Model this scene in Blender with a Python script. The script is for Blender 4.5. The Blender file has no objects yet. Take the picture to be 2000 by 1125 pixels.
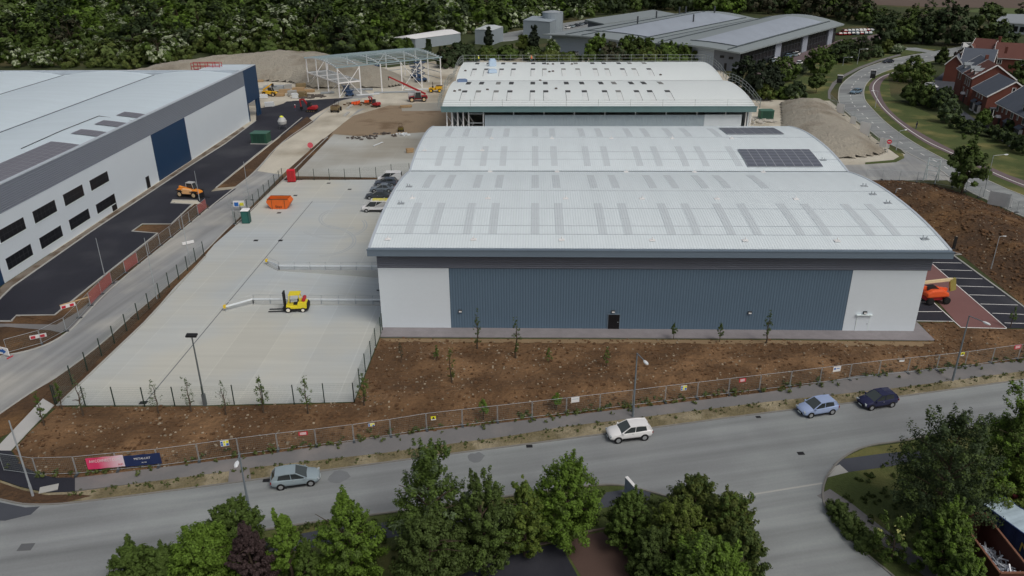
import bpy, math, random
import numpy as np
from math import radians, sin, cos, pi, atan2, hypot, sqrt
from mathutils import Vector, Matrix
random.seed(7)
SC = bpy.context.scene
COL = SC.collection
# ------------------------------------------------------------------ camera
F, PITCH, YAW, ROLL, H = 1535.47, 0.42411953, 0.03040807, -0.00687379, 45.0
def _axes():
    cp, sp = cos(PITCH), sin(PITCH)
    r = Vector((1, 0, 0)); f = Vector((0, cp, -sp)); u = Vector((0, sp, cp))
    r, u = cos(ROLL)*r + sin(ROLL)*u, -sin(ROLL)*r + cos(ROLL)*u
    R = Matrix.Rotation(YAW, 3, 'Z')
    return R @ r, R @ u, R @ f
RR, UU, FF = _axes()
CAM = Vector((0, 0, H))
cd = bpy.data.cameras.new('camera'); co = bpy.data.objects.new('camera', cd); COL.objects.link(co)
m = Matrix((RR, UU, -FF)).transposed().to_4x4(); m.translation = CAM
co.matrix_world = m
cd.sensor_width = 36.0; cd.lens = 36.0*F/2000.0; cd.clip_start = 1.0; cd.clip_end = 4000.0
SC.camera = co
# ------------------------------------------------------------------ light
SUN_EL, SUN_AZ = radians(52), radians(138)     # azimuth measured clockwise from +Y
w = bpy.data.worlds.new('World'); SC.world = w; w.use_nodes = True
nt = w.node_tree; nt.nodes.clear()
sky = nt.nodes.new('ShaderNodeTexSky'); sky.sky_type = 'NISHITA'; sky.sun_disc = False
sky.sun_elevation = SUN_EL; sky.sun_rotation = SUN_AZ; sky.air_density = 1.0; sky.dust_density = 6.0; sky.ozone_density = 1.0
bg = nt.nodes.new('ShaderNodeBackground'); bg.inputs['Strength'].default_value = 0.08
wo = nt.nodes.new('ShaderNodeOutputWorld')
hs = nt.nodes.new('ShaderNodeHueSaturation'); hs.inputs['Saturation'].default_value = .5
nt.links.new(sky.outputs[0], hs.inputs['Color']); nt.links.new(hs.outputs[0], bg.inputs[0]); nt.links.new(bg.outputs[0], wo.inputs[0])
sd = bpy.data.lights.new('sun', 'SUN'); sd.energy = 1.0; sd.angle = radians(24); sd.color = (1, .96, .9)
so = bpy.data.objects.new('sun', sd); COL.objects.link(so)
sdir = Vector((sin(SUN_AZ)*cos(SUN_EL), cos(SUN_AZ)*cos(SUN_EL), sin(SUN_EL)))
so.rotation_euler = sdir.to_track_quat('Z', 'Y').to_euler(); so.location = (0, 0, 120)
SC.view_settings.view_transform = 'Standard'; SC.view_settings.look = 'None'
SC.view_settings.exposure = -0.2; SC.view_settings.gamma = 1.0
SC.render.engine = 'CYCLES'
SC.cycles.max_bounces = 5; SC.cycles.diffuse_bounces = 3; SC.cycles.transparent_max_bounces = 6
# ------------------------------------------------------------------ helpers
def ray(px, py): return FF*F + RR*(px-1000) - UU*(py-562.5)
def at(px, py, z=0.0):
    d = ray(px, py); return CAM + d*((z-H)/d.z)
def aty(px, py, y):
    d = ray(px, py); return CAM + d*(y/d.y)
def atx(px, py, x):
    d = ray(px, py); return CAM + d*(x/d.x)
def htop(bx, by, tx, ty):
    """height of something standing at base pixel whose top shows at the second pixel"""
    g = at(bx, by); return max(.3, aty(tx, ty, g.y).z)
def proj(p):
    v = Vector(p)-CAM; k = F/v.dot(FF); return 1000+v.dot(RR)*k, 562.5-v.dot(UU)*k
def P2(pts, z=0.0): return [tuple(at(x, y, z)) for x, y in pts]

def lin(c): c /= 255.0; return c/12.92 if c <= .04045 else ((c+.055)/1.055)**2.4
def D(r, g, b, k=.66): return tuple(min(.9, lin(x)/k) for x in (r, g, b))
MATS = {}
def M(name, col, rough=.8, var=.12, sc=.6, sc2=6.0, bump=0.0, bsc=25.0, metal=0.0, rib=None, col2=None, c2sc=.15, c2lo=.5, c2hi=.6, c2amt=1.0, isl=0.0, spec=.4, obj=False, streak=None):
    if name in MATS: return MATS[name]
    mt = bpy.data.materials.new(name); mt.use_nodes = True; MATS[name] = mt
    n = mt.node_tree.nodes; l = mt.node_tree.links
    b = n['Principled BSDF']; b.inputs['Roughness'].default_value = rough; b.inputs['Metallic'].default_value = metal
    b.inputs['Specular IOR Level'].default_value = spec
    geo = n.new('ShaderNodeNewGeometry'); tc = n.new('ShaderNodeTexCoord')
    vec = tc.outputs['Object'] if obj else geo.outputs['Position']
    def noise(scale, detail=4, v=None):
        t = n.new('ShaderNodeTexNoise'); t.inputs['Scale'].default_value = scale; t.inputs['Detail'].default_value = detail
        l.new(v or vec, t.inputs['Vector']); return t.outputs['Fac']
    def math_(op, a, bb):
        t = n.new('ShaderNodeMath'); t.operation = op
        for i, x in enumerate((a, bb)):
            if isinstance(x, (int, float)): t.inputs[i].default_value = x
            else: l.new(x, t.inputs[i])
        return t.outputs[0]
    def mix(fac, a, bb, mode='MIX'):
        t = n.new('ShaderNodeMix'); t.data_type = 'RGBA'; t.blend_type = mode
        if isinstance(fac, (int, float)): t.inputs[0].default_value = fac
        else: l.new(fac, t.inputs[0])
        for i, x in ((6, a), (7, bb)):
            if isinstance(x, tuple): t.inputs[i].default_value = (*x[:3], 1)
            else: l.new(x, t.inputs[i])
        return t.outputs[2]
    c = tuple(col)
    if col2:
        mr = n.new('ShaderNodeMapRange'); mr.inputs[1].default_value = c2lo; mr.inputs[2].default_value = c2hi; mr.inputs[4].default_value = c2amt
        l.new(noise(c2sc, 6), mr.inputs[0]); c = mix(mr.outputs[0], c, tuple(col2))
    f = math_('ADD', math_('MULTIPLY', noise(sc), .6), math_('MULTIPLY', noise(sc2, 2), .4))
    f = math_('ADD', math_('MULTIPLY', math_('SUBTRACT', f, .5), 4*var), 1.0)
    if streak:
        mp = n.new('ShaderNodeMapping'); mp.vector_type = 'TEXTURE'; mp.inputs['Scale'].default_value = tuple(1/q for q in streak[0]); mp.inputs['Rotation'].default_value = (0,0,streak[2] if len(streak) > 2 else 0); l.new(vec, mp.inputs[0])
        s = noise(1.0, 4, mp.outputs[0]); f = math_('MULTIPLY', f, math_('ADD', math_('MULTIPLY', math_('SUBTRACT', s, .5), 4*streak[1]), 1.0))
    if isl:
        f = math_('MULTIPLY', f, math_('ADD', math_('MULTIPLY', math_('SUBTRACT', geo.outputs['Random Per Island'], .5), 2*isl), 1.0))
    cb = n.new('ShaderNodeCombineColor')
    for i in range(3): l.new(f, cb.inputs[i])
    c = mix(1.0, c, cb.outputs[0], 'MULTIPLY'); l.new(c, b.inputs['Base Color'])
    h = None
    if bump: h = math_('MULTIPLY', noise(bsc, 5), bump)
    if rib:
        sx = n.new('ShaderNodeSeparateXYZ'); l.new(vec, sx.inputs[0])
        s = math_('SINE', math_('MULTIPLY', sx.outputs['XYZ'.index(rib[0])], 2*pi/rib[1]), 0.0)
        s = math_('MULTIPLY', s, rib[2]); h = s if h is None else math_('ADD', h, s)
    if h is not None:
        bp = n.new('ShaderNodeBump'); bp.inputs['Strength'].default_value = 1.0; bp.inputs['Distance'].default_value = 1.0
        l.new(h, bp.inputs['Height']); l.new(bp.outputs[0], b.inputs['Normal'])
    return mt

def ancestors_loc(o):
    v = Vector((0, 0, 0))
    while o: v += o.location; o = o.parent
    return v
class MB:
    def __init__(s): s.v = []; s.f = []; s.mi = []
    def add(s, vs, fs, mi=0):
        o = len(s.v); s.v += [tuple(x) for x in vs]; s.f += [tuple(i+o for i in f) for f in fs]; s.mi += [mi]*len(fs); return s
    def box(s, x0, x1, y0, y1, z0, z1, mi=0, tap=0.0):
        t = tap
        return s.add([(x0,y0,z0),(x1,y0,z0),(x1,y1,z0),(x0,y1,z0),(x0+t,y0+t,z1),(x1-t,y0+t,z1),(x1-t,y1-t,z1),(x0+t,y1-t,z1)],
                     [(0,3,2,1),(4,5,6,7),(0,1,5,4),(1,2,6,5),(2,3,7,6),(3,0,4,7)], mi)
    def obox(s, c, size, rz=0.0, ry=0.0, rx=0.0, mi=0):
        R = Matrix.Rotation(rz,3,'Z') @ Matrix.Rotation(ry,3,'Y') @ Matrix.Rotation(rx,3,'X'); c = Vector(c)
        vs = [c + R @ Vector((sx*size[0]/2, sy*size[1]/2, sz*size[2]/2)) for sz in (-1,1) for sx, sy in ((-1,-1),(1,-1),(1,1),(-1,1))]
        return s.add(vs, [(0,3,2,1),(4,5,6,7),(0,1,5,4),(1,2,6,5),(2,3,7,6),(3,0,4,7)], mi)
    def bar(s, p, q, r, n=6, mi=0, r2=None, cap=True):
        p, q = Vector(p), Vector(q); d = (q-p)
        if d.length < 1e-6: return s
        d.normalize(); a = d.orthogonal().normalized(); b = d.cross(a); r2 = r if r2 is None else r2
        vs = [p+(a*cos(2*pi*i/n)+b*sin(2*pi*i/n))*r for i in range(n)]+[q+(a*cos(2*pi*i/n)+b*sin(2*pi*i/n))*r2 for i in range(n)]
        fs = [(i,(i+1)%n,n+(i+1)%n,n+i) for i in range(n)]
        if cap: fs += [tuple(range(n-1,-1,-1)), tuple(range(n,2*n))]
        return s.add(vs, fs, mi)
    def beam(s, p, q, w, h, mi=0):
        p, q = Vector(p), Vector(q); d = (q-p).normalized()
        a = Vector((0,0,1)).cross(d); a = Vector((1,0,0)) if a.length < 1e-4 else a.normalized(); b = d.cross(a)
        vs = [x+a*sx*w/2+b*sy*h/2 for x in (p, q) for sx, sy in ((-1,-1),(1,-1),(1,1),(-1,1))]
        return s.add(vs, [(0,3,2,1),(4,5,6,7),(0,1,5,4),(1,2,6,5),(2,3,7,6),(3,0,4,7)], mi)
    def tube(s, pts, r, n=6, mi=0):
        for a, b in zip(pts[:-1], pts[1:]): s.bar(a, b, r, n, mi)
        return s
    def prism(s, pts, z0, z1, mi=0, mside=None):
        n = len(pts); vs = [(p[0],p[1],z0) for p in pts]+[(p[0],p[1],z1) for p in pts]
        ar = sum(pts[i][0]*pts[(i+1)%n][1]-pts[(i+1)%n][0]*pts[i][1] for i in range(n))
        if ar < 0: vs = vs[:n][::-1]+vs[n:][::-1]
        s.add(vs, [tuple(range(n,2*n))], mi); o = len(s.v)-2*n
        fs = [tuple(range(n-1,-1,-1))]+[(i,(i+1)%n,n+(i+1)%n,n+i) for i in range(n)]
        s.f += [tuple(i+o for i in f) for f in fs]; s.mi += [mi if mside is None else mside]*len(fs); return s
    def xprism(s, prof, y0, y1, mi=0):      # profile in x,z extruded along y
        n = len(prof); vs = [(x,y0,z) for x,z in prof]+[(x,y1,z) for x,z in prof]
        return s.add(vs, [tuple(range(n)), tuple(range(2*n-1,n-1,-1))]+[(i,n+i,n+(i+1)%n,(i+1)%n) for i in range(n)], mi)
    def sheet(s, pts, mi=0):
        n = len(pts); ar = sum(pts[i][0]*pts[(i+1)%n][1]-pts[(i+1)%n][0]*pts[i][1] for i in range(n))
        return s.add(pts if ar > 0 else pts[::-1], [tuple(range(n))], mi)
    def strip(s, L, R, mi=0):
        n = min(len(L), len(R)); return s.add(list(L[:n])+list(R[:n]), [(i,n+i,n+i+1,i+1) for i in range(n-1)], mi)
    def loft(s, rings, mi=0, caps=True):
        n = len(rings[0]); vs = [p for r in rings for p in r]
        fs = [(j*n+i, j*n+(i+1)%n, (j+1)*n+(i+1)%n, (j+1)*n+i) for j in range(len(rings)-1) for i in range(n)]
        if caps: fs += [tuple(range(n-1,-1,-1)), tuple((len(rings)-1)*n+i for i in range(n))]
        return s.add(vs, fs, mi)
    def wheel(s, c, r, wd, ax='y', n=14, mi=0, mh=None):
        c = Vector(c); d = Vector((0,1,0)) if ax == 'y' else Vector((1,0,0)); s.bar(c-d*wd/2, c+d*wd/2, r, n, mi); return s
    def mesh(s, name, mats, smooth=False):
        me = bpy.data.meshes.new(name); me.from_pydata(s.v, [], s.f)
        for x in (mats if isinstance(mats, (list, tuple)) else [mats]): me.materials.append(x)
        if len(me.materials) > 1: me.polygons.foreach_set('material_index', s.mi)
        if smooth:
            me.polygons.foreach_set('use_smooth', [True]*len(me.polygons))
            try: me.set_sharp_from_angle(angle=radians(35))
            except Exception: pass
        me.update(); return me
    def build(s, name, mats, parent=None, smooth=False, world=False, loc=None):
        o = bpy.data.objects.new(name, s.mesh(name, mats, smooth)); COL.objects.link(o)
        if parent:
            o.parent = parent
            if world:
                off = ancestors_loc(parent); o.data.transform(Matrix.Translation(-off))
        elif loc is not None: o.location = loc
        return o
def tag(o, label, cat, group=None, kind=None):
    if label: o['label'] = label
    if cat: o['category'] = cat
    if group: o['group'] = group
    if kind: o['kind'] = kind
    return o
def thing(name, label, cat, loc=(0,0,0), rz=0.0, group=None):
    o = bpy.data.objects.new(name, None); COL.objects.link(o); o.location = loc; o.rotation_euler = (0,0,rz); o.empty_display_size = .5
    return tag(o, label, cat, group)
def struct(name, mb, mats, smooth=False):
    o = mb.build(name, mats, smooth=smooth); o['kind'] = 'structure'; return o
def dup(root, loc, rz=0.0, label=None, group=None, scale=None):
    r = root.copy(); COL.objects.link(r); r.location = loc; r.rotation_euler = (0,0,rz)
    if label: r['label'] = label
    if group: r['group'] = group
    if scale: r.scale = scale
    for ch in list(root.children):
        c = ch.copy(); COL.objects.link(c); c.parent = r
        for g in list(ch.children):
            d = g.copy(); COL.objects.link(d); d.parent = c
    return r
ORD = ['first','second','third','fourth','fifth','sixth','seventh','eighth','ninth','tenth','eleventh','twelfth','thirteenth','fourteenth','fifteenth','sixteenth','seventeenth','eighteenth','nineteenth','twentieth','twenty-first','twenty-second','twenty-third','twenty-fourth','twenty-fifth','twenty-sixth','twenty-seventh','twenty-eighth','twenty-ninth','thirtieth']
def resample(pts, n):
    pts = [Vector(p) for p in pts]; L = [0]
    for a, b in zip(pts[:-1], pts[1:]): L.append(L[-1]+(b-a).length)
    out = []
    for i in range(n):
        t = L[-1]*i/(n-1); j = 0
        while j < len(L)-2 and L[j+1] < t: j += 1
        k = (t-L[j])/max(1e-9, L[j+1]-L[j]); out.append(tuple(pts[j].lerp(pts[j+1], min(1,k))))
    return out
def smooth_line(pts, it=2):
    for _ in range(it):
        q = [pts[0]]
        for a, b in zip(pts[:-1], pts[1:]):
            q.append(tuple(.75*x+.25*y for x, y in zip(a, b))); q.append(tuple(.25*x+.75*y for x, y in zip(a, b)))
        q.append(pts[-1]); pts = q
    return pts
def ribbon(mb, pts, wd, z0, z1, mi=0):          # kerb-like strip along a line: real step
    n = len(pts); A = []; B = []
    for i in range(n):
        a = Vector(pts[max(0,i-1)]); b = Vector(pts[min(n-1,i+1)]); d = (b-a); d.z = 0; d.normalize(); nn = Vector((-d.y, d.x, 0))*wd/2
        p = Vector(pts[i]); A.append((p.x+nn.x, p.y+nn.y)); B.append((p.x-nn.x, p.y-nn.y))
    vs = [(x,y,z0) for x,y in A]+[(x,y,z1) for x,y in A]+[(x,y,z1) for x,y in B]+[(x,y,z0) for x,y in B]
    fs = [(k*n+i, k*n+i+1, (k+1)*n+i+1, (k+1)*n+i) for k in range(3) for i in range(n-1)]
    fs += [(0,n,2*n,3*n), (n-1,4*n-1,3*n-1,2*n-1)]
    return mb.add(vs, [f[::-1] for f in fs], mi)
def inpoly(x, y, P):
    c = False; n = len(P); j = n-1
    for i in range(n):
        if (P[i][1] > y) != (P[j][1] > y) and x < (P[j][0]-P[i][0])*(y-P[i][1])/(P[j][1]-P[i][1])+P[i][0]: c = not c
        j = i
    return c
def polydist(x, y, P):
    best = 1e9; n = len(P)
    for i in range(n):
        ax, ay = P[i][:2]; bx, by = P[(i+1)%n][:2]; dx, dy = bx-ax, by-ay; q = dx*dx+dy*dy
        t = 0 if q == 0 else max(0, min(1, ((x-ax)*dx+(y-ay)*dy)/q)); best = min(best, hypot(x-ax-t*dx, y-ay-t*dy))
    return best
from mathutils import noise as NZ
def heightfield(poly, step, hf, drop=.06):
    """grid over a ground polygon; hf(x,y,d) gives the height, d the distance to the outline"""
    xs = [p[0] for p in poly]; ys = [p[1] for p in poly]; x0, y0 = min(xs), min(ys)
    nx = int((max(xs)-x0)/step)+2; ny = int((max(ys)-y0)/step)+2; idx = {}; mb = MB()
    for j in range(ny):
        for i in range(nx):
            x, y = x0+i*step, y0+j*step
            if inpoly(x, y, poly):
                d = polydist(x, y, poly); idx[i,j] = len(mb.v); mb.v.append((x, y, hf(x, y, d)-drop*(d < step)))
    for j in range(ny-1):
        for i in range(nx-1):
            k = [(i,j),(i+1,j),(i+1,j+1),(i,j+1)]
            if all(t in idx for t in k): mb.f.append(tuple(idx[t] for t in k)); mb.mi.append(0)
    return mb
# ------------------------------------------------------------------ materials
m_grass = M('scrub_grass', D(50,58,30), .95, .3, .08, 1.2, col2=D(74,70,44), c2sc=.03, c2lo=.5, c2hi=.62, bump=.15, bsc=3)
m_verge = M('verge_grass', D(64,74,38), .95, .25, .25, 3.0, col2=D(104,100,60), c2sc=.12, c2lo=.5, c2hi=.68, bump=.08, bsc=6)
m_conc = None
m_road = M('worn_asphalt', D(116,119,120), .85, .1, .12, 5.0, col2=D(124,128,128), c2sc=.06, c2lo=.45, c2hi=.6, bump=.02, bsc=40, streak=((.03,.55,1), .26, .24))
m_siteroad = M('dusty_asphalt', D(126,128,129), .9, .08, .1, 6.0, col2=D(150,149,144), c2sc=.09, c2lo=.46, c2hi=.66, streak=((.6,.03,1), .24, -.16))
m_newtar = M('fresh_tarmac', D(36,37,45), .75, .14, .15, 8.0, col2=D(56,57,62), c2sc=.1, c2lo=.5, c2hi=.75, streak=((.35,.08,1), .12), bump=.02, bsc=30)
m_tar2 = M('footway_tarmac', D(62,65,72), .85, .12, .5, 8.0)
m_pave = M('footway_asphalt', D(103,102,102), .9, .1, .3, 6.0, col2=D(116,112,110), c2sc=.25, c2lo=.5, c2hi=.7)
m_soil = M('brown_soil', D(84,63,43), .97, .3, .35, 5.0, col2=D(114,88,62), c2sc=.16, c2lo=.44, c2hi=.66, bump=.35, bsc=2.2)
m_soil2 = M('dark_soil', D(70,53,38), .97, .3, .5, 4.0, col2=D(104,78,50), c2sc=.1, c2lo=.5, c2hi=.72, bump=.4, bsc=2.0)
m_chalk = M('chalk_ground', D(172,167,154), .95, .12, .07, 2.0, col2=D(136,128,112), c2sc=.05, c2lo=.48, c2hi=.66, bump=.1, bsc=3, streak=((.3,.1,1),.1))
m_chalkheap = M('chalk_spoil', D(138,133,122), .97, .16, .1, 2.5, col2=D(110,103,91), c2sc=.1, c2lo=.5, c2hi=.7, bump=.5, bsc=1.5)
m_sub = M('brown_subbase', D(126,111,92), .95, .16, .12, 2.5, col2=D(98,82,64), c2sc=.12, c2lo=.5, c2hi=.65, bump=.1, bsc=3)
m_kerb = M('kerb_concrete', D(150,150,146), .85, .1, .6, 6.0)
m_gravel = M('gravel_strip', D(112,104,94), .95, .2, .7, 9.0, col2=D(86,74,62), c2sc=.3, bump=.1, bsc=15)
m_dryverge = M('dry_verge', D(104,96,72), .95, .28, .5, 4.0, col2=D(134,125,103), c2sc=.3, c2lo=.47, c2hi=.6, bump=.2, bsc=5)
m_redpave = M('red_block_paving', D(106,76,74), .85, .1, .4, 9.0)
m_brownpave = M('brown_block_paving', D(76,60,54), .85, .12, .5, 9.0)
m_mark = M('white_road_paint', D(196,196,194), .8, .1, .5)
m_cycle = M('cycle_path_asphalt', D(96,84,86), .9, .08, .2, 5.0)
m_white = M('white_panel', D(186,196,205,.62), .55, .03, .3, 4.0)
m_metal = M('galvanised_steel', D(150,156,160), .5, .12, 1.0, metal=.3)
m_dmetal = M('dark_steel', D(60,64,68), .6, .1)
m_black = M('black_rubber', D(24,24,26,.8), .8, .1)
m_glass = M('dark_glass', (.012,.014,.018), .28, .1, spec=.4)
m_green = M('green_powder_steel', D(32,48,40,.7), .6, .1)

def concrete(name, base, warm, bay=(5.2,6.0)):
    mt = M(name, base, .9, .045, .1, 7.0, col2=warm, c2sc=.045, c2lo=.4, c2hi=.6, streak=((.05,1.3,1), .06))
    n, l = mt.node_tree.nodes, mt.node_tree.links; b = n['Principled BSDF']
    src = b.inputs['Base Color'].links[0].from_socket
    g = n.new('ShaderNodeNewGeometry'); br = n.new('ShaderNodeTexBrick'); br.offset = 0; br.squash = 1
    br.inputs['Scale'].default_value = 1; br.inputs['Brick Width'].default_value = bay[0]; br.inputs['Row Height'].default_value = bay[1]*4
    br.inputs['Mortar Size'].default_value = .1; br.inputs['Mortar Smooth'].default_value = .6; br.inputs['Color1'].default_value = (.96,.96,.96,1); br.inputs['Color2'].default_value = (1.02,1.02,1.02,1); br.inputs['Mortar'].default_value = (1.06,1.06,1.06,1)
    l.new(g.outputs['Position'], br.inputs['Vector'])
    mx = n.new('ShaderNodeMix'); mx.data_type = 'RGBA'; mx.blend_type = 'MULTIPLY'; mx.inputs[0].default_value = 1
    l.new(src, mx.inputs[6]); l.new(br.outputs['Color'], mx.inputs[7]); l.new(mx.outputs[2], b.inputs['Base Color']); return mt
m_yard = concrete('yard_concrete', D(158,164,166), D(168,168,160))
m_yard2 = concrete('new_slab_concrete', D(158,160,156), D(138,135,126))

# ------------------------------------------------------------------ ground and setting
def clip(P, ax, val, keep_less):
    out = []; n = len(P)
    ins = (lambda p: p[ax] <= val) if keep_less else (lambda p: p[ax] >= val)
    for i in range(n):
        a, b = P[i], P[(i+1)%n]
        if ins(a): out.append(a)
        if ins(a) != ins(b):
            t = (val-a[ax])/(b[ax]-a[ax]); out.append(tuple(x+(y-x)*t for x, y in zip(a, b)))
    return out
RX0, RX1, RY0, RY1 = -37.6, -18.9, 93.9, 105.2          # sunken loading ramp
def around_ramp(mb, P, z):
    P = [(p[0], p[1], z) for p in P]
    for Q in (clip(P,1,RY0,True), clip(P,1,RY1,False), clip(clip(clip(P,1,RY0,False),1,RY1,True),0,RX0,True), clip(clip(clip(P,1,RY0,False),1,RY1,True),0,RX1,False)):
        if len(Q) > 2: mb.sheet(Q)
g = MB(); around_ramp(g, [(-1600,-100),(1600,-100),(1600,2600),(-1600,2600)], 0.0); struct('ground', g, m_grass)
def sheet(name, px, z, mat_): return struct(name, MB().sheet(P2(px, z)), mat_)
def slab(name, px, z1, mat_, z0=0.0): return struct(name, MB().prism(P2(px), z0, z1), mat_)
# construction ground
sheet('construction_ground', [(-400,150),(270,136),(480,128),(600,124),(760,132),(900,112),(1380,118),(1480,190),(1620,196),(1735,290),(1850,330),(1850,352),(1690,352),(800,352),(560,352),(430,420),(340,395),(-400,700)], .004, m_chalk)
sheet('brown_subbase', [(690,226),(760,206),(862,206),(905,206),(905,275),(640,272),(655,252)], .012, m_sub)
sheet('near_soil', [(-300,640),(20,600),(120,600),(120,700),(-300,830)], .006, m_soil2)
sheet('margin_soil', [(-120,905),(15,848),(84,800),(125,795),(200,742),(300,650),(370,570),(440,500),(500,440),(590,352),(660,260),(650,250),(545,345),(448,430),(390,490),(300,575),(205,655),(95,738),(0,800),(-120,880)], .008, m_soil2)
sheet('north_concrete_yard', [(572,345),(652,262),(700,266),(835,258),(905,258),(905,349),(745,349)], .016, m_yard2)
sheet('concrete_slab', [(783,203),(862,200),(900,200),(905,216),(785,217)], .02, m_yard2)
# site road
SRL = smooth_line([(-500,860),(-60,715),(0,696),(50,688),(100,671),(140,645),(162,620),(220,560),(350,455),(410,405),(460,366),(500,335),(545,281),(612,236),(660,198),(700,168)])
SRR = smooth_line([(-500,1060),(-60,850),(0,808),(67,762),(100,744),(160,702),(215,657),(252,622),(310,575),(392,500),(450,440),(500,395),(552,352),(630,272),(668,238),(740,196)])
a = resample(P2(SRL,.02), 70); b = resample(P2(SRR,.02), 70)
struct('site_road', MB().strip(a, b), m_siteroad)
k = MB(); ribbon(k, P2(SRL[2:-6]), .25, 0, .1); struct('site_road_kerb', k, m_kerb)
sheet('haul_road', [(502,334),(546,283),(612,239),(640,212),(668,196),(720,190),(800,186),(862,184),(862,200),(780,203),(730,208),(700,214),(664,246),(628,275),(556,342)], .025, m_chalk)
k = MB(); ribbon(k, P2(SRR[2:-10]), .2, 0, .06); struct('site_road_edging', k, m_kerb)
# unit yard with fresh tarmac
TP = [(-300,760),(-120,645),(25,560),(175,455),(375,322),(440,281),(500,236),(560,198),(612,196),(595,226),(543,268),(500,303),(422,366),(412,374),(462,368),(410,406),(385,392),(336,391),(333,397),(375,399),(335,437),(278,438),(258,452),(308,455),(175,560),(107,615),(32,617),(22,628),(-120,627),(-300,900)]
sheet('unit_tarmac_yard', TP, .028, m_newtar)
sheet('far_tarmac_yard', [(500,212),(537,207),(572,197),(612,195),(690,190),(660,198),(612,225),(560,262),(541,269),(500,240)], .026, m_newtar)
V = MB()
V.prism(P2([(40,618),(108,617),(178,562),(310,456),(262,451),(280,440),(335,439),(380,399),(405,400),(408,404),(350,452),(220,557),(130,640),(115,632)]), 0, .08)
V.prism(P2([(425,367),(503,304),(545,270),(600,228),(612,238),(548,281),(502,332),(462,364)]), 0, .08)
V.prism(P2([(-120,655),(10,640),(98,645),(100,668),(50,686),(0,694),(-60,712)]), 0, .08)
struct('planting_strip', V, m_soil2)
sheet('service_footway', [(-120,632),(20,632),(110,634),(150,610),(226,548),(235,548),(170,612),(143,640),(120,650),(98,645),(10,638),(-120,650)], .085, m_pave)
V = MB(); V.prism(P2([(-80,640),(8,556),(310,357),(474,248),(480,252),(440,279),(375,320),(175,453),(25,558),(-60,640)]), 0, .07); struct('gravel_margin', V, m_gravel)
k = MB()
for ln in ([(-60,642),(25,560),(175,455),(375,322),(440,281),(500,236)], [(22,628),(32,617),(107,616),(175,561),(308,456),(258,452),(278,438),(335,438),(376,399),(334,397),(337,391),(386,392)], [(422,367),(500,303),(543,269),(590,230)], [(-60,628),(22,628)]):
    ribbon(k, P2(ln), .25, 0, .12)
struct('unit_kerb', k, m_kerb)
# concrete service yard with its sunken loading ramp
YP = P2([(112,792),(400,792),(691,785),(746,646)])+[(-18.9,87.3),(-18.9,150.0)]+P2([(806,349),(737,351),(554,352),(500,403),(460,441),(418,478),(400,500),(342,560),(282,630),(140,765)])
g = MB(); around_ramp(g, YP, .024); struct('concrete_yard', g, m_yard)
RZ = -1.25
g = MB().sheet([(RX0,RY0,.02),(RX1,RY0,RZ),(RX1,RY1,RZ),(RX0,RY1,.02)]); struct('loading_ramp', g, m_yard)
g = MB()
for y0, y1 in ((RY0-.25,RY0),(RY1,RY1+.25)): g.box(RX0,RX1,y0,y1,RZ-.3,.14)
tl = at(522,518)
g.prism([(RX0,RY1),(RX0,RY1+.25),(tl.x,tl.y+.2),(tl.x-.1,tl.y)], 0, .13)
bl = at(441,609); g.prism([(RX0,RY0-.25),(RX0,RY0),(bl.x,bl.y+.2),(bl.x,bl.y-.05)], 0, .13)
struct('ramp_retaining_kerb', g, M('shuttered_concrete', D(138,140,138,.5), .9, .1, .4, 5.0))
rs_ = random.Random(4); k = MB()
for cx_, cy_, rx_, ry_, a0, a1 in ((650,440,62,24,-.4,2.6),(668,428,40,18,1.0,4.2),(610,470,80,30,-1.2,1.4),(640,412,95,16,3.2,5.6)):
    for off in (0, 5): ribbon(k, P2([(cx_+(rx_+off)*cos(a0+(a1-a0)*i/14), cy_+(ry_+off*.4)*sin(a0+(a1-a0)*i/14)) for i in range(15)]), rs_.uniform(.16,.26), .024, .0255+rs_.random()*.001)
struct('tyre_marks', k, M('tyre_mark_grey', D(152,157,158), .9, .12, .3))
dx = at(282,788).x; k = MB().box(dx-.06, dx+.06, 69.4, 138.0, .02, .03); struct('drain_channel', k, M('drain_grate', D(96,100,102), .7, .1))
# soil strips round the yard
V = MB()
V.prism(P2([(458,437),(462,440),(552,353),(640,270),(630,272),(548,345)]), 0, .1)
V.prism(P2([(254,622),(272,624),(345,557),(402,500),(398,497),(310,575)]), 0, .1)
V.prism(P2([(20,815),(100,748),(165,700),(215,660),(255,623),(268,625),(140,742),(95,765),(82,780),(15,845),(-60,900),(-120,900)]), 0, .06)
V.prism(P2([(556,351),(571,345),(745,348),(806,346),(806,349),(737,351)]), 0, .12)
struct('soil_margin', V, m_soil2)
k = MB(); ribbon(k, P2([(460,440),(552,353),(640,268)]), .2, 0, .13); ribbon(k, P2([(112,793),(282,631),(402,501)]), .25, 0, .12); struct('yard_kerb', k, m_kerb)
# footways near the yard corner
slab('concrete_path', [(84,779),(106,792),(61,838),(21,881),(-60,881),(-40,880),(0,868)], .05, M('pale_concrete', D(158,158,156), .9, .06))
slab('dark_footway', [(-150,880),(-60,880),(21,881),(45,912),(80,928),(110,934),(158,933),(147,961),(90,962),(40,951),(0,937),(-150,900)], .06, m_newtar)
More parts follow.
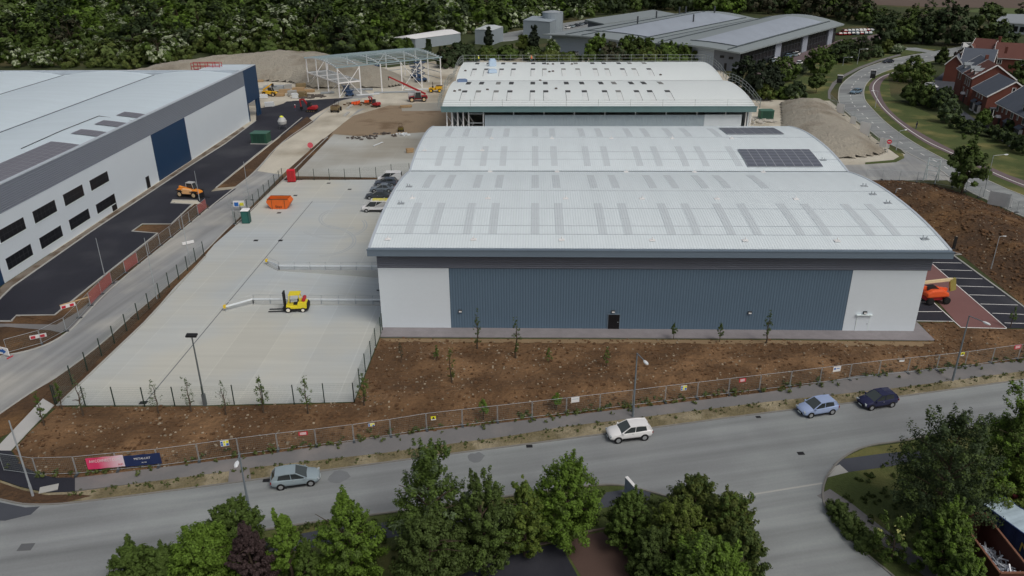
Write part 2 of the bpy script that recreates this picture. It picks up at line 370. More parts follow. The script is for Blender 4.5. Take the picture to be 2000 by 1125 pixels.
# estate road
NORTH = smooth_line([(-400,960),(-150,950),(-50,962),(0,976),(50,987),(125,985),(250,970),(450,944),(631,920),(850,891),(1000,872),(1182,848),(1270,837),(1500,806),(1670,787),(2000,742),(2400,686)], 2)
SOUTH = smooth_line([(-400,1330),(100,1180),(220,1127),(400,1055),(525,1034),(640,1016),(775,1000),(950,975),(1100,955),(1165,947),(1215,947),(1260,958),(1310,972),(1350,985),(1400,1010),(1450,1060),(1490,1125),(1540,1260)], 2)
SIDE = smooth_line([(1890,1260),(1745,1125),(1700,1090),(1650,1045),(1620,1010),(1607,980),(1607,950),(1620,920),(1650,890),(1690,871),(1760,862),(1850,845),(2000,815),(2400,740)], 2)
struct('estate_road', MB().sheet(P2(NORTH+SIDE[::-1]+SOUTH[::-1], .022)), m_road)
sheet('tarmac_patch', [(-150,965),(-50,965),(0,981),(50,991),(78,989),(60,1005),(10,1017),(-150,1015)], .027, m_tar2)
k = MB()
for ln in (NORTH, SOUTH, SIDE): ribbon(k, P2(ln), .16, 0, .1)
struct('estate_road_kerb', k, M('aged_kerb', D(112,110,106), .9, .15, .8, 5))
k = MB(); ribbon(k, P2([(1403,977),(1470,966),(1606,944)]), .18, .022, .028); struct('joint_line', k, m_kerb)
PU = [(147,935),(500,892),(710,860),(825,845),(1000,825),(1300,791),(1500,767),(1675,735),(2000,705),(2400,664)]
PLO = [(147,960),(310,940),(447,922),(500,914),(750,886),(1000,852),(1100,835),(1500,786),(1750,759),(2000,726),(2400,682)]
struct('footway', MB().prism(P2(PU)+P2(PLO)[::-1], 0, .1), m_pave)
struct('verge', MB().prism(P2([(-150,905),(0,939),(40,953),(90,964),(147,962)])+P2(PLO[1:])+P2(NORTH[::-1][:-6]), 0, .09), m_dryverge)
slab('verge_crossing', [(448,921),(487,916),(491,938),(446,944)], .105, m_pave)
sheet('verge_soil', [(-150,908),(0,942),(40,956),(90,967),(147,965),(180,968),(125,982),(50,984),(0,973),(-50,960)], .1, m_soil2)
# brown soil bank between road and buildings
SOILP = P2([(112,795),(400,794),(692,787),(746,652),(743,661),(1826,667),(1795,630),(1862,630),(1876,641),(1966,643),(2300,643),(2400,655)]) + P2(PU[::-1]) + P2([(110,934),(80,929),(47,912),(24,881),(62,840)])
struct('soil_base', MB().sheet([(x,y,.016) for x,y,z in SOILP]), m_soil)
def soil_h(x, y, d):
    e = min(1, d/4.5); px, py = proj((x, y, 0))
    ridge = math.exp(-((py-(765-(px-1100)*.06))/28)**2) if px > 640 else 0
    n = NZ.fractal(Vector((x*.35, y*.35, 1)), 1.0, 2.0, 5)
    return .03 + e*(.28+.5*ridge+.22*n) + min(1,d/1.2)*(.13*NZ.noise(Vector((x*1.3, y*1.3, 3)))+.08*NZ.noise(Vector((x*3.7,y*3.7,5))))
struct('soil_bank', heightfield(SOILP, .42, soil_h), m_soil, True)
def stones(name, poly, n, s0, s1, mat_, seed, hf=None, thr=-.1):
    rs = random.Random(seed); mb = MB(); xs = [p[0] for p in poly]; ys = [p[1] for p in poly]; c = 0
    while c < n:
        x, y = rs.uniform(min(xs), max(xs)), rs.uniform(min(ys), max(ys))
        if not inpoly(x, y, poly): continue
        if NZ.noise(Vector((x*.22,y*.22,seed)))+.25*NZ.noise(Vector((x*.9,y*.9,seed)))+rs.uniform(-.5,.5) < thr: continue
        c += 1; s = s0*(s1/s0)**(rs.random()**2.2); z = hf(x, y, polydist(x, y, poly)) if hf else 0
        vs = []
        for k in range(8):
            sx, sy, sz = (-1,1)[k&1], (-1,1)[k>>1&1], (-1,1)[k>>2&1]
            vs.append((x+sx*s*rs.uniform(.3,.6), y+sy*s*rs.uniform(.3,.6), z+.02+sz*s*rs.uniform(.15,.4)))
        mb.add(vs, [(0,2,3,1),(4,5,7,6),(0,1,5,4),(1,3,7,5),(3,2,6,7),(2,0,4,6)])
    return mb
m_flint = M('chalk_stones', D(124,114,98,.6), .95, .2, 2.0, isl=.3)
o = stones('', SOILP, 3800, .03, .24, m_flint, 3, soil_h).build('scattered_stones', m_flint); tag(o, 'pale flints scattered over the brown soil bank', 'stones', kind='stuff')
m_clod = M('soil_clods', D(84,62,42), .97, .25, .8, 5, isl=.25)
o = stones('', SOILP, 6500, .05, .36, m_clod, 8, soil_h, -.3).build('soil_clods', m_clod); tag(o, 'crumbly brown clods lying over the soil bank', 'soil clods', kind='stuff')
# paving apron in front of the grey-blue warehouse
slab('paving_apron', [(748,640),(1784,647),(1789,629),(1826,666),(1500,662),(743,659)], .12, M('grey_paving', D(118,114,116), .9, .12, .5, 5.0, streak=((1,1,1),.06)))
struct('gravel_edge', MB().sheet(P2([(743,661),(1500,664),(1826,668),(1800,677),(1400,672),(760,668)], .1)), M('sandy_edge', D(118,100,76), .95, .15, .5))
# parking court on the right
sheet('parking_tarmac', [(1740,627),(1863,628),(1877,640),(1822,590),(1800,553),(1795,500),(1700,500)], .026, m_newtar)
sheet('parking_bays_tarmac', [(1795,480),(1848,489),(1877,498),(1861,499),(2000,600),(2110,690),(2045,641),(1966,641),(1820,513)], .027, m_newtar)
sheet('red_paving', [(1876,639),(1800,553),(1810,510),(1822,515),(1965,641)], .032, m_redpave)
k = MB()
for a_, b_ in (((1819,513),(1878,514)),((1834,527),(1899,529)),((1853,543),(1919,545)),((1873,559),(1941,561)),((1893,576),(1963,578)),((1915,594),(1988,596)),((1938,612),(2012,615)),((1962,631),(2036,633)),((1795,590),(1825,591)),((1793,609),(1840,609)),((1790,627),(1862,628))):
    ribbon(k, P2((a_, b_)), .12, .026, .034)
ribbon(k, P2(((1820,515),(1966,641))), .12, .03, .038); ribbon(k, P2(((1876,640),(1966,642))), .15, .03, .05); ribbon(k, P2(((1822,590),(1877,640))), .12, .03, .038)
struct('bay_markings', k, m_mark)
k = MB(); ribbon(k, P2(((1848,489),(1877,498),(1861,499),(2000,601),(2100,690))), .22, 0, .14); struct('parking_kerb', k, m_kerb)
BANKP = P2([(1690,352),(1760,352),(1830,362),(1880,378),(1950,405),(2010,430),(2150,500),(2300,640),(2110,690),(2000,597),(1880,500),(1856,494),(1700,380)])
struct('bank_base', MB().sheet([(x,y,.02) for x,y,z in BANKP]), m_soil2)
def bank_h(x, y, d):
    e = min(1, d/9.0); e = e*e*(3-2*e)
    return e*(1.9+.4*NZ.fractal(Vector((x*.3,y*.3,7)),1.0,2.0,4)) + min(1,d/1.2)*(.12*NZ.noise(Vector((x*1.3,y*1.3,3)))+.07*NZ.noise(Vector((x*2.9,y*2.9,5))))
struct('earth_bank', heightfield(BANKP, .55, bank_h), m_soil2, True)
o = stones('', BANKP, 1200, .04, .28, m_flint, 5, bank_h).build('bank_stones', m_flint); tag(o, 'pale stones scattered over the dark earth bank beside the road', 'stones', kind='stuff')
o = stones('', BANKP, 4000, .08, .6, m_clod, 9, bank_h, -.3).build('bank_clods', m_clod); tag(o, 'crumbly clods over the dark earth bank beside the road', 'soil clods', kind='stuff')
# spoil heaps
def heap(name, px, hmax, slope, label, seed, mat_, step=.9):
    P = P2(px)
    def hf(x, y, d):
        h = hmax*(1-math.exp(-d*slope/hmax)); return h*(1+.12*NZ.noise(Vector((x*.12,y*.12,seed))))+min(1,d)*(.35*NZ.fractal(Vector((x*.4,y*.4,seed)),1.0,2.0,4))
    o = heightfield(P, step, hf, .1).build(name, mat_, smooth=True); tag(o, label, 'spoil heap'); return o
heap('spoil_heap', [(220,150),(380,135),(520,121),(640,119),(700,128),(790,152),(800,166),(760,172),(640,174),(612,174),(560,162),(470,157),(330,160)], 7.4, .75, 'long pale chalk spoil heap rising behind the open steel frame', 2, m_chalkheap)
heap('spoil_heap', [(1522,216),(1520,201),(1618,201),(1660,240),(1735,298),(1720,305),(1660,312),(1600,310),(1540,309),(1524,280)], 3.6, .7, 'sandy flat-topped spoil heap between the warehouses and the curving road', 4, m_chalkheap)
# highway on the right
HL = smooth_line([(2400,590),(2000,425),(1937,395),(1887,372),(1858,350),(1835,330),(1790,308),(1760,292),(1723,275),(1700,256),(1660,226),(1645,211),(1637,197),(1638,180),(1640,170),(1650,158),(1670,143),(1690,132),(1720,122),(1750,114),(1790,106),(1825,101)], 2)
HR = smooth_line([(2400,525),(2000,385),(1912,345),(1850,315),(1785,280),(1735,245),(1705,215),(1690,198),(1687,188),(1687,175),(1692,163),(1705,150),(1725,141),(1745,134),(1790,126),(1850,112),(1900,100)], 2)
struct('highway', MB().strip(resample(P2(HL,.03),110), resample(P2(HR,.03),110)), m_road)
sheet('junction_mouth', [(1650,322),(1690,321),(1740,318),(1764,308),(1768,300),(1755,288),(1800,310),(1880,360),(1885,372),(1850,352),(1690,352),(1640,345)], .026, m_siteroad)
sheet('side_street', [(1765,97),(1800,101),(1835,107),(1900,100),(1960,92),(1960,86),(1880,90),(1825,100),(1790,93),(1765,93)], .034, m_road)
V = MB(); V.prism(P2([(1716,270),(1738,287),(1764,302),(1766,309),(1750,317),(1690,321),(1690,318),(1745,313),(1757,306),(1735,290),(1700,264)]), 0, .1); struct('junction_verge', V, m_verge)
V = MB(); V.strip(resample(P2([(1637,199),(1622,195),(1622,180),(1632,165),(1650,150),(1680,134),(1720,119),(1760,108)],.05),30), resample(P2([(1626,197),(1617,193),(1617,178),(1625,162),(1645,147),(1676,131),(1718,116),(1758,105)],.05),30)); struct('highway_footway', V, m_pave)
CL = smooth_line([(2400,505),(2000,371),(1862,303),(1800,278),(1725,218),(1707,193),(1698,178),(1697,168),(1704,158),(1718,149),(1745,141)],2); CR = smooth_line([(2400,470),(2000,355),(1920,320),(1835,281),(1762,238),(1730,207),(1720,185),(1718,172),(1722,160),(1732,150),(1752,140)],2)
a = resample(P2(CL,.04),90); b = resample(P2(CR,.04),90)
struct('cycle_path', MB().strip(a, b), m_cycle)
mid = [tuple(Vector(p).lerp(Vector(q), .36)) for p, q in zip(a, b)]
k = MB(); ribbon(k, mid, .22, .04, .05)
ctr = resample([tuple(Vector(p).lerp(Vector(q), .47)) for p, q in zip(resample(P2(HL),110), resample(P2(HR),110))], 150)
for i in range(4, 140, 3): ribbon(k, ctr[i:i+2], .2, .03, .042)
struct('lane_markings', k, m_mark)
gr = MB(); gr.strip(resample([(p[0],p[1],.02) for p in P2(HR)],60), resample([(p[0],p[1],.02) for p in P2([(2400,300),(2000,290),(1900,262),(1860,240),(1800,215),(1740,190),(1735,150),(1760,135),(1900,100)])],60)); struct('grass_bank', gr, m_verge)
V = MB(); V.sheet(P2([(1640,197),(1500,195),(1490,175),(1560,155),(1600,120),(1700,108),(1790,93),(1830,97),(1790,104),(1720,119),(1680,130),(1645,146),(1625,162),(1616,180),(1618,193)],.012)); struct('roadside_grass', V, m_verge)
k = MB(); ribbon(k, P2(HL[:-4]), .25, 0, .1); ribbon(k, P2(HR[:-4]), .25, 0, .1); struct('highway_kerb', k, m_kerb)
# housing estate lane, office car park, far field
sheet('estate_lane', [(1812,165),(1845,140),(1870,150),(1862,185),(1880,215),(1915,240),(1960,255),(2010,290),(1975,290),(1940,262),(1890,235),(1840,205)], .03, m_tar2)
sheet('office_forecourt', [(1480,140),(1560,105),(1640,78),(1720,66),(1740,72),(1640,92),(1600,110),(1570,125),(1520,150),(1440,160)], .03, m_cycle)
sheet('office_service_yard', [(930,85),(1000,80),(1060,66),(1180,50),(1200,30),(1100,45),(1000,62),(930,70)], .02, m_road)
sheet('ploughed_field', [(1560,-22),(1700,9),(1800,13),(2000,17),(2500,25),(2900,-28),(2000,-40)], .05, M('ploughed_field', D(86,74,66), .95, .1, .05))
sheet('playing_field', [(1880,22),(1930,14),(2000,17),(2200,20),(2200,38),(2000,33)], .06, M('playing_field_grass', D(72,84,48), .95, .1, .05))
# south side of the estate road
sheet('verge_turf', [(100,1185),(222,1130),(400,1058),(525,1037),(640,1019),(775,1003),(950,978),(1100,958),(1165,950),(1215,950),(1260,961),(1320,978),(1400,1012),(1450,1062),(1500,1180),(1180,1300),(900,1180),(500,1260)], .01, m_verge)
k = MB(); ribbon(k, P2([(300,1120),(560,1064),(640,1048),(760,1035),(900,1017),(1050,992),(1190,976),(1235,968),(1268,975)]), 1.9, .012, .03); struct('south_footway', k, m_tar2)
sheet('car_park_tarmac', [(700,1210),(930,1110),(1010,1080),(1092,1060),(1170,1200),(1000,1330)], .032, m_newtar)
sheet('car_park_paving', [(1097,1062),(1145,1045),(1203,1033),(1300,1180),(1180,1200)], .036, m_brownpave)
k = MB(); ribbon(k, P2([(700,1190),(930,1100),(1015,1072),(1095,1056),(1145,1040),(1205,1029),(1275,1125),(1330,1200)]), .18, 0, .13); struct('car_park_kerb', k, M('old_kerb', D(100,88,80), .9, .15))
sheet('corner_turf', [(1895,1260),(1748,1125),(1704,1090),(1653,1045),(1624,1010),(1611,980),(1611,950),(1624,920),(1653,892),(1692,874),(1762,865),(1852,848),(2002,818),(2400,745),(2600,1400)], .01, m_verge)
sheet('corner_footway', [(1626,908),(1640,897),(1730,885),(1800,880),(1800,900),(1730,912),(1656,922)], .022, m_tar2)
sheet('corner_ramp', [(1614,935),(1622,915),(1640,907),(1657,922),(1614,933)], .026, m_kerb)
k = MB(); ribbon(k, P2([(1608,962),(1650,990),(1700,1030),(1760,1075),(1830,1125),(1900,1180)]), 1.7, .012, .03); struct('side_footway', k, m_pave)
# ------------------------------------------------------------------ buildings
m_roof = M('light_grey_roof_sheet', D(190,199,203), .5, .025, .06, 1.2, rib=('X',.33,.012), spec=.35, streak=((.6,.02,1),.03))
m_roofw = M('new_white_roof_sheet', D(196,206,211), .55, .02, .08, 1.5, rib=('X',.33,.01))
m_roofl = M('pale_roof_sheet', D(178,190,197), .5, .03, .06, 1.0, rib=('Y',.4,.012), streak=((.015,.5,1),.035))
m_rooflight = M('rooflight_panel', D(176,184,188), .45, .04, .8, rib=('X',.33,.012))
m_valley = M('valley_gutter', D(74,82,90), .6, .08)
m_wwall = M('white_wall_panel', D(174,182,188,.56), .5, .025, .25, 3.0, rib=('Z',1.0,.0012))
m_bclad = M('slate_blue_cladding', D(66,82,96,.47), .6, .03, .2, 3.0, rib=('X',.33,.014))
m_gband = M('grey_ribbed_band', D(82,87,97,.5), .6, .04, .3, rib=('Z',.25,.02))
m_gband2 = M('grey_ribbed_band_large', D(96,102,110,.5), .6, .04, .3, rib=('Z',.3,.02))
m_fascia = M('slate_fascia', D(84,96,107,.52), .5, .04, .4)
m_trim = M('pale_trim', D(160,168,176), .5, .04)
m_navy = M('navy_wall_panel', D(22,46,72,.5), .5, .06, .3, 3.0)
m_pv = M('solar_glass', D(84,88,98), .3, .08, .5, spec=.5)
m_pvf = M('solar_frame', D(150,154,160), .5, .05)
m_door = M('black_door', D(16,15,18,.6), .5, .05)
m_lampw = M('lamp_diffuser', D(215,220,222,.6), .4, .03)
ROOFS = {}
def arc_roof(y0, y1, ze, zc):
    """low barrel vault profile across y"""
    def z(y):
        t = max(-1, min(1, (2*y-y0-y1)/(y1-y0))); return ze+(zc-ze)*(1-abs(t)**2.2)
    return z
def vault(mb, x0, x1, y0, y1, zf, n=22, th=.25):
    ys = [y0+(y1-y0)*i/n for i in range(n+1)]
    vs = [(x,y,zf(y)) for y in ys for x in (x0,x1)]+[(x,y,zf(y)-th) for y in ys for x in (x0,x1)]
    o = 2*(n+1); fs = []
    for i in range(n):
        fs.append((2*i,2*i+1,2*i+3,2*i+2)); fs.append((o+2*i,o+2*i+2,o+2*i+3,o+2*i+1))
        fs.append((2*i,2*i+2,o+2*i+2,o+2*i)); fs.append((2*i+1,o+2*i+1,o+2*i+3,2*i+3))
    fs += [(0,o,o+1,1), (2*n,2*n+1,o+2*n+1,o+2*n)]
    return mb.add(vs, fs)
def on_roof(px, py, zf, y0, y1):
    """point of the vault seen at a pixel"""
    lo = at(px, py, zf((y0+y1)/2)); y = lo.y
    for _ in range(40):
        p = at(px, py, zf(y)); y = .5*y+.5*p.y
    return at(px, py, zf(y))
def roof_patch(mb, x0, x1, ya, yb, zf, lift, n=6, th=.05, mi=0):
    ys = [ya+(yb-ya)*i/n for i in range(n+1)]
    return mb.loft([[(x0,y,zf(y)+lift),(x1,y,zf(y)+lift),(x1,y,zf(y)+lift-th),(x0,y,zf(y)+lift-th)][::-1] for y in ys], mi)
def solar(root, x0, x1, ya, yb, zf, nx, ny, lift=.16):
    mb = MB(); roof_patch(mb, x0, x1, ya, yb, zf, lift, max(4, ny), .06, 1)
    for i in range(nx):
        for j in range(ny):
            a = x0+(x1-x0)*(i+.03)/nx; b = x0+(x1-x0)*(i+.97)/nx; c = ya+(yb-ya)*(j+.04)/ny; d = ya+(yb-ya)*(j+.96)/ny
            mb.add([(a,c,zf(c)+lift+.012),(b,c,zf(c)+lift+.012),(b,d,zf(d)+lift+.012),(a,d,zf(d)+lift+.012)], [(0,1,2,3)], 0)
    return mb.build('solar_array', [m_pv, m_pvf], root, world=True)

# ---- main warehouse
X0, X1, YF, YM, YB = -18.9, 46.7, 87.2, 119.7, 151.2
ZE, ZC = 11.0, 12.35
R0, R1 = -19.75, 48.65
z1 = arc_roof(86.6, YM, ZE, ZC); z2 = arc_roof(YM, YB, ZE, ZC)
wh = thing('warehouse', 'large warehouse with pale twin-barrel roof and slate blue front wall', 'warehouse', (14, YF, 0))
def wp(mb, name, mats, par=wh, smooth=False): return mb.build(name, mats, par, smooth, world=True)
xa, xb = -10.3, 38.0
wp(MB().box(X0, xa, YF, YF+.3, -.02, 8.2), 'wall_panel', m_wwall)
wp(MB().box(xa, xb, YF+.03, YF+.33, -.02, 8.2), 'cladding_panel', m_bclad)
wp(MB().box(xb, X1, YF, YF+.3, -.02, 8.2), 'wall_panel', m_wwall)
wp(MB().box(X0-.02, X1+.35, YF-.04, YF+.3, 8.2, 10.2), 'ribbed_band', m_gband)
b = MB(); b.box(X0, X0+.3, YF+.33, YB-.6, RZ-.2, 10.9); b.box(X1-.3, X1, YF+.33, YB-.6, 0, 10.9); b.box(X0+.3, X1-.3, YB-.9, YB-.6, 0, 10.9)
wp(b, 'side_wall', m_wwall)
b = MB(); b.box(X0+.3, X1-.3, YF+.4, YB-1, 9.9, 10.0); wp(b, 'ceiling_deck', m_gband)
b = MB(); vault(b, R0+.35, R1-.3, 86.75, YM-.25, z1); vault(b, R0+.35, R1-.3, YM+.25, YB, z2); rf = wp(b, 'roof', m_roof, smooth=True)
b = MB()
for y0, y1, zf in ((86.6,YM,z1),(YM,YB,z2)):
    for xx in (R0, R1-.3):
        b = MB(); n = 18; ys = [y0+(y1-y0)*i/n for i in range(n+1)]
        b.loft([[(xx,y,zf(y)-.9),(xx,y,zf(y)+.06),(xx+.34,y,zf(y)+.06),(xx+.34,y,zf(y)-.9)] for y in ys]); wp(b, 'verge_trim', m_trim)
b = MB(); b.box(R0, R1, 85.95, 86.7, 10.2, 10.98); b.box(R0-.03, R1+.03, 85.9, 86.0, 10.93, 11.08); b.box(R0, R1, 85.93, 86.02, 10.2, 10.32); wp(b, 'eaves_gutter', m_fascia)
b = MB(); b.box(R0+.35, R1-.35, YM-.3, YM+.3, ZE-.2, ZE-.02); b.box(R0+.35, R1-.35, YM-.34, YM-.26, ZE-.1, ZE+.1); wp(b, 'valley_gutter', m_valley)
b = MB()
for y, zf in ((97.8,z1),(92.3,z1),(105.2,z1),(90.0,z1),(127.6,z2),(124.2,z2),(136.5,z2)): roof_patch(b, R0+.4, R1-.35, y-.05, y+.05, zf, .035, 1, .02)
wp(b, 'lap_joint', M('lap_joint', D(160,168,174), .5), rf)
RLX = [-13.9,-11.0,-7.0,-4.1,1.0,3.9,8.9,11.8,16.9,19.9,24.0,27.0,32.0,34.9,40.0,42.9]
RLX = [on_roof(x, 457, z1, 86.6, YM).x for x in (797.5,846.7,912,962,1045,1094,1178,1228,1312,1362,1429,1480,1564,1615,1700,1750)]
rows = []
for (pa, pb, zf, y0, y1, n) in ((457,397,z1,86.6,YM,16),(367,342,z1,86.6,YM,13),(324,286,z2,YM,YB,13),(267,251,z2,YM,YB,13)):
    ya, yb = on_roof(1045,pa,zf,y0,y1).y, on_roof(1045,pb,zf,y0,y1).y
    for x in RLX[:n]:
        b = MB(); roof_patch(b, x-.52, x+.52, ya, yb, zf, .03, 5, .03); roof_patch(b, x-.53, x+.53, ya+(yb-ya)*.45, ya+(yb-ya)*.45+.07, zf, .045, 1, .02)
        wp(b, 'rooflight', m_rooflight)
# PV arrays
p = on_roof(1461,327,z2,YM,YB); q = on_roof(1607,326,z2,YM,YB); t = on_roof(1452,293,z2,YM,YB)
solar(wh, p.x, q.x, p.y, t.y, z2, 8, 6)
p = on_roof(1420,263,z2,YM,YB); q = on_roof(1530,262,z2,YM,YB); t = on_roof(1408,251,z2,YM,YB)
solar(wh, p.x, q.x, p.y, t.y, z2, 6, 4)
# roof anchors
for y, zf, xs in ((88.6,z1,[757,925,1097,1274,1455,1634]),(101.6,z1,[805,953,1105,1254,1400,1554]),(118.6,z1,[957,1088,1223,1356,1490]),(128.2,z2,[829,942]),(135.6,z2,[960,1078,1194,1313,1429])):
    for px in xs:
        py = proj((14, y, zf(y)))[1]; x = on_roof(px, py, zf, 86.6, YM).x if zf is z1 else at(px, py, zf(y)).x
        b = MB(); b.obox((x,y,zf(y)+.05),(.7,.7,.06)); b.bar((x,y,zf(y)+.05),(x,y,zf(y)+.45),.06); b.bar((x-.28,y,zf(y)+.12),(x+.28,y,zf(y)+.12),.03); wp(b, 'roof_anchor', M('anchor_white', D(205,210,212), .5))
for px, py, zf in ((1806,467,z1),(1705,380,z1),(1734,397,z1),(1608,313,z2),(1688,364,z1),(783,398,z1),(799,365,z1)):
    p = on_roof(px, py, zf, 86.6 if zf is z1 else YM, YM if zf is z1 else YB)
    b = MB(); b.obox((p.x,p.y,p.z+.05),(.9,.6,.06)); b.bar((p.x-.2,p.y,p.z),(p.x-.25,p.y,p.z+.5),.06); b.bar((p.x+.2,p.y,p.z),(p.x+.1,p.y-.2,p.z+.45),.06); wp(b, 'roof_anchor', m_metal)
# doors and wall lights on the front
def pdoor(x0, x1, h, matd, matf, canopy=False):
    b = MB(); b.box(x0-.08, x0, YF-.06, YF+.1, .12, h+.08); b.box(x1, x1+.08, YF-.06, YF+.1, .12, h+.08); b.box(x0-.08, x1+.08, YF-.06, YF+.1, h+.001, h+.09)
    if canopy: b.box(x0-.25, x1+.25, YF-.3, YF-.05, h+.1, h+.17)
    d = MB().box(x0, x1, YF-.04, YF+.02, .12, h); d.box((x0+x1)/2-.01, (x0+x1)/2+.01, YF-.05, YF-.03, .14, h-.02)
    dr = wp(d, 'door', matd); wp(b, 'door_frame', matf, dr); wp(MB().box(x1-.25, x1-.12, YF-.1, YF-.04, 1.05, 1.12), 'door_handle', m_metal, dr)
pdoor(9.2, 10.6, 2.1, m_door, m_fascia)
pdoor(39.55, 41.0, 2.2, m_wwall, m_white, True)
for px, py in ((899,607),(1198,608),(1465,610),(1690,610)):
    p = aty(px, py, YF-.1); b = MB(); b.box(p.x-.22, p.x+.22, YF-.16, YF+.03, p.z-.2, p.z+.12); l = wp(b, 'wall_light', m_dmetal); wp(MB().box(p.x-.17, p.x+.17, YF-.2, YF-.161, p.z-.18, p.z-.02), 'diffuser', m_lampw, l)
# loading bay bits on the west side
b = MB()
for y in (94.6, 98.3, 101.8): b.box(-19.6,-18.95,y-.6,y+.6,RZ,RZ+1.1); b.bar((-20.2,y-1.2,RZ),(-20.2,y-1.2,RZ+.6),.1); b.bar((-22.2,y-1.2,RZ+.35),(-19.5,y-1.2,RZ+.35),.08)
wp(b, 'dock_bumper', m_dmetal)

# ---- warehouse under construction behind
V0, V1, G0, GM, G1 = -20.2, 47.3, 170.3, 202.3, 233.6
y1f = arc_roof(G0, GM, ZE, ZC-.05); y2f = arc_roof(GM, G1, ZE, ZC-.05)
w2 = thing('unfinished_warehouse', 'unfinished warehouse with bright white roof, open rooflight slots and scaffold guard rails', 'warehouse', (14, G0, 0))
def w2p(mb, name, mats, par=w2, smooth=False): return mb.build(name, mats, par, smooth, world=True)
b = MB(); vault(b, V0+.2, V1-.2, G0+.1, GM-.2, y1f); vault(b, V0+.2, V1-.2, GM+.2, G1, y2f); w2p(b, 'roof', m_roofw, smooth=True)
b = MB(); b.box(V0, V1, G0-.6, G0+.2, ZE-1.15, ZE-.02); b.box(V0-.1, V1+.1, G0-.66, G0-.55, ZE-.15, ZE+.06); w2p(b, 'eaves_gutter', M('green_gutter', D(78,100,102,.5), .5, .12, .4, 4))
b = MB().box(V0+.3, V1-.3, GM-.25, GM+.25, ZE-.2, ZE+.02); w2p(b, 'valley_gutter', m_valley)
b = MB().box(-10.9, 36.6, G0+.6, G0+.8, 0, ZE-2.0); b.box(-10.9,36.6,G0+.57,G0+.6,5.0,5.06); b.box(-10.9,36.6,G0+.57,G0+.6,6.9,6.96); w2p(b, 'cladding_panel', M('grey_liner_panel', D(126,138,146,.5), .6, .04, .3, rib=('X',.33,.02)))
w2p(MB().box(36.62, 44.6, G0+.55, G0+.8, 0, ZE-1.95), 'wall_panel', m_wwall)
b = MB(); b.box(V0+1.1,V0+1.4,G0+9,G1-1,0,ZE-.6); b.box(V1-1.3,V1-1,G0+1,G1-1,0,ZE-.6); b.box(V0+1.4,V1-1.3,G1-1.3,G1-1,0,ZE-.6); w2p(b, 'side_wall', m_wwall)
m_wsteel = M('white_painted_steel', D(188,194,196,.55), .6, .05)
for i, x in enumerate([-19.2,-18.0,-16.8,-15.6,-14.4,-11.2,-4.6,2.0,8.6,15.2,21.8,28.4,35.0,41.2,45.6,46.6]):
    b = MB(); b.box(x-.13, x+.13, G0+.95, G0+1.2, 0, ZE-.55)
    if x < -14 or x > 45: b.beam((x,G0+1,5.5),(x+1.1,G0+1,7.2),.06,.06); b.beam((x+1.1,G0+1,7.2),(x,G0+1,8.9),.06,.06)
    w2p(b, 'column', m_wsteel)
b = MB()
for z in (3.2,5.2,7.2,9.2): b.beam((-14.6,G0+.9,z),(-10.9,G0+.9,z),.12,.16)
w2p(b, 'sheeting_rail', m_metal)
b = MB().box(V0+1.4, V1-1.3, G0+1.4, G1-1.4, .02, .12); w2p(b, 'floor_slab', m_conc or m_yard2)
m_slot = M('open_rooflight_slot', D(58,60,62), .8, .1); m_slotw = M('fresh_rooflight', D(198,209,215), .4, .03)
sx = [on_roof(x,199,y1f,G0,GM).x for x in (902,930,966,994,1040,1067,1112,1145,1186,1214,1251,1278,1314)]
for x in sx:
    for zf, ya, yb, dark in ((y1f,G0+3.3,G0+11.8,1),(y1f,G0+19.5,G0+24.6,2),(y2f,GM+3.5,GM+11.5,1),(y2f,GM+19.0,GM+23.0,2)):
        b = MB(); rs = random.Random(int(x*100+ya))
        if dark == 1:
            roof_patch(b, x-.55, x+.55, yb-1.9, yb, zf, .04, 2, .03, 0); roof_patch(b, x-.6, x-.52, ya, yb, zf, .05, 3, .03, 0) if x < 8 else roof_patch(b, x+.52, x+.6, ya, yb, zf, .05, 3, .03, 0)
            for k in range(4): roof_patch(b, x-.55, x+.55, ya+k*1.62, ya+k*1.62+1.4, zf, .04, 1, .03, 1)
        else: roof_patch(b, x-.55, x+.55, ya, yb, zf, .04, 2, .03, 0)
        w2p(b, 'rooflight', [m_slot if rs.random() < .6 else M('half_open_slot', D(112,114,112), .8), m_slotw])
# guard rails round the roof edge
def rail_run(root, pts, h, par_name='guard_rail', post=None, r=.03, mt=m_metal, levels=(.55,1.05), post_every=6.0, zf=None, world=True, pr=None):
    b = MB()
    for lv in levels: b.tube([(x,y,z+lv*h) for x,y,z in pts], r, 5)
    L = 0; last = -99
    for a_, c_ in zip(pts[:-1], pts[1:]):
        a_, c_ = Vector(a_), Vector(c_); d = (c_-a_).length; n = max(1, int(round(d/post_every)))
        for i in range(n+1):
            p = a_.lerp(c_, i/n); b.bar(p-Vector((0,0,.2)), p+Vector((0,0,h*1.08)), pr or r*1.2, 5)
    return b.build(par_name, mt, root, world=world)
m_scaf = M('scaffold_tube', D(120,126,124,.6), .5, .1)
rail_run(w2, [(V0-.4,G0-.9,ZE+.05),(V1+.4,G0-.9,ZE+.05)], 1.5, post_every=6.7, r=.022, mt=m_scaf, levels=(.3,.62,.95))
for xx in (V0-.5, V1+.5):
    for zf, a_, c_ in ((y1f,G0-.9,GM),(y2f,GM,G1+.5)):
        rail_run(w2, [(xx,a_+(c_-a_)*i/10,zf(a_+(c_-a_)*i/10)) for i in range(11)], 1.7, post_every=3.2, r=.05, mt=m_scaf, levels=(.2,.6,1.0))
rail_run(w2, [(V0-.4,G1-3,y2f(G1-3)),(V1+.4,G1-3,y2f(G1-3))], 1.9, post_every=3.4, r=.04, mt=m_scaf, levels=(.15,.55,1.0))

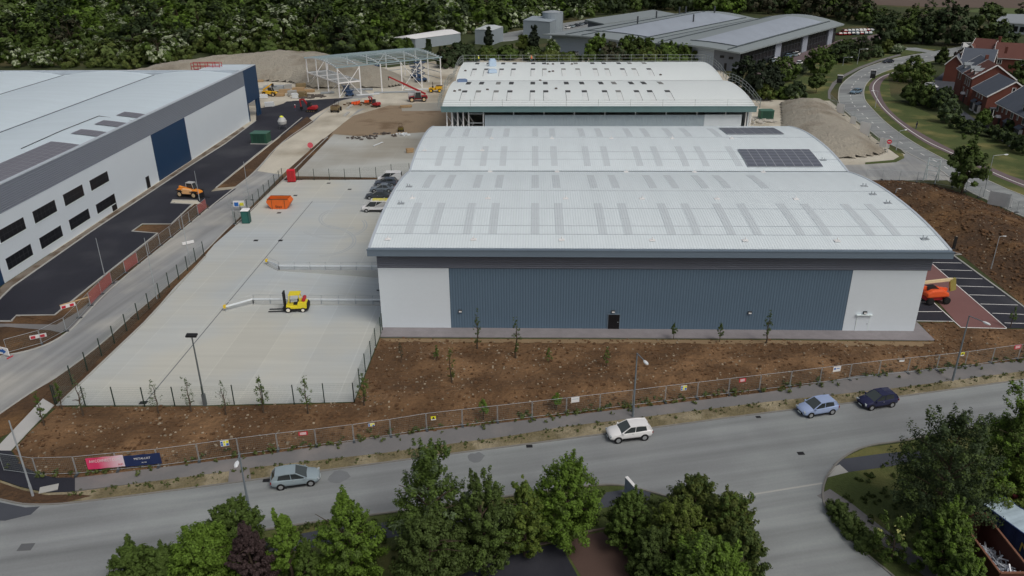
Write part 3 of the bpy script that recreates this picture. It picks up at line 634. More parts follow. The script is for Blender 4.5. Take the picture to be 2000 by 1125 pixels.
# ---- long warehouse on the left
LX, LY1, LZ = -75.3, 205.5, 13.05
lw = thing('warehouse', 'long three-vault warehouse at left, with two rows of office windows', 'warehouse', (LX, 150, 0))
def lp(mb, name, mats, par=lw, smooth=False): return mb.build(name, mats, par, smooth, world=True)
LY0 = 60.0; LXW = -168
ya, yb, yc = atx(294,265,LX).y, atx(360,232,LX).y, LY1
yn = atx(2,530,LX).y; zb = 9.35
def wallseg(y0, y1, mt, nm): lp(MB().box(LX-.3, LX, y0, y1, -.02, zb), nm, mt)
wallseg(yn, ya, m_wwall, 'wall_panel'); wallseg(yb, yc, m_wwall, 'wall_panel')
lp(MB().box(LX-.3, LX+.02, ya, yb, -.02, zb+.01), 'navy_panel', m_navy); lp(MB().box(LX-.3, LX+.02, LY0, yn, -.02, zb+.01), 'navy_panel', m_navy)
lp(MB().box(LX-.3, LX+.05, LY0, yc, zb+.01, LZ), 'ribbed_band', M('ribbed_band_grey', D(100,106,115,.5), .6, .03, .3, rib=('Z',.32,.03)))
# corner canopy in navy on posts
cyb = 215.5
lp(MB().box(LX-12, LX+.1, yc, cyb, 4.6, LZ+.05), 'navy_canopy', m_navy)
for y in (yc+.4, cyb-.6, cyb-2.2):
    lp(MB().box(LX-.5, LX+.05, y-.35, y+.35, 0, 4.6), 'canopy_column', m_navy)
b = MB(); b.box(LXW, LXW+.3, LY0, yc, 0, LZ-.5); b.box(LXW+.3, LX-.35, yc-.4, yc-.1, 0, LZ-.4); b.box(LXW+.3, LX-.35, LY0, LY0+.3, 0, LZ-.4); lp(b, 'rear_wall', m_wwall)
vx = [LX-.6, at(301,144,LZ-.55).x, at(125,144,LZ-.55).x, at(125,144,LZ-.55).x-23.5, LXW]
b = MB(); vl = MB(); zfs = []
for i in range(4):
    xa_, xb_ = vx[i+1], vx[i]
    zf = arc_roof(xa_, xb_, LZ-.9, LZ+.12); zfs.append((xa_, xb_, zf)); n = 20; xs_ = [xa_+.25+(xb_-xa_-.5)*k/n for k in range(n+1)]
    vs = [(x,y,zf(x)) for x in xs_ for y in (LY0,yc-.6)]
    b.add(vs, [(2*k,2*k+2,2*k+3,2*k+1) for k in range(n)])
    vl.box(xa_-.28, xa_+.28, LY0, yc-.7, LZ-1.15, LZ-.85)
lp(b, 'roof', m_roofl, smooth=True); lp(vl, 'valley_gutter', m_valley)
b = MB(); b.box(LX-.62, LX+.12, LY0, cyb+.05, LZ+.055, LZ+.2); b.box(LXW, LX-.62, yc-.6, yc-.1, LZ+.06, LZ+.3); b.box(LXW, LX-.62, yc-.55, yc-.15, LZ-.5, LZ+.05); b.box(LX-12,LX-.62,cyb-.4,cyb+.05,LZ+.055,LZ+.2); lp(b, 'parapet_coping', m_trim)
lp(MB().box(LX-12.0, LX-.65, yc+.02, cyb-.42, LZ+.056, LZ+.1), 'canopy_roof', m_roofl)
# solar arrays on the left roof
def solarx(x0, x1, y0, y1, zf, nx, ny):
    mb = MB(); lift = .15
    for i in range(nx):
        for j in range(ny):
            a_ = x0+(x1-x0)*(i+.03)/nx; c_ = x0+(x1-x0)*(i+.97)/nx; e_ = y0+(y1-y0)*(j+.03)/ny; g_ = y0+(y1-y0)*(j+.97)/ny
            mb.add([(a_,e_,zf(a_)+lift),(c_,e_,zf(c_)+lift),(c_,g_,zf(c_)+lift),(a_,g_,zf(a_)+lift)], [(0,1,2,3)], 0)
            a_-=.03; c_+=.03; e_-=.03; g_+=.03; l2 = lift-.03
            mb.add([(a_,e_,zf(a_)+l2),(c_,e_,zf(c_)+l2),(c_,g_,zf(c_)+l2),(a_,g_,zf(a_)+l2)], [(0,1,2,3)], 1)
    return lp(mb, 'solar_array', [M('solar_glass_plum', D(104,104,112), .35, .08, .5), m_pvf])
zf = zfs[0][2]
for pts in (((232,219),(287,216)),((190,236),(250,233)),((145,254),(208,251))):
    a_ = at(*pts[0], LZ+.4); c_ = at(*pts[1], LZ+.4); solarx(a_.x, c_.x-.3, a_.y-1.3, a_.y+2.2, zf, 6, 2)
a_ = at(105,270,LZ+.4); c_ = at(178,268,LZ+.4); solarx(a_.x, c_.x, 92.0, a_.y-1, zf, 6, 22)
b = MB()
pts = [at(120,250,LZ+.6),at(192,222,LZ+.6),at(270,227,LZ+.3)]
for p in pts: p.z = zf(max(zfs[0][0]+.3,min(zfs[0][1]-.3,p.x)))+.08
e = at(40,285,LZ+.6); e.z = zf(e.x)+.08
b.tube([e]+pts, .07, 4); lp(b, 'conduit', m_dmetal)
# windows: pixel corners of each pane on the wall plane
def lwin(tl, tr, bl, name='window', nm=6):
    y0 = atx(*bl, LX).y; y1 = atx(*tr, LX).y; zt = atx(*tr, LX).z; z0 = atx(*bl, LX).z
    b = MB(); t = .1
    b.box(LX-.1, LX+.06, y0-.12, y1+.12, z0-.13, z0-.001); f_ = lp(b, 'window', m_white)
    lp(MB().box(LX-.12, LX+.015, y0, y1, z0, zt), 'glazing', m_glass, f_)
    b = MB()
    for i in range(1, nm):
        y = y0+(y1-y0)*i/nm; b.box(LX+.016, LX+.05, y-.04, y+.04, z0+.05, zt-.05)
    b.box(LX+.02, LX+.045, y0+.05, y1-.05, (z0+zt)/2-.04, (z0+zt)/2+.04)
    lp(b, 'mullion', M('window_mullion', D(44,46,50,.6), .5), f_)
for tl, tr, bl in (((0,452),(45,424),(2,475)),((62,413),(106,390),(69,437)),((122,381),(160,360),(128,403)),((174,353),(209,334),(179,373)),((10,506),(59,476),(17,528)),((76,465),(118,440),(82,487)),((134,430),(172,407),(139,450)),((185,399),(221,379),(191,418))): lwin(tl, tr, bl)
y = atx(286,358,LX).y; z = atx(288,345,LX).z
d = lp(MB().box(LX-.05, LX+.04, y-.1, y+1.4, .05, 2.3), 'door', m_door); lp(MB().box(LX+.04, LX+.07, y-.2, y-.1, .05, 2.4), 'door_frame', m_trim, d)
y = atx(220,410,LX).y; d = lp(MB().box(LX-.05, LX+.045, y, y+1.6, .05, atx(221,379,LX).z), 'door', m_door)
# ---- steel frame
FLp, FRp, BLp = at(664,191), at(862,167), at(611,167)
ex = (FRp-FLp); ey = (BLp-FLp); LN, WD = ex.length, ey.length; ex.normalize(); ey = Vector((-ex.y, ex.x, 0))
sf = thing('steel_frame_building', 'open steel frame of a new unit with curved purlin roof and no walls', 'steel frame', tuple(FLp))
def fp(u, v, z): return FLp + ex*u + ey*v + Vector((0,0,z))
HE = 8.8; HC = 9.9
def fz(v): return HE+(HC-HE)*(1-(2*v/WD-1)**2)
def sfp(mb, name, mats=m_wsteel): return mb.build(name, mats, sf, world=True)
for i in range(6):
    u = LN*i/5
    for v in ((0, WD/3, WD*2/3, WD) if i in (0,5) else (0, WD)):
        sfp(MB().beam(fp(u,v,0), fp(u,v,fz(v)), .3, .3), 'column')
    b = MB()
    for k in range(10): b.beam(fp(u,WD*k/10,fz(WD*k/10)-.2), fp(u,WD*(k+1)/10,fz(WD*(k+1)/10)-.2), .2, .4)
    sfp(b, 'rafter')
for k in range(16):
    v = WD*k/15; sfp(MB().beam(fp(-.6,v,fz(v)+.1), fp(LN+.6,v,fz(v)+.1), .09 if 0 < k < 15 else .35, .18 if 0 < k < 15 else .4), 'purlin', M('galvanised_purlin', D(116,132,138,.6), .5, .08))
BR = [(fp(0,WD/3,.2),fp(0,0,HE*.5)),(fp(0,WD*2/3,HE*.5),fp(0,WD,.3))]
for u0, u1 in ((LN*.6,LN*.8),(0,LN*.2)): BR += [(fp(u0,0,.3),fp(u1,0,HE-.4)),(fp(u1,0,.3),fp(u0,0,HE-.4)),(fp(u0,WD,.3),fp(u1,WD,HE-.4))]
for p_, q_ in BR: sfp(MB().bar(p_, q_, .1), 'brace')
b = MB()
for v in (0,WD/3,WD*2/3,WD): b.beam(fp(0,v,4.3),fp(LN*.2,v,4.3),.25,.35)
b.beam(fp(0,0,4.3),fp(0,WD,4.3),.25,.35); b.beam(fp(LN*.2,0,4.3),fp(LN*.2,WD,4.3),.25,.35)
sfp(b, 'floor_beam')
b = MB()
for k in range(12): v = WD*k/12; b.obox(fp(LN*.1,v+WD/24,4.55),(LN*.19,WD/40,.12),rz=atan2(ex.y,ex.x))
sfp(b, 'floor_deck', m_metal)
b = MB()
for z in (2.2,4.2,6.2,7.8): b.beam(fp(LN,0,z),fp(LN,WD,z),.1,.2); b.beam(fp(LN*.6,WD,z),fp(LN,WD,z),.1,.2)
sfp(b, 'sheeting_rail', m_metal)
# ---- office building with wavy grey roof
RA, RB_, RC, RD = at(1059,67,7.2), at(1446,103,7.2), at(1649,47,7.6), at(1318,27,7.6)
of = thing('office_building', 'wide low grey office with wavy metal roof and glazed side among dark trees', 'office', (RA.x+40, RA.y-10, 0))
def ofp(mb, name, mats, par=of, smooth=False): return mb.build(name, mats, par, smooth, world=True)
def bil(u, v): return (RA*(1-u)+RB_*u)*(1-v)+(RD*(1-u)+RC*u)*v
def wave(u): return (2.3*sin(pi*u/.52)**1 if u < .52 else 3.1*sin(pi*(u-.52)/.48))
def rp(u, v, dz=0): p = bil(u, v); return (p.x, p.y, p.z+wave(u)*(.35+.65*v)+dz)
m_ofr = M('grey_standing_seam', D(122,130,132), .5, .05, .05, .8); m_ofp = M('pale_roof_film', D(142,150,160), .4, .06, .1, .8, streak=((.3,.02,1),.06))
N1, N2 = 32, 8
vs = [rp(i/N1, j/N2) for j in range(N2+1) for i in range(N1+1)]
vs2 = [rp(i/N1, j/N2, -.5) for j in range(N2+1) for i in range(N1+1)]
q = N1+1; b = MB(); o = len(vs)
fs = [(j*q+i,j*q+i+1,(j+1)*q+i+1,(j+1)*q+i) for j in range(N2) for i in range(N1)]; fs += [tuple(o+x for x in f[::-1]) for f in fs]
for i in range(N1): fs += [(i,o+i,o+i+1,i+1), (N2*q+i+1,o+N2*q+i+1,o+N2*q+i,N2*q+i)]
for j in range(N2): fs += [(j*q,(j+1)*q,o+(j+1)*q,o+j*q), (j*q+N1,o+j*q+N1,o+(j+1)*q+N1,(j+1)*q+N1)]
b.add(vs+vs2, fs); ofp(b, 'roof', m_ofr, smooth=True)
def patch(name, u0, u1, v0, v1, dz, mt, n=10):
    b = MB(); b.add([rp(u0+(u1-u0)*i/n, v, dz) for v in (v0, v1) for i in range(n+1)], [(i,i+1,n+2+i,n+1+i) for i in range(n)]); return ofp(b, name, mt)
for u0,u1,v0,v1 in ((.22,.47,.14,.93),(.74,.93,.09,.9)):
    patch('roof_film', u0, u1, v0, v1, .14, m_ofp)
b = MB()
for u in (.13,.22,.475,.52,.62,.94): b.tube([rp(u, v/8*.95+.01, .17) for v in range(9)], .22, 4)
for u0,u1,v in ((.13,.475,.14),(.72,.94,.09)): b.tube([rp(u0+(u1-u0)*k/8, v, .18) for k in range(9)], .2, 4)
ofp(b, 'roof_seam', M('roof_seam', D(70,78,82), .6))
for u, v in ((.2,.42),(.13,.66),(.38,.62),(.1,.9),(.14,.9),(.3,.93)):
    p = Vector(rp(u,v)); ofp(MB().bar(p, p+Vector((0,0,3.2)), .35, 8), 'flue', m_dmetal)
def wl(u, v): p = bil(u, v); return (p.x, p.y)
b = MB(); ins = .03
for i in range(12):
    u0, u1 = .03+.84*i/12, .03+.84*(i+1)/12
    p, r_ = wl(u0,.03), wl(u1,.03); za, zb_ = rp(u0,.03,-.45)[2], rp(u1,.03,-.45)[2]; b.add([(*p,0),(*r_,0),(*r_,zb_),(*p,za)], [(0,1,2,3)])
p, r_ = wl(.03,.03), wl(.03,.97); b.add([(*p,0),(*p,6.7),(*r_,6.9),(*r_,0)], [(0,1,2,3)])
p, r_ = wl(.03,.97), wl(.97,.97); b.add([(*p,0),(*p,7),(*r_,7),(*r_,0)], [(0,1,2,3)])
ofp(b, 'wall', M('grey_office_wall', D(128,136,146,.45), .6, .06, .2, rib=('Z',.6,.02)))
b = MB(); p, r_ = wl(.87,.03), wl(.87,.1); s_, t_ = wl(.975,.1), wl(.975,.05)
b.add([(*p,0),(*wl(.975,.05),0),(*wl(.975,.05),7),(*p,8)], [(0,1,2,3)]); ofp(b, 'entrance_wall', M('charcoal_wall', D(84,88,96,.45), .6, .05))
b = MB(); c_ = wl(.975,.06); e_ = wl(.975,.97); b.add([(*c_,0),(*e_,0),(*e_,7.0),(*c_,6.7)], [(0,1,2,3)]); gz = ofp(b, 'glazed_facade', m_glass)
b = MB()
for k in range(1,30): p = wl(.977,.06+.91*k/30); b.bar((*p,0),(*p,6.8),.08,4)
for z in (2.2,4.4): b.bar((*wl(.977,.07),z),(*wl(.977,.96),z),.1,4)
ofp(b, 'mullion', m_dmetal, gz)
for v in (.36,.62,.9):
    p, r_ = wl(.98,v-.025), wl(.98,v+.025); ofp(MB().prism([p, r_, wl(.945,v+.025), wl(.945,v-.025)], 0, 6.7), 'pier', M('pale_pier', D(120,126,136,.5), .6))
for u0, u1, z0, z1_ in ((.895,.912,4.3,5.2),(.93,.948,4.0,4.9),(.915,.925,.1,2.6)):
    p, r_ = Vector((*wl(u0,.03+(u0-.87)/.105*.02),0)), Vector((*wl(u1,.03+(u1-.87)/.105*.02),0)); dn = Vector((RR.x,RR.y,0)); nn = Vector((p.y-r_.y, r_.x-p.x, 0)).normalized()*-.12
    b = MB(); b.add([tuple(p+nn+Vector((0,0,z0))),tuple(r_+nn+Vector((0,0,z0))),tuple(r_+nn+Vector((0,0,z1_))),tuple(p+nn+Vector((0,0,z1_)))], [(0,1,2,3)]); ofp(b, 'window' if z0 > 1 else 'door', m_glass)
# rear wing
A_, B_2, C_, D_ = at(1142,38,7), at(1180,46.5,7.2), at(1318,26.5,8), at(1276,19,8)
b = MB(); b.add([tuple(A_),tuple(B_2),tuple(C_),tuple(D_)]+[tuple(x-Vector((0,0,.6))) for x in (A_,B_2,C_,D_)], [(0,1,2,3),(7,6,5,4),(0,4,5,1),(1,5,6,2),(2,6,7,3),(3,7,4,0)]); ofp(b, 'wing_roof', m_ofr)
c_ = (A_+B_2+C_+D_)/4; b = MB(); b.prism([tuple(c_+(x-c_)*.93)[:2] for x in (A_,B_2,C_,D_)], 0, 6.3); ofp(b, 'wing_wall', m_gband)

# ---- small sheds behind the site
def shed(name, label, cat, px4, h, rise, mroof, mwall):
    """px4: base corners in pixels, first edge is the gable side"""
    P = [at(*q) for q in px4]; c = sum(P, Vector())/4
    r = thing(name, label, cat, tuple(c))
    b = MB(); b.prism([tuple(p)[:2] for p in P], 0, h); b.build('wall', mwall, r, world=True)
    m01 = (P[0]+P[1])/2+Vector((0,0,h+rise)); m32 = (P[3]+P[2])/2+Vector((0,0,h+rise)); up = Vector((0,0,h+.02)); b = MB()
    ov = lambda p: c+(p-c)*1.02
    b.add([tuple(ov(P[0])+up),tuple(ov(P[1])+up),tuple(ov(P[2])+up),tuple(ov(P[3])+up),tuple(m01),tuple(m32)], [(0,4,5,3),(4,1,2,5),(0,1,4),(2,3,5),(0,3,2,1)]); b.build('roof', mroof, r, world=True)
    return r
m_swall = M('shed_wall_grey', D(108,116,122,.45), .7, .06, .3, rib=('Z',.5,.02)); m_sroof = M('shed_white_roof', D(212,220,222), .5, .03)
shed('industrial_shed', 'low shed with bright white roof standing in front of the wood', 'shed', [(769,93),(812,96),(900,84),(868,76)], 4.2, .9, m_sroof, m_swall)
shed('storage_shed', 'small pale grey box shed beside the green skip container', 'shed', [(928,86),(962,88),(983,80),(950,76)], 6.2, .5, M('shed_pale_roof', D(170,176,178), .6), m_swall)
shed('plant_building', 'grey flat plant building beside the round storage tank', 'shed', [(1022,72),(1074,76),(1090,68),(1040,62)], 7.5, .4, m_swall, m_swall)
p = at(1079,68); t = thing('storage_tank', 'round grey storage tank beside the plant building', 'tank', tuple(p)); MB().bar((0,0,0),(0,0,10.5),5.0,20).build('shell', m_swall, t); MB().bar((0,0,10.5),(0,0,11.2),5.1,20,r2=1.2).build('lid', m_metal, t)
p = at(943,84); t = thing('skip_container', 'teal green skip container beside the pale shed', 'container', tuple(p), .3); MB().box(-3,3,-1.2,1.2,.2,2.6).build('body', M('teal_steel', D(32,92,84,.6), .6), t); MB().box(-3.05,3.05,-1.25,1.25,2.6,2.75).build('rim', m_dmetal, t)
# pale low building far right
r = shed('low_building', 'long pale flat building at far right beside the playing field', 'building', [(1938,62),(2080,75),(2110,52),(1960,45)], 4.5, .6, M('low_pale_roof', D(128,134,138), .6), M('low_white_wall', D(150,156,160,.5), .6))
b = MB(); P0, P1 = at(1938,62), at(2080,75); d = P1-P0; nn = Vector((d.y,-d.x,0)).normalized()*.05
for k in range(11):
    a_ = P0+d*(k+.15)/11+nn; c_ = P0+d*(k+.85)/11+nn; b.add([(a_.x,a_.y,1),(c_.x,c_.y,1),(c_.x,c_.y,3.4),(a_.x,a_.y,3.4)], [(0,1,2,3)])
b.build('glazing', m_glass, r, world=True)
# ------------------------------------------------------------------ brick houses on the right
m_brick = M('red_brick', D(86,51,43,.5), .9, .14, .5, 8.0, obj=True); m_slate = M('slate_tiles', D(76,82,92), .75, .12, .5, 6.0, obj=True); m_redtile = M('clay_tiles', D(88,56,50), .8, .14, .5, 6.0, obj=True)
m_barge = M('white_bargeboard', D(190,190,188,.55), .6)
def house(label, loc, rz, L, W, he, hr, tile, feats, group='brick houses along the estate lane'):
    """ridge along local x; front is local -y"""
    h = thing('brick_house', label, 'house', loc, rz, group)
    b = MB(); b.box(-L/2,L/2,-W/2,W/2,0,he)
    for s in (-1,1): x = s*L/2; b.add([(x,-W/2,he),(x,W/2,he),(x,0,hr-.1)], [(0,1,2) if s > 0 else (2,1,0)])
    b.build('wall', m_brick, h)
    o = .35; dz = (hr-he)/(W/2)*o; b = MB()
    for s in (-1,1):
        a = [(-L/2-o,s*(W/2+o),he-dz),(L/2+o,s*(W/2+o),he-dz),(L/2+o,0,hr),(-L/2-o,0,hr)]
        b.add(a+[(x,y,z+.18) for x,y,z in a], [(0,1,2,3),(7,6,5,4),(0,4,5,1),(1,5,6,2),(2,6,7,3),(3,7,4,0)])
    rf = b.build('roof', tile, h)
    for x in (-L/2-o-.03, L/2+o+.03):
        b = MB()
        for s in (-1,1): b.beam((x,s*(W/2+o),he-dz+.05),(x,0,hr+.05),.1,.32)
        b.build('bargeboard', m_barge, h)
    for s in (-1,1): MB().beam((-L/2-o,s*(W/2+o),he-dz),(L/2+o,s*(W/2+o),he-dz),.14,.16).build('gutter', m_barge, h)
    def win(face, t, z, w_, h_, nm='window'):
        if face == 'f': c, ax = (t,-W/2-.03,z), 'x'
        elif face == 'l': c, ax = (-L/2-.03,t,z), 'y'
        else: c, ax = (L/2+.03,t,z), 'y'
        def slab(k, dw, dh):
            e = .05*k; return MB().box(c[0]-dw/2,c[0]+dw/2,c[1]-e,c[1]+e,z-dh/2,z+dh/2) if ax == 'x' else MB().box(c[0]-e,c[0]+e,c[1]-dw/2,c[1]+dw/2,z-dh/2,z+dh/2)
        f_ = slab(1, w_+.2, h_+.2).build(nm, m_barge, h); n = 2 if w_ > .8 else 1
        b = MB()
        for i in range(n):
            cc = -w_/2+w_*(i+.5)/n; hw = w_/n/2-.05
            if ax == 'x': b.box(c[0]+cc-hw,c[0]+cc+hw,c[1]-.07,c[1]+.07,z-h_/2,z+h_/2)
            else: b.box(c[0]-.07,c[0]+.07,c[1]+cc-hw,c[1]+cc+hw,z-h_/2,z+h_/2)
        b.build('pane', m_glass, f_)
    for ft in feats:
        if ft[0] == 'w': win(*ft[1:])
        elif ft[0] == 'bay':
            _, face, t, w_ = ft; b = MB(); x = t
            pb = ((lambda a,b_,c,d,e,f: (a,b_,c,d,e,f)))
            if face == 'f':
                wb = MB().box(x-w_/2,x+w_/2,-W/2-.8,-W/2+.01,.05,2.35).build('bay_window', m_barge, h)
                g = MB()
                for i in range(4): a = x-w_/2+w_*(i+.12)/4; g.box(a,a+w_/4*.76,-W/2-.84,-W/2-.7,.5,2.2)
                g.build('pane', m_glass, wb); MB().add([(x-w_/2-.2,-W/2-1.0,2.3),(x+w_/2+.2,-W/2-1.0,2.3),(x+w_/2+.2,-W/2,3.1),(x-w_/2-.2,-W/2,3.1),(x-w_/2-.2,-W/2-1.0,2.4),(x+w_/2+.2,-W/2-1.0,2.4)],[(0,1,5,4),(4,5,2,3),(0,4,3),(1,2,5),(0,3,2,1)]).build('bay_roof', m_slate, wb)
            else:
                s = -1 if face == 'l' else 1; xx = s*L/2
                wb = MB().box(min(xx,xx+s*.8),max(xx,xx+s*.8),t-w_/2,t+w_/2,.05,2.35).build('bay_window', m_barge, h); g = MB()
                for i in range(4): a = t-w_/2+w_*(i+.12)/4; g.box(min(xx+s*.7,xx+s*.84),max(xx+s*.7,xx+s*.84),a,a+w_/4*.76,.5,2.2)
                g.build('pane', m_glass, wb)
                MB().box(min(xx,xx+s*1.0),max(xx,xx+s*1.0),t-w_/2-.15,t+w_/2+.15,2.36,2.55).build('bay_roof', m_slate, wb)
        elif ft[0] == 'dormer':
            x = ft[1]; y0 = -W/2+.2; zb = he+.6
            d = MB().box(x-.75,x+.75,y0+.5,y0+3.2,he-.2,zb+1.1).build('dormer', m_barge, h)
            MB().box(x-.5,x+.5,y0+.46,y0+.6,zb-.1,zb+.9).build('pane', m_glass, d)
            MB().add([(x-1,y0+.2,zb+1.05),(x+1,y0+.2,zb+1.05),(x,y0+.2,zb+1.8),(x-1,y0+3.4,zb+1.05),(x+1,y0+3.4,zb+1.05),(x,y0+3.4,zb+1.8)],[(0,1,2),(5,4,3),(0,2,5,3),(1,4,5,2),(0,3,4,1)]).build('dormer_roof', M('grey_dormer_roof', D(120,126,130), .6), d)
        elif ft[0] == 'door':
            x = ft[1]; d = MB().box(x-.5,x+.5,-W/2-.08,-W/2,.05,2.1).build('door', m_door, h)
            MB().add([(x-.9,-W/2-1.0,2.4),(x+.9,-W/2-1.0,2.4),(x,-W/2-1.0,3.0),(x-.9,-W/2,2.4),(x+.9,-W/2,2.4),(x,-W/2,3.0)],[(0,1,2),(0,2,5,3),(1,4,5,2),(0,3,4,1)]).build('porch_roof', m_barge, d)
        elif ft[0] == 'chimney':
            MB().box(ft[1]-.4,ft[1]+.4,-.4,.4,hr-.8,hr+1.2).build('chimney', m_brick, rf)
        elif ft[0] == 'gable':
            x = ft[1]; w_ = ft[2]; g = MB(); y1 = -W/2-.4; zr = he+w_*.55
            g.add([(x-w_/2,y1,0),(x+w_/2,y1,0),(x+w_/2,y1,he),(x,y1,zr),(x-w_/2,y1,he),(x-w_/2,.0,0),(x+w_/2,.0,0),(x+w_/2,.0,he),(x,.0,zr),(x-w_/2,.0,he)],[(0,1,2,3,4),(1,6,7,2),(5,0,4,9)]); g.build('cross_gable', m_brick, h)
            g = MB(); o2 = .3
            for s in (-1,1): a = [(x+s*(w_/2+o2),y1-o2,he-.3),(x,y1-o2,zr+.05),(x,.3,zr+.05),(x+s*(w_/2+o2),.3,he-.3)]; g.add(a+[(p,q_,r_+.15) for p,q_,r_ in a],[(0,1,2,3),(7,6,5,4),(0,4,5,1),(3,2,6,7)])
            g.build('gable_roof', tile, h); g = MB()
            for s in (-1,1): g.beam((x+s*(w_/2+o2),y1-o2-.03,he-.2),(x,y1-o2-.03,zr+.15),.1,.3)
            g.build('bargeboard', m_barge, h)
    return h
def px_dir(a, b): p, q = at(*a), at(*b); return atan2(q.y-p.y, q.x-p.x), (q-p).length, (p+q)/2
# front walls run down to the right in the photograph, facing the grass
def place_house(label, fl, fr, W, he, hr, tile, feats):
    """fl/fr: pixels of the feet of the front wall, seen from the grass left to right"""
    rz, L, mid = px_dir(fl, fr); n = Vector((-sin(rz), cos(rz), 0)); c = mid+n*W/2
    return house(label, (c.x,c.y,0), rz, L, W, he, hr, tile, feats)
W_ = 'w'
place_house('slate-roofed brick house with white gable edge and three narrow front windows', (1892,210), (1920,228), 11.5, 5.4, 9.2, m_slate,
    [(W_,'f',-2.2,4.4,.5,1.1),(W_,'f',0,4.4,.5,1.1),(W_,'f',2.2,4.4,.5,1.1),('bay','f',-2.0,2.2),('bay','f',1.9,2.2),(W_,'r',-1.5,4.0,1.5,1.4),(W_,'r',0,7.0,.7,1.2),('bay','r',-3,3.2)])
place_house('right-hand brick house with white porch and dormer, cut by the frame edge', (1938,242), (2013,285), 11.0, 5.4, 9.6, m_slate,
    [(W_,'f',-10.5,4.2,1.0,1.5),(W_,'f',-7.5,4.4,.5,1.1),(W_,'f',-5.0,4.4,.5,1.1),(W_,'f',-1.6,4.2,1.2,1.5),(W_,'f',1.5,4.4,.6,1.1),(W_,'f',5,4.2,1.2,1.5),('door',-8),('bay','f',-2.5,2.4),('bay','f',4.5,2.6),('dormer',2.0)])
place_house('tall brick townhouse with two pale dormers in its clay tiled roof', (1873,194), (1888,206), 10.5, 7.6, 11.2, m_redtile,
    [('dormer',-2.0),('dormer',2.0),(W_,'f',-2.2,5.8,.7,1.8),(W_,'f',0,5.8,.7,1.8),(W_,'f',2.2,5.8,.7,1.8),(W_,'f',-2.2,3.0,.7,1.8),(W_,'f',2.2,3.0,.7,1.8),('door',0)])
place_house('narrow brick townhouse with slate roof and pale dormer behind the twin-dormer one', (1861,180), (1872,191), 10.5, 7.2, 11.0, m_slate,
    [('dormer',0.0),(W_,'f',-1.5,5.6,.7,1.6),(W_,'f',1.5,5.6,.7,1.6),('chimney',3.2)])
place_house('broad slate-roofed brick house with a small white-edged front gable', (1868,160), (1928,165), 11.0, 5.4, 10.0, m_slate,
    [('gable',-6,5.0),(W_,'f',2,4.0,1.4,1.5),(W_,'f',-2,4.0,.7,1.3),(W_,'f',6,4.0,.7,1.3),('chimney',7)])
place_house('farthest brick house with clay tiled roof and white gable peak', (1885,135), (1925,139), 10.5, 5.6, 10.0, m_redtile,
    [('gable',-3,5.0),(W_,'f',3,4.0,1.2,1.4),('chimney',4)])
place_house('low clay-roofed brick house at the frame edge behind the slate ones', (1935,142), (2025,148), 11.5, 5.2, 9.4, m_redtile,
    [(W_,'f',-9,3.8,1.0,1.3),(W_,'f',-5,3.8,1.2,1.3),(W_,'f',2,3.8,1.2,1.3)])
# ------------------------------------------------------------------ vehicles and plant
m_rim = M('wheel_rim', D(140,142,144,.6), .4, .05, metal=.5); m_lamp = M('headlamp_glass', D(140,148,152,.6), .2, .02); m_tail = M('tail_lamp', D(120,20,22,.6), .3, .02)
m_cglass = M('car_glass', (.035,.042,.045), .08, .05, spec=.7)
def paint(name, c): return M('paint_'+name, D(*c, .56), .25, .02, .5, spec=.6)
def add_wheel(root, c, r, w_, rim=m_rim, ax='y'):
    b = MB(); c = Vector(c); d = Vector((0,1,0)) if ax == 'y' else Vector((1,0,0)); n = 18
    rings = []
    for k, rr in ((-.5,.86),(-.42,.97),(-.25,1),(.25,1),(.42,.97),(.5,.86)):
        rings.append([c+d*w_*k+Vector((cos(2*pi*i/n)*r*rr if ax == 'y' else 0, 0 if ax == 'y' else cos(2*pi*i/n)*r*rr, sin(2*pi*i/n)*r*rr)) for i in range(n)])
    b.loft(rings); o = b.build('wheel', m_black, root, True)
    MB().bar(c-d*w_*.53, c+d*w_*.53, r*.62, 12).build('rim', rim, o); return o
KINDS = { # x fractions from the tail (-.5) to the nose (.5), heights as fractions of H
 'hatch': dict(body=[(-.5,.80,.30,.58),(-.47,.92,.22,.64),(-.36,1,.17,.655),(0,1,.16,.64),(.2,1,.16,.63),(.27,1,.17,.62),(.4,.97,.18,.54),(.47,.86,.22,.47),(.5,.7,.28,.38)], gh=[(-.485,.62),(-.40,.95),(-.18,1.0),(.02,.985),(.25,.62)]),
 'suv':   dict(body=[(-.5,.82,.34,.60),(-.47,.94,.26,.66),(-.36,1,.2,.67),(0,1,.2,.65),(.2,1,.2,.64),(.28,1,.2,.63),(.42,.97,.22,.57),(.48,.87,.26,.5),(.5,.74,.32,.42)], gh=[(-.485,.64),(-.41,.95),(-.2,1.0),(.02,.985),(.24,.63)]),
 'sedan': dict(body=[(-.5,.80,.32,.56),(-.47,.9,.24,.62),(-.34,1,.18,.64),(0,1,.17,.62),(.2,1,.17,.61),(.27,1,.18,.6),(.41,.97,.19,.53),(.47,.86,.22,.47),(.5,.7,.28,.38)], gh=[(-.40,.62),(-.24,.95),(-.1,1.0),(.02,.985),(.22,.6)]),
 'van':   dict(body=[(-.5,.95,.2,.52),(-.48,1,.16,.54),(-.3,1,.15,.54),(0,1,.15,.54),(.2,1,.15,.54),(.3,1,.15,.53),(.42,.98,.16,.47),(.48,.9,.18,.42),(.5,.78,.24,.34)], gh=[(-.495,.52),(-.485,.97),(-.3,1.0),(.16,.99),(.36,.52)]),
}
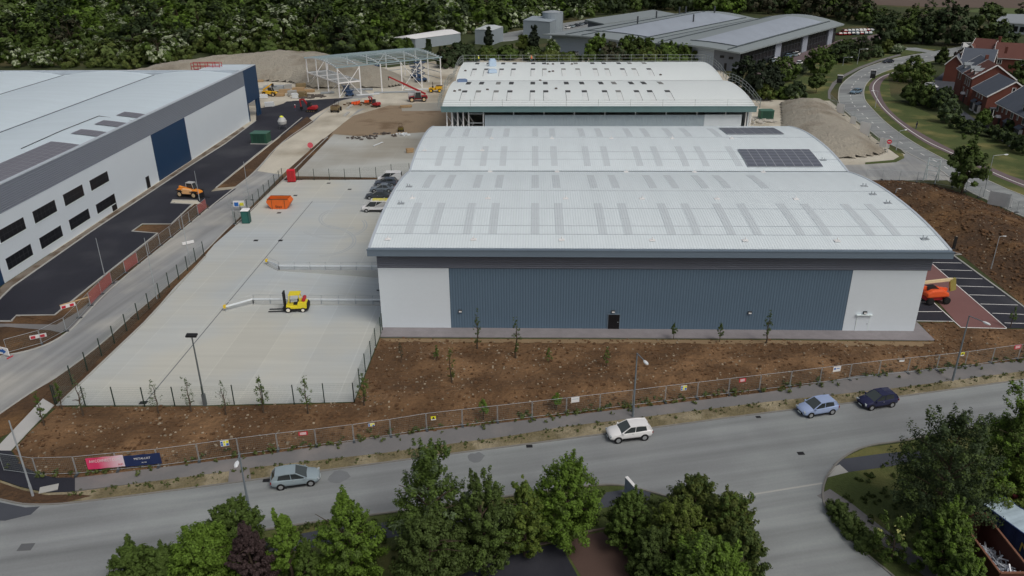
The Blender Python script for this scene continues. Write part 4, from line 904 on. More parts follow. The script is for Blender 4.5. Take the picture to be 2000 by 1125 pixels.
def car(label, loc, rz, L, W, H, pc, kind='hatch', cat='car', name='parked_car', group=None, rr=.32, van_white=False):
    r = thing(name, label, cat, loc, rz, group); K = KINDS[kind]; w = W/2
    def wid(xf):
        B = K['body']
        for a, c in zip(B[:-1], B[1:]):
            if a[0] <= xf <= c[0]: t = (xf-a[0])/(c[0]-a[0]); return w*(a[1]+(c[1]-a[1])*t)
        return w*.8
    rings = []
    for xf, wf, zb, zt in K['body']:
        x = xf*L; a = w*wf; zb *= H; zt *= H
        rings.append([(x,-a*.86,zb),(x,-a*.98,zb+.1*H),(x,-a,zb+(zt-zb)*.55),(x,-a*.96,zt-.035*H),(x,-a*.86,zt),(x,0,zt+.015*H),(x,a*.86,zt),(x,a*.96,zt-.035*H),(x,a,zb+(zt-zb)*.55),(x,a*.98,zb+.1*H),(x,a*.86,zb)][::-1])
    MB().loft(rings).build('body', pc, r, True)
    xs = (-.3*L if kind != 'van' else -.29*L, .31*L)
    for x in xs:
        for s in (-1,1): MB().bar((x,s*(w-.02),rr),(x,s*(w+.012),rr),rr*1.16,16).build('wheel_arch', m_black, r)
    for x in xs:
        for s in (-1,1): add_wheel(r, (x,s*(w-.09),rr), rr, .21)
    g = [(x*L, z*H) for x, z in K['gh']]; wt = .74 if kind != 'van' else .88; zb = g[0][1]
    def yw(x, z):
        t = (z-zb)/(H-zb); return wid(x/L)*(.93*(1-t)+wt*t) if kind != 'van' else w*(.97*(1-t)+wt*t)
    P = [(x, yw(x,z), z) for x, z in g]
    L_ = [(x,-y,z) for x,y,z in P]; R_ = [(x,y,z) for x,y,z in P]
    solid_side = van_white
    # roof skin with crown, and pillars
    b = MB(); n = 4
    for (a, c) in ((1,2),(2,3)):
        rows = []
        for q in (a, c):
            x, y, z = P[q]; rows.append([(x,y*(2*k/n-1),z+.03*(1-(2*k/n-1)**2)) for k in range(n+1)])
        b.add(rows[0]+rows[1], [(k,n+1+k,n+2+k,k+1) for k in range(n)])
    for S in (L_, R_):
        for i in range(4): b.beam(S[i], S[i+1], .07, .07)
        yo = Vector((0,-.03 if S is L_ else .03,0)); m0 = Vector(S[0]).lerp(Vector(S[4]), .56)+yo; tp = Vector(S[2]).lerp(Vector(S[3]), .45)+yo; b.beam(m0, tp, .05, .05)
        if solid_side: x2 = .16*L; zz = lambda q: q; b.add([S[0], (x2,S[0][1],zb), S[3] if S[3][0] < x2+.2 else S[3], S[2], S[1]], [(0,1,2,3,4)]) ; b.add([tuple(Vector(p)+Vector((0,.015 if S is R_ else -.015,0))) for p in (S[0],(x2,S[0][1],zb),S[3],S[2],S[1])], [(0,1,2,3,4),(4,3,2,1,0)])
    b.build('cabin_roof', pc, r, False)
    for S, f in ((L_, 1), (R_, -1)):
        V5 = [Vector(x) for x in S]; o_ = Vector((0,-.018*f,0)); MB().add(S, [(0,4,3,2,1) if f < 0 else (0,1,2,3,4)]).build('side_panel', pc, r)
        W5 = [V5[0].lerp(V5[4],.15 if kind != 'van' else .6), V5[1].lerp(V5[2],.3 if kind != 'van' else .9), V5[2].lerp(V5[3],.1), V5[3], V5[4]]
        ce = sum(W5, Vector())/5; W5 = [tuple(ce+(x-ce)*.93+o_) for x in W5]
        MB().add(W5, [(0,4,3,2,1) if f < 0 else (0,1,2,3,4)]).build('side_window', m_cglass, r)
    MB().add([L_[3],L_[4],R_[4],R_[3]], [(0,1,2,3)]).build('windscreen', M('windscreen_sky_tint', (.07,.085,.085), .06, .04, spec=.9), r)  # sky reflection painted into the windscreen: base colour paler than the side glass
    MB().add([L_[0],L_[1],R_[1],R_[0]], [(0,1,2,3)]).build('rear_window', m_cglass if not van_white else pc, r)
    hz = K['body'][-2][3]*H
    for s in (-1,1): MB().obox((.0,s*(w-.01),(.2 if kind != 'suv' else .24)*H),(.42*L,.06,(.07 if kind != 'suv' else .12)*H)).build('sill', m_black, r)
    for s in (-1,1):
        MB().obox((.465*L,s*w*.72,hz*.93),(.16,.34,.16),rz=s*-.5).build('headlight', m_lamp, r)
        MB().obox((-.485*L,s*w*.80,.52*H),(.08,.22,.2),rz=s*.3).build('tail_light', m_tail, r)
        MB().obox((.2*L,s*(w+.07),zb+.05),(.14,.18,.13)).build('wing_mirror', pc, r)
        MB().obox((-.02*L,s*(w+.01),zb-.1),(.16,.03,.03)).build('door_handle', m_rim, r)
    MB().obox((.492*L,0,.27*H),(.07,w*1.1,.13*H)).build('grille', m_black, r); MB().obox((-.492*L,0,.26*H),(.06,w*1.3,.1*H)).build('rear_bumper', m_black, r)
    MB().obox((.502*L+.02,0,.25*H),(.02,.5,.11)).build('number_plate', m_white, r)
    return r
def car_between(label, rear, front, L, W, H, pc, **k):
    """rear/front: pixels where the near-side tyres meet the ground"""
    a, b = at(*rear), at(*front); d = (b-a).normalized(); n = Vector((-d.y,d.x,0)); n = n if n.y > 0 else -n
    c = (a+b)/2+n*(W/2-.1)-d*.005*L; return car(label, (c.x,c.y,k.pop('z',.024)), atan2(d.y,d.x), L, W, H, pc, **k)
car_between('silver-grey hatchback parked at the kerb, nose to the right, on its own at left', (549,957), (608,949), 4.25, 1.8, 1.47, paint('silver', (118,130,136)))
car_between('white crossover car parked at the kerb below the street lamp', (1259,860), (1206,866), 4.33, 1.82, 1.6, paint('white', (214,216,216)), kind='suv', rr=.35)
car_between('pale blue hatchback parked just behind the dark blue car', (1627,809), (1579,817), 4.05, 1.76, 1.48, paint('pale_blue', (126,140,168)))
car_between('dark navy hatchback parked at the kerb, rightmost on the estate road', (1743,795), (1698,802), 3.95, 1.74, 1.52, paint('navy', (30,32,58)))
def yard_car(label, fx, fy, L, W, H, pc, **k):
    a = at(fx, fy); k.setdefault('rr',.32); return car(label, (a.x+.31*L, a.y+W/2-.1, .026), pi+radians(k.pop('deg',0)), L, W, H, pc, **k)
v = yard_car('white panel van with yellow ladder rack parked by the warehouse verge', 716, 415, 4.9, 1.95, 2.0, paint('white', (214,216,216)), kind='van', cat='van', name='panel_van', van_white=True)
b = MB()
for x in (-1.9,-.9,.1): b.bar((x,-.8,2.1),(x,.8,2.1),.04,5)
for y in (-.5,-.2,.2,.5): b.bar((-2.2,y,2.15),(.5,y,2.15),.04,5)
b.build('ladder_rack', M('yellow_rack', D(190,180,50,.6), .5), v)
yard_car('charcoal saloon parked next to the white panel van', 722, 390, 4.6, 1.82, 1.45, paint('charcoal', (52,56,62)), kind='sedan', group=None)
yard_car('mid-grey saloon parked between two darker cars in the yard', 731, 376, 4.6, 1.82, 1.45, paint('grey', (96,104,112)), kind='sedan')
yard_car('dark grey hatchback parked beside the white double-cab van', 739, 364, 4.4, 1.8, 1.5, paint('dark_grey', (66,72,82)))
yard_car('white double-cab van parked farthest from the loading ramp', 746, 356, 4.8, 1.9, 1.9, paint('white', (214,216,216)), kind='van', cat='van', name='double_cab_van')
a = at(1668,187); c_ = at(1672,180); car('pale blue-grey car driving towards the camera on the curving road', (at(1671,183).x, at(1671,183).y, .035), atan2(a.y-c_.y, a.x-c_.x)-.55, 4.2, 1.78, 1.5, paint('steel_blue', (92,112,128)), name='moving_car')
p = at(1734,123); car('dark saloon driving along the far bend of the highway', (p.x,p.y,.035), radians(200), 4.4, 1.8, 1.46, paint('black', (30,34,44)), kind='sedan', name='moving_car')
p = at(1818,172); car('white car parked alone on the lane left of the houses', (p.x,p.y,.04), radians(-60), 4.2, 1.78, 1.5, paint('white', (214,216,216)))
for px, py, k, pc, lb, dims in ((1891,95,'van',paint('white',(214,216,216)),'white van parked at the end of the lane before the houses',(5.2,2.0,2.3)),(1906,94,'hatch',paint('red',(120,30,34)),'dark red car squeezed between white vehicles above the houses',(4.1,1.75,1.5)),(1914,92,'suv',paint('white',(214,216,216)),'white car beside the dark red one above the houses',(4.2,1.78,1.6))):
    p = at(px,py); car(lb, (p.x,p.y,.04), radians(-100 if k != 'van' else -10), *dims, pc, kind=k, cat='van' if k == 'van' else 'car', name='panel_van' if k == 'van' else 'parked_car')
def small_car(label, loc, rz, pc, group, L=4.2, W=1.78, H=1.5):
    r = thing('parked_car', label, 'car', loc, rz, group); K = KINDS['hatch']; w = W/2; rings = []
    for xf, wf, zb, zt in K['body']: a = w*wf; rings.append([(xf*L,-a,zb*H),(xf*L,-a,zt*H-.05),(xf*L,-a*.86,zt*H),(xf*L,a*.86,zt*H),(xf*L,a,zt*H-.05),(xf*L,a,zb*H)][::-1])
    MB().loft(rings).build('body', pc, r, True)
    g = [(x*L,z*H) for x, z in K['gh']]; b = MB(); A = [(x,-w*(.9 if i in (0,4) else .72),z) for i,(x,z) in enumerate(g)]; B = [(x,-y,z) for x,y,z in A]
    b.add(A+B, [(0,4,3,2,1)[::-1],(5,9,8,7,6),(3,4,9,8),(0,1,6,5)]); b.build('window', m_cglass, r)
    MB().add(A[1:4]+B[1:4], [(0,1,4,3),(1,2,5,4)]).build('roof', pc, r)
    for x in (-.3*L,.31*L):
        for s in (-1,1): MB().bar((x,s*(w-.2),.32),(x,s*(w+.02),.32),.32,10).build('wheel', m_black, r)
    return r
PC = [paint('white',(214,216,216)),paint('silver',(118,130,136)),paint('black',(30,34,44)),paint('red',(120,30,34)),paint('steel_blue',(92,112,128)),paint('grey',(96,104,112))]
CN = ['white','silver-grey','black','red','steel blue','mid-grey']
rs = random.Random(11)
for row, (ya_, yb_, x0, x1, n) in enumerate(((69,67,1638,1696,8),(63,61,1648,1700,8))):
    for i in range(n):
        t = i/(n-1); c = rs.choice((0,1,1,2,4,5,0,3)); p = at(x0+(x1-x0)*t, ya_+(yb_-ya_)*t)
        small_car(f'{CN[c]} car in the {"front" if row == 0 else "back"} row of the distant office car park, {ORD[i]} from left', (p.x,p.y,.04), radians(97), PC[c], 'cars in the distant office car park')
for i, (px, py, c) in enumerate(((1508,122,1),(1516,120,0),(1540,112,4),(1552,110,1),(1557,108,0),(1562,126,0))):
    p = at(px,py); small_car(f'{CN[c]} car by the glazed office side, {ORD[i]} from left', (p.x,p.y,.04), radians(55), PC[c], 'cars along the glazed side of the office')
for i in range(7):
    p = at(1109+i*9, 56-i*2.2); c = (0,1,2,5,2,1,2)[i]; small_car(f'{CN[c]} car in the row behind the office roof, {ORD[i]} from left', (p.x,p.y,.04), radians(60), PC[c], 'cars parked behind the office')
p = at(1132,107); small_car('white car half hidden below the grey office end wall', (p.x,p.y,.04), .4, PC[0], None)
# ---- plant
m_yel = M('machine_yellow', D(214,150,30,.6), .45, .08, .8, obj=True); m_ora = M('machine_orange', D(196,80,42,.6), .45, .08, .8, obj=True); m_red = M('machine_red', D(140,34,38,.6), .45, .08, .8, obj=True); m_fyel = M('forklift_yellow', D(206,178,40,.6), .4, .05, .8, obj=True)
m_amber = M('machine_amber', D(200,120,40,.6), .5, .15, 1.2, obj=True); m_dark = M('machine_black', D(30,30,32,.7), .6, .1); m_mud = M('muddy_khaki', D(112,98,72,.6), .8, .2, 1.5, obj=True); m_pal = M('pale_machine_grey', D(150,152,152,.6), .5, .08); m_blue = M('machine_blue', D(40,62,92,.6), .5, .1)
def bevel(o, w_=.05): md = o.modifiers.new('bevel', 'BEVEL'); md.width = w_; md.segments = 2; md.limit_method = 'ANGLE'; return o
def telehandler(label, loc, rz, col, boom, cabcol, group=None, fork=True):
    """front is +x; boom = (reach, rise) of the boom end from its pivot"""
    r = thing('telehandler', label, 'telehandler', loc, rz, group)
    bevel(MB().xprism([(-2.5,.75),(-2.5,1.35),(-2.2,1.5),(-.6,1.45),(1.5,1.3),(2.2,1.1),(2.3,.7),(1.6,.6),(-1.8,.6)], -.55, .75).build('chassis', col, r))
    bevel(MB().xprism([(-1.0,.7),(-1.1,1.35),(-.9,1.7),(.9,1.6),(1.0,.75)], -1.15, -.56).build('engine_cover', cabcol if cabcol else col, r))
    bevel(MB().xprism([(-.8,1.0),(-.9,2.2),(-.7,2.45),(.5,2.45),(.85,1.5),(.85,1.0)], .1, 1.12).build('cab', m_cglass, r), .04)
    b = MB().box(-.85,.6,.05,1.17,2.451,2.56)
    for x, z in ((-.85,1.0),(.86,1.0)):
        for y in (.1,1.12): b.bar((x,y,z),(-.78 if x < 0 else .52,y,2.46),.05,5)
    b.build('cab_roof', m_pal, r)
    pv = Vector((-2.1,-.2,1.75)); en = pv+Vector((boom[0],0,boom[1])); k = pv.lerp(en,.55)
    b = MB().beam(pv, k+(en-pv)*.12, .4, .45); bevel(b.build('boom', col, r), .03)
    MB().beam(k, en, .28, .32).build('boom_extension', col, r)
    b = MB().obox(en+Vector((.15,0,-.35)),(.15,1.2,.9))
    if fork:
        for y in (-.45,.45): b.beam(en+Vector((.2,y,-.78)), en+Vector((1.4,y,-.82)), .14, .07)
    b.build('fork_carriage', m_dark, r)
    b = MB()
    for x in (-1.55,1.55):
        for y in (-1.0,1.0): b.box(x-.75,x+.75,y-.28,y+.28,1.2,1.28)
    b.build('mudguard', m_dark, r)
    for x in (-1.55,1.55):
        for y in (-1.0,1.0): add_wheel(r, (x,y,.62), .62, .42, M('machine_rim', D(170,150,120,.6), .6))
    return r
def at_wheels(rear, front, hw): a, b = at(*rear), at(*front); d = (b-a).normalized(); n = Vector((-d.y,d.x,0)); n = n if n.y > 0 else -n; c = (a+b)/2+n*hw; return (c.x,c.y,.03), atan2(d.y,d.x)
l, z = at_wheels((351,385),(382,388),1.0); telehandler('muddy amber telehandler with boom lowered on the fresh tarmac', l, z, m_amber, (4.6,-.9), M('faded_amber', D(196,150,104,.6), .6, .1))
l, z = at_wheels((522,189),(536,188),1.0); telehandler('yellow telehandler with raised boom on the chalk near stacked materials', (l[0],l[1],.02), z-.6, m_yel, (3.2,1.9), None)
l, z = at_wheels((829,199),(804,200),1.1); t = telehandler('red telehandler with long boom raised towards the steel frame', (l[0],l[1],.03), z, m_red, (9.0,4.6), None, fork=False); t.scale = (1.15,1.1,1.15)
b = MB().bar((.2,-1.1,1.5),(2.3,-1.1,1.5),.75,14); b.build('tank', m_pal, t)
# forklift
l, z = at_wheels((589,610),(561,611),.6)
t = thing('forklift', 'yellow forklift truck facing left on the pale concrete yard', 'forklift', (l[0],l[1],.03), z); t.scale = (1.22,1.2,1.15)
bevel(MB().xprism([(-1.35,.45),(-1.4,1.0),(-1.2,1.25),(-.5,1.25),(-.35,.8),(.55,.8),(.75,1.0),(.85,.45)], -.55, .55).build('body', m_fyel, t), .05)
bevel(MB().xprism([(-1.4,.2),(-1.42,.45),(.85,.45),(.8,.2)], -.57, .57).build('chassis', m_dark, t), .03)
bevel(MB().xprism([(-1.55,.3),(-1.6,.9),(-1.4,1.1),(-1.38,.3)], -.55, .55).build('counterweight', m_dark, t), .05)
b = MB()
for y in (-.45,.45): b.beam((.6,y,.9),(.35,y,2.1),.07,.07); b.beam((-.75,y,1.2),(-.6,y,2.1),.07,.07)
b.box(-.75,.45,-.52,.52,2.1,2.16); b.box(-.7,.4,-.5,.5,2.161,2.2); b.build('overhead_guard', m_fyel, t)
b = MB().box(-.45,.05,-.25,.25,.8,.95); b.obox((-.45,0,1.2),(.12,.5,.6),ry=-.15); b.build('seat', m_dark, t)
MB().bar((.45,0,.9),(.3,0,1.35),.03,5).build('steering_column', m_dark, t)
b = MB()
for y in (-.32,.32): b.box(.92,1.06,y-.06,y+.06,.1,2.35)
for zz in (.3,1.2,2.3): b.box(.9,1.08,-.38,.38,zz,zz+.08)
b.box(1.07,1.14,-.5,.5,.15,.65); b.build('mast', m_dark, t)
for y in (-.3,.3): MB().box(1.1,2.75,y-.07,y+.07,.1,.15).build('fork', m_dark, t)
MB().bar((-1.1,-.45,1.48),(-1.1,.45,1.48),.2,12).build('gas_bottle', M('gas_bottle_red', D(150,40,44,.6), .5), t)
for x, rr in ((.6,.34),(-.95,.28)):
    for y in (-.5,.5): add_wheel(t, (x,y,rr), rr, .25, M('pale_tyre_rim', D(190,186,176,.6), .6))
# orange boom lift on the red paving
l, z = at_wheels((1816,597),(1848,595),1.05)
t = thing('boom_lift', 'orange boom lift with folded cream boom on the red paving', 'boom lift', (l[0],l[1],.04), z)
bevel(MB().box(-1.5,1.5,-.6,.6,.45,.85).build('chassis', m_red, t), .06)
b = MB().xprism([(-1.6,.95),(-1.7,1.6),(-1.0,2.0),(.6,1.95),(1.4,1.5),(1.5,1.0)], -.95, .95); bevel(b.build('turret', m_ora, t), .18)
MB().xprism([(-1.3,1.6),(-1.5,2.3),(-.4,2.4),(.2,2.0)], -.3, .3).build('counterweight', m_dark, t)
MB().beam((1.5,0,1.7),(-3.2,0,2.35),.35,.4).build('lower_boom', m_ora, t)
MB().beam((2.0,0,3.1),(-4.6,0,2.75),.3,.34).build('upper_boom', M('cream_boom', D(206,178,142,.6), .5), t)
MB().beam((2.0,0,3.2),(2.4,0,1.5),.3,.8).build('knuckle', M('olive_knuckle', D(130,122,66,.6), .6), t)
b = MB()
for x in (-6.0,-4.8):
    for y in (-.9,.9): b.bar((x,y,2.2),(x,y,3.3),.03,5)
for zz in (2.2,2.75,3.3):
    for y in (-.9,.9): b.bar((-6,y,zz),(-4.8,y,zz),.03,5)
    for x in (-6,-4.8): b.bar((x,-.9,zz),(x,.9,zz),.03,5)
b.box(-6,-4.8,-.9,.9,2.15,2.2); b.build('basket', m_metal, t)
for x in (-1.15,1.15):
    for y in (-.95,.95): add_wheel(t, (x,y,.5), .5, .38, m_dark)
# excavators
def excavator(label, loc, rz, col, s=1.0, group=None, bucket=(2.9,.3)):
    r = thing('excavator', label, 'excavator', loc, rz, group); r.scale = (s,s,s)
    for y in (-.85,.85):
        o = bevel(MB().xprism([(-1.35,.25),(-1.2,.02),(1.2,.02),(1.35,.25),(1.2,.5),(-1.2,.5)], y-.2, y+.2).build('track', m_dark, r), .06)
        b = MB()
        for x in (-1.0,-.4,.2,.8): b.bar((x,y-.22,.26),(x,y+.22,.26),.14,8)
        b.build('roller', m_mud, o)
    MB().box(-.8,.8,-.65,.65,.4,.62).build('undercarriage', m_dark, r)
    bevel(MB().xprism([(-1.5,.7),(-1.6,1.35),(-1.3,1.6),(.2,1.5),(.9,1.0),(.9,.66)], -.95, .95).build('house', col, r), .1)
    bevel(MB().xprism([(-.3,1.2),(-.35,2.4),(-.2,2.5),(.6,2.5),(.85,1.7),(.85,1.2)], .1, .93).build('cab', m_cglass, r), .05)
    MB().box(-.36,.66,.06,.97,2.5,2.58).build('cab_roof', m_dark, r)
    b = MB().beam((.8,-.15,1.3),(2.0,-.15,3.1),.28,.4); b.beam((2.0,-.15,3.1),(3.1,-.15,3.0),.26,.36); b.build('boom', col, r)
    MB().beam((3.1,-.15,3.1),(bucket[0],-.15,bucket[1]+.9),.2,.28).build('dipper_arm', col, r)
    bx, bz = bucket; MB().xprism([(bx-.35,bz+.9),(bx+.25,bz+.9),(bx+.3,bz+.4),(bx,bz),(bx-.4,bz+.25)], -.5, .2).build('bucket', m_dark, r)
    MB().bar((.7,-.15,1.6),(1.7,-.15,2.4),.07,6).build('ram', m_metal, r)
    return r
p = at(609,218); excavator('red excavator with arm arched to the left at the edge of the tarmac', (p.x,p.y,.03), radians(172), m_red, 1.05)
p = at(734,209); excavator('small red excavator with upright arm on the chalk before the steel frame', (p.x,p.y,.03), radians(150), m_red, .85, bucket=(2.4,1.2))
# site dumpers
def dumper(label, loc, rz, col, s=1.0, rops=True):
    r = thing('site_dumper', label, 'dumper', loc, rz); r.scale = (s,s,s)
    bevel(MB().xprism([(-2.0,.6),(-2.1,1.2),(-1.6,1.35),(-.2,1.2),(.2,.7)], -.7, .7).build('chassis', col, r), .06)
    b = MB().xprism([(.1,.9),(-.1,1.75),(2.3,1.85),(1.9,.75)], -1.0, 1.0); bevel(b.build('skip', col, r), .05)
    MB().box(.05,2.15,-.9,.9,1.82,1.87).build('load', m_soil2, r)
    b = MB()
    for y in (-.6,.6): b.bar((-.9,y,1.2),(-.95,y,2.9),.05,6)
    b.bar((-.95,-.6,2.9),(-.95,.6,2.9),.05,6); b.build('roll_bar', m_dark, r)
    MB().box(-1.1,-.7,-.3,.3,1.3,1.75).build('seat', m_dark, r)
    for x in (-1.35,1.2):
        for y in (-.95,.95): add_wheel(r, (x,y,.58), .58, .45, col)
    return r
p = at(657,218); dumper('mud-covered khaki site dumper facing the camera on the haul road', (p.x,p.y,.02), radians(-92), m_mud, 1.0)
l, z = at_wheels((842,181),(860,181),.9); dumper('bright yellow site dumper parked beyond the red telehandler', (l[0],l[1],.02), z, m_yel, 1.05)
p = at(783,256); dumper('small dark and yellow roller dumper on the brown ground behind the main roof', (p.x,p.y,.03), radians(-80), M('dirty_olive', D(104,96,46,.6), .7, .2), .62)
# blue lifts inside the frame
def scissor(label, px, h, col=m_blue, s=1.0):
    p = at(*px); r = thing('scissor_lift', label, 'lift', (p.x,p.y,.02), radians(20)); r.scale = (s,s,s)
    bevel(MB().box(-1.3,1.3,-.6,.6,.3,.75).build('base', col, r), .05)
    b = MB(); n = 3
    for k in range(n):
        z0, z1_ = .8+(h-.8)*k/n, .8+(h-.8)*(k+1)/n
        for y in (-.45,.45): b.beam((-1.0,y,z0),(1.0,y,z1_),.08,.1); b.beam((1.0,y,z0),(-1.0,y,z1_),.08,.1)
    b.build('scissor_arms', col, r)
    b = MB().box(-1.3,1.3,-.6,.6,h,h+.12)
    for x in (-1.25,0,1.25):
        for y in (-.58,.58): b.bar((x,y,h),(x,y,h+1.1),.03,5)
    for zz in (.6,1.1):
        for y in (-.58,.58): b.bar((-1.25,y,h+zz),(1.25,y,h+zz),.03,5)
        for x in (-1.25,1.25): b.bar((x,-.58,h+zz),(x,.58,h+zz),.03,5)
    b.build('platform', col, r)
    for x in (-.9,.9):
        for y in (-.6,.6): add_wheel(r, (x,y,.3), .3, .25, m_dark)
scissor('low blue scissor lift beside the left end of the steel frame', (683,188), 1.6)
scissor('blue scissor lift standing behind the low one near the left columns', (677,180), 1.9)
scissor('blue lift inside the middle bays of the steel frame', (735,153), 3.2, s=1.3)
scissor('tall blue lift inside the right end of the steel frame', (822,160), 4.2, s=1.5)
scissor('dark blue lift next to the tall one under the frame roof', (812,152), 2.6, s=1.4)
# red access platforms behind the left warehouse
p = aty(404,133,211.5)
t = thing('access_platform', 'bright red access platform cage rising behind the left warehouse roof', 'lift', (p.x,p.y,0), 0)
zt = p.z; b = MB()
for x in (-3.8,-2,0,2,3.8):
    for y in (-.8,.8): b.bar((x,y,0),(x,y,zt+1.4),.09,5)
for zz in (zt-.4,zt+.5,zt+1.4):
    for y in (-.8,.8): b.bar((-3.8,y,zz),(3.8,y,zz),.08,5)
b.box(-3.8,3.8,-.8,.8,zt-.6,zt-.45); b.build('cage', m_red, t); MB().box(-2.5,2.5,-.9,.9,.3,1.2).build('base', m_red, t)
# mixer drum
p = at(553,252); t = thing('cement_mixer', 'grey mixer drum on a stand with yellow-green hood on the tarmac', 'mixer', (p.x,p.y,.03), .3)
b = MB()
for k, (zz, rr) in enumerate(((1.0,.5),(1.3,1.0),(2.1,1.15),(2.8,.8),(3.1,.4))): pass
b.loft([[(rr*cos(2*pi*i/14),rr*sin(2*pi*i/14),zz) for i in range(14)] for zz, rr in ((.9,.35),(1.3,1.0),(2.0,1.15),(2.7,.8),(3.0,.5))]); b.build('drum', m_pal, t, True)
for a in range(4): x, y = cos(a*pi/2+.8), sin(a*pi/2+.8); MB().bar((x*1.3,y*1.3,0),(x*.8,y*.8,1.6),.07,5).build('leg', m_dmetal, t)
MB(); MB().bar((0,0,3.0),(.1,0,3.3),.55,10,r2=.3).build('hood', M('lime_hood', D(190,200,60,.6), .6), t)
# ---- people
def person(label, loc, rz, vest, legs, hat, pose='stand'):
    import bmesh
    bm = bmesh.new(); sl = bm.verts.layers.skin.verify()
    lean = .25 if pose == 'bend' else 0.0
    J = {'pel':(0,0,.95),'ch':(lean*.6,0,1.3),'nk':(lean,0,1.48),'hd':(lean+.02,0,1.62),'ht':(lean+.02,0,1.76)}
    R_ = {'pel':.15,'ch':.17,'nk':.06,'hd':.095,'ht':.07}
    E_ = [('pel','ch'),('ch','nk'),('nk','hd'),('hd','ht')]
    for s, n in ((-1,'r'),(1,'l')):
        J.update({'hp'+n:(0,s*.1,.88),'kn'+n:(.04*s+.03,s*.12,.48),'an'+n:(.05*s,s*.13,.08),'to'+n:(.05*s+.16,s*.14,.05),'sh'+n:(lean*.9,s*.2,1.42),'el'+n:(lean+.05,s*.3,1.15),'wr'+n:(lean+.22,s*.24,.98),'ha'+n:(lean+.3,s*.22,.96)})
        R_.update({'hp'+n:.1,'kn'+n:.07,'an'+n:.05,'to'+n:.04,'sh'+n:.075,'el'+n:.05,'wr'+n:.035,'ha'+n:.04})
        E_ += [('pel','hp'+n),('hp'+n,'kn'+n),('kn'+n,'an'+n),('an'+n,'to'+n),('ch','sh'+n),('sh'+n,'el'+n),('el'+n,'wr'+n),('wr'+n,'ha'+n)]
    V = {}
    for k, c in J.items(): v_ = bm.verts.new(c); v_[sl].radius = (R_[k],R_[k]); v_[sl].use_root = (k == 'pel'); V[k] = v_
    for a, b_ in E_: bm.edges.new((V[a],V[b_]))
    me = bpy.data.meshes.new('person'); bm.to_mesh(me); bm.free(); me.materials.append(legs)
    o = bpy.data.objects.new('person', me); COL.objects.link(o); o.location = loc; o.rotation_euler = (0,0,rz); tag(o, label, 'person')
    o.modifiers.new('skin','SKIN'); sb = o.modifiers.new('sub','SUBSURF'); sb.levels = 1; sb.render_levels = 1
    n = 12; rings = []
    for t, (w_, d_) in ((0,(.2,.17)),(.5,(.23,.19)),(.85,(.25,.17)),(1,(.12,.1))): rings.append([(lean*(.2+.75*t)+d_*cos(2*pi*i/n), w_*sin(2*pi*i/n), .92+.58*t) for i in range(n)])
    MB().loft(rings).build('vest', vest, o, True)
    MB().loft([[(lean+.02+r_*cos(2*pi*i/n)*1.15, r_*sin(2*pi*i/n), z_) for i in range(n)] for r_, z_ in ((.135,1.68),(.125,1.76),(.085,1.83),(.02,1.86))]).build('helmet', hat, o, True)
    MB().obox((lean+.105,0,1.62),(.03,.12,.14)).build('face', M('skin', D(176,130,108,.6), .7), o)
m_hiv = M('hi_vis_yellow', D(206,222,60,.6), .7, .04); m_hio = M('hi_vis_orange', D(224,96,50,.6), .7, .04); m_trs = M('dark_trousers', D(60,66,84,.6), .9, .08); m_wht = M('white_helmet', D(220,220,220,.6), .5)
p = aty(936,126,G1-4.0); person('worker in yellow hi-vis jacket near the left rear edge of the white roof', (p.x,G1-4.0,y2f(G1-4)+.02), 2.6, m_hiv, m_trs, m_wht, 'bend')
p = aty(1038,126,G1-3.5); person('worker in orange hi-vis at the rear edge of the white roof', (p.x,G1-3.5,y2f(G1-3.5)+.02), -1.5, m_hio, m_trs, m_hio)
p = at(577,217); person('worker in red jacket standing left of the red excavator', (p.x,p.y,.03), .4, M('red_jacket', D(170,40,44,.6), .8), m_trs, m_wht)
p = at(1789,252); person('walker in dark clothes on the cycle path', (p.x,p.y,.05), 2.3, M('dark_coat', D(34,32,38,.6), .9), m_trs, M('dark_hair', D(30,24,22,.6), .9))
# ---- skip, toilet, boxes
a, b_ = at(528,409), at(562,409); t = thing('skip', 'orange waste skip with dark rim standing on the yard', 'skip', (0,0,0)); c = (a+b_)/2; t.location = (c.x,c.y+1.1,.03)
prof = [(-1.35,0),(1.3,0),(2.15,1.25),(1.75,1.85),(-1.95,1.85),(-2.2,1.25)]
b = MB(); n = len(prof)
for y0, y1 in ((-1.05,-.97),(.97,1.05)): b.xprism(prof, y0, y1)
for i in (0,1,2,4,5):
    p0, p1 = Vector((prof[i][0],0,prof[i][1])), Vector((prof[(i+1)%n][0],0,prof[(i+1)%n][1])); b.beam(p0, p1, 1.94, .06)
b.build('body', M('skip_orange', D(186,88,34,.6), .6, .12, 1.0, obj=True), t)
b = MB()
for y in (-1.06,1.06): b.beam((-1.95,y,1.85),(1.75,y,1.85),.1,.12); b.beam((-1.2,y,0.05),(-1.2,y,1.7),.06,.1); b.beam((1.1,y,0.05),(1.1,y,1.7),.06,.1)
b.build('rim', M('skip_rim_brown', D(92,64,44,.6), .8, .2), t); MB().box(-1.6,1.5,-.9,.9,.9,1.05).build('waste', m_soil2, t)
fo = bpy.data.curves.new('skip_text','FONT'); fo.body = 'Skips'; fo.size = .62; fo.align_x = 'CENTER'; fo.extrude = .004
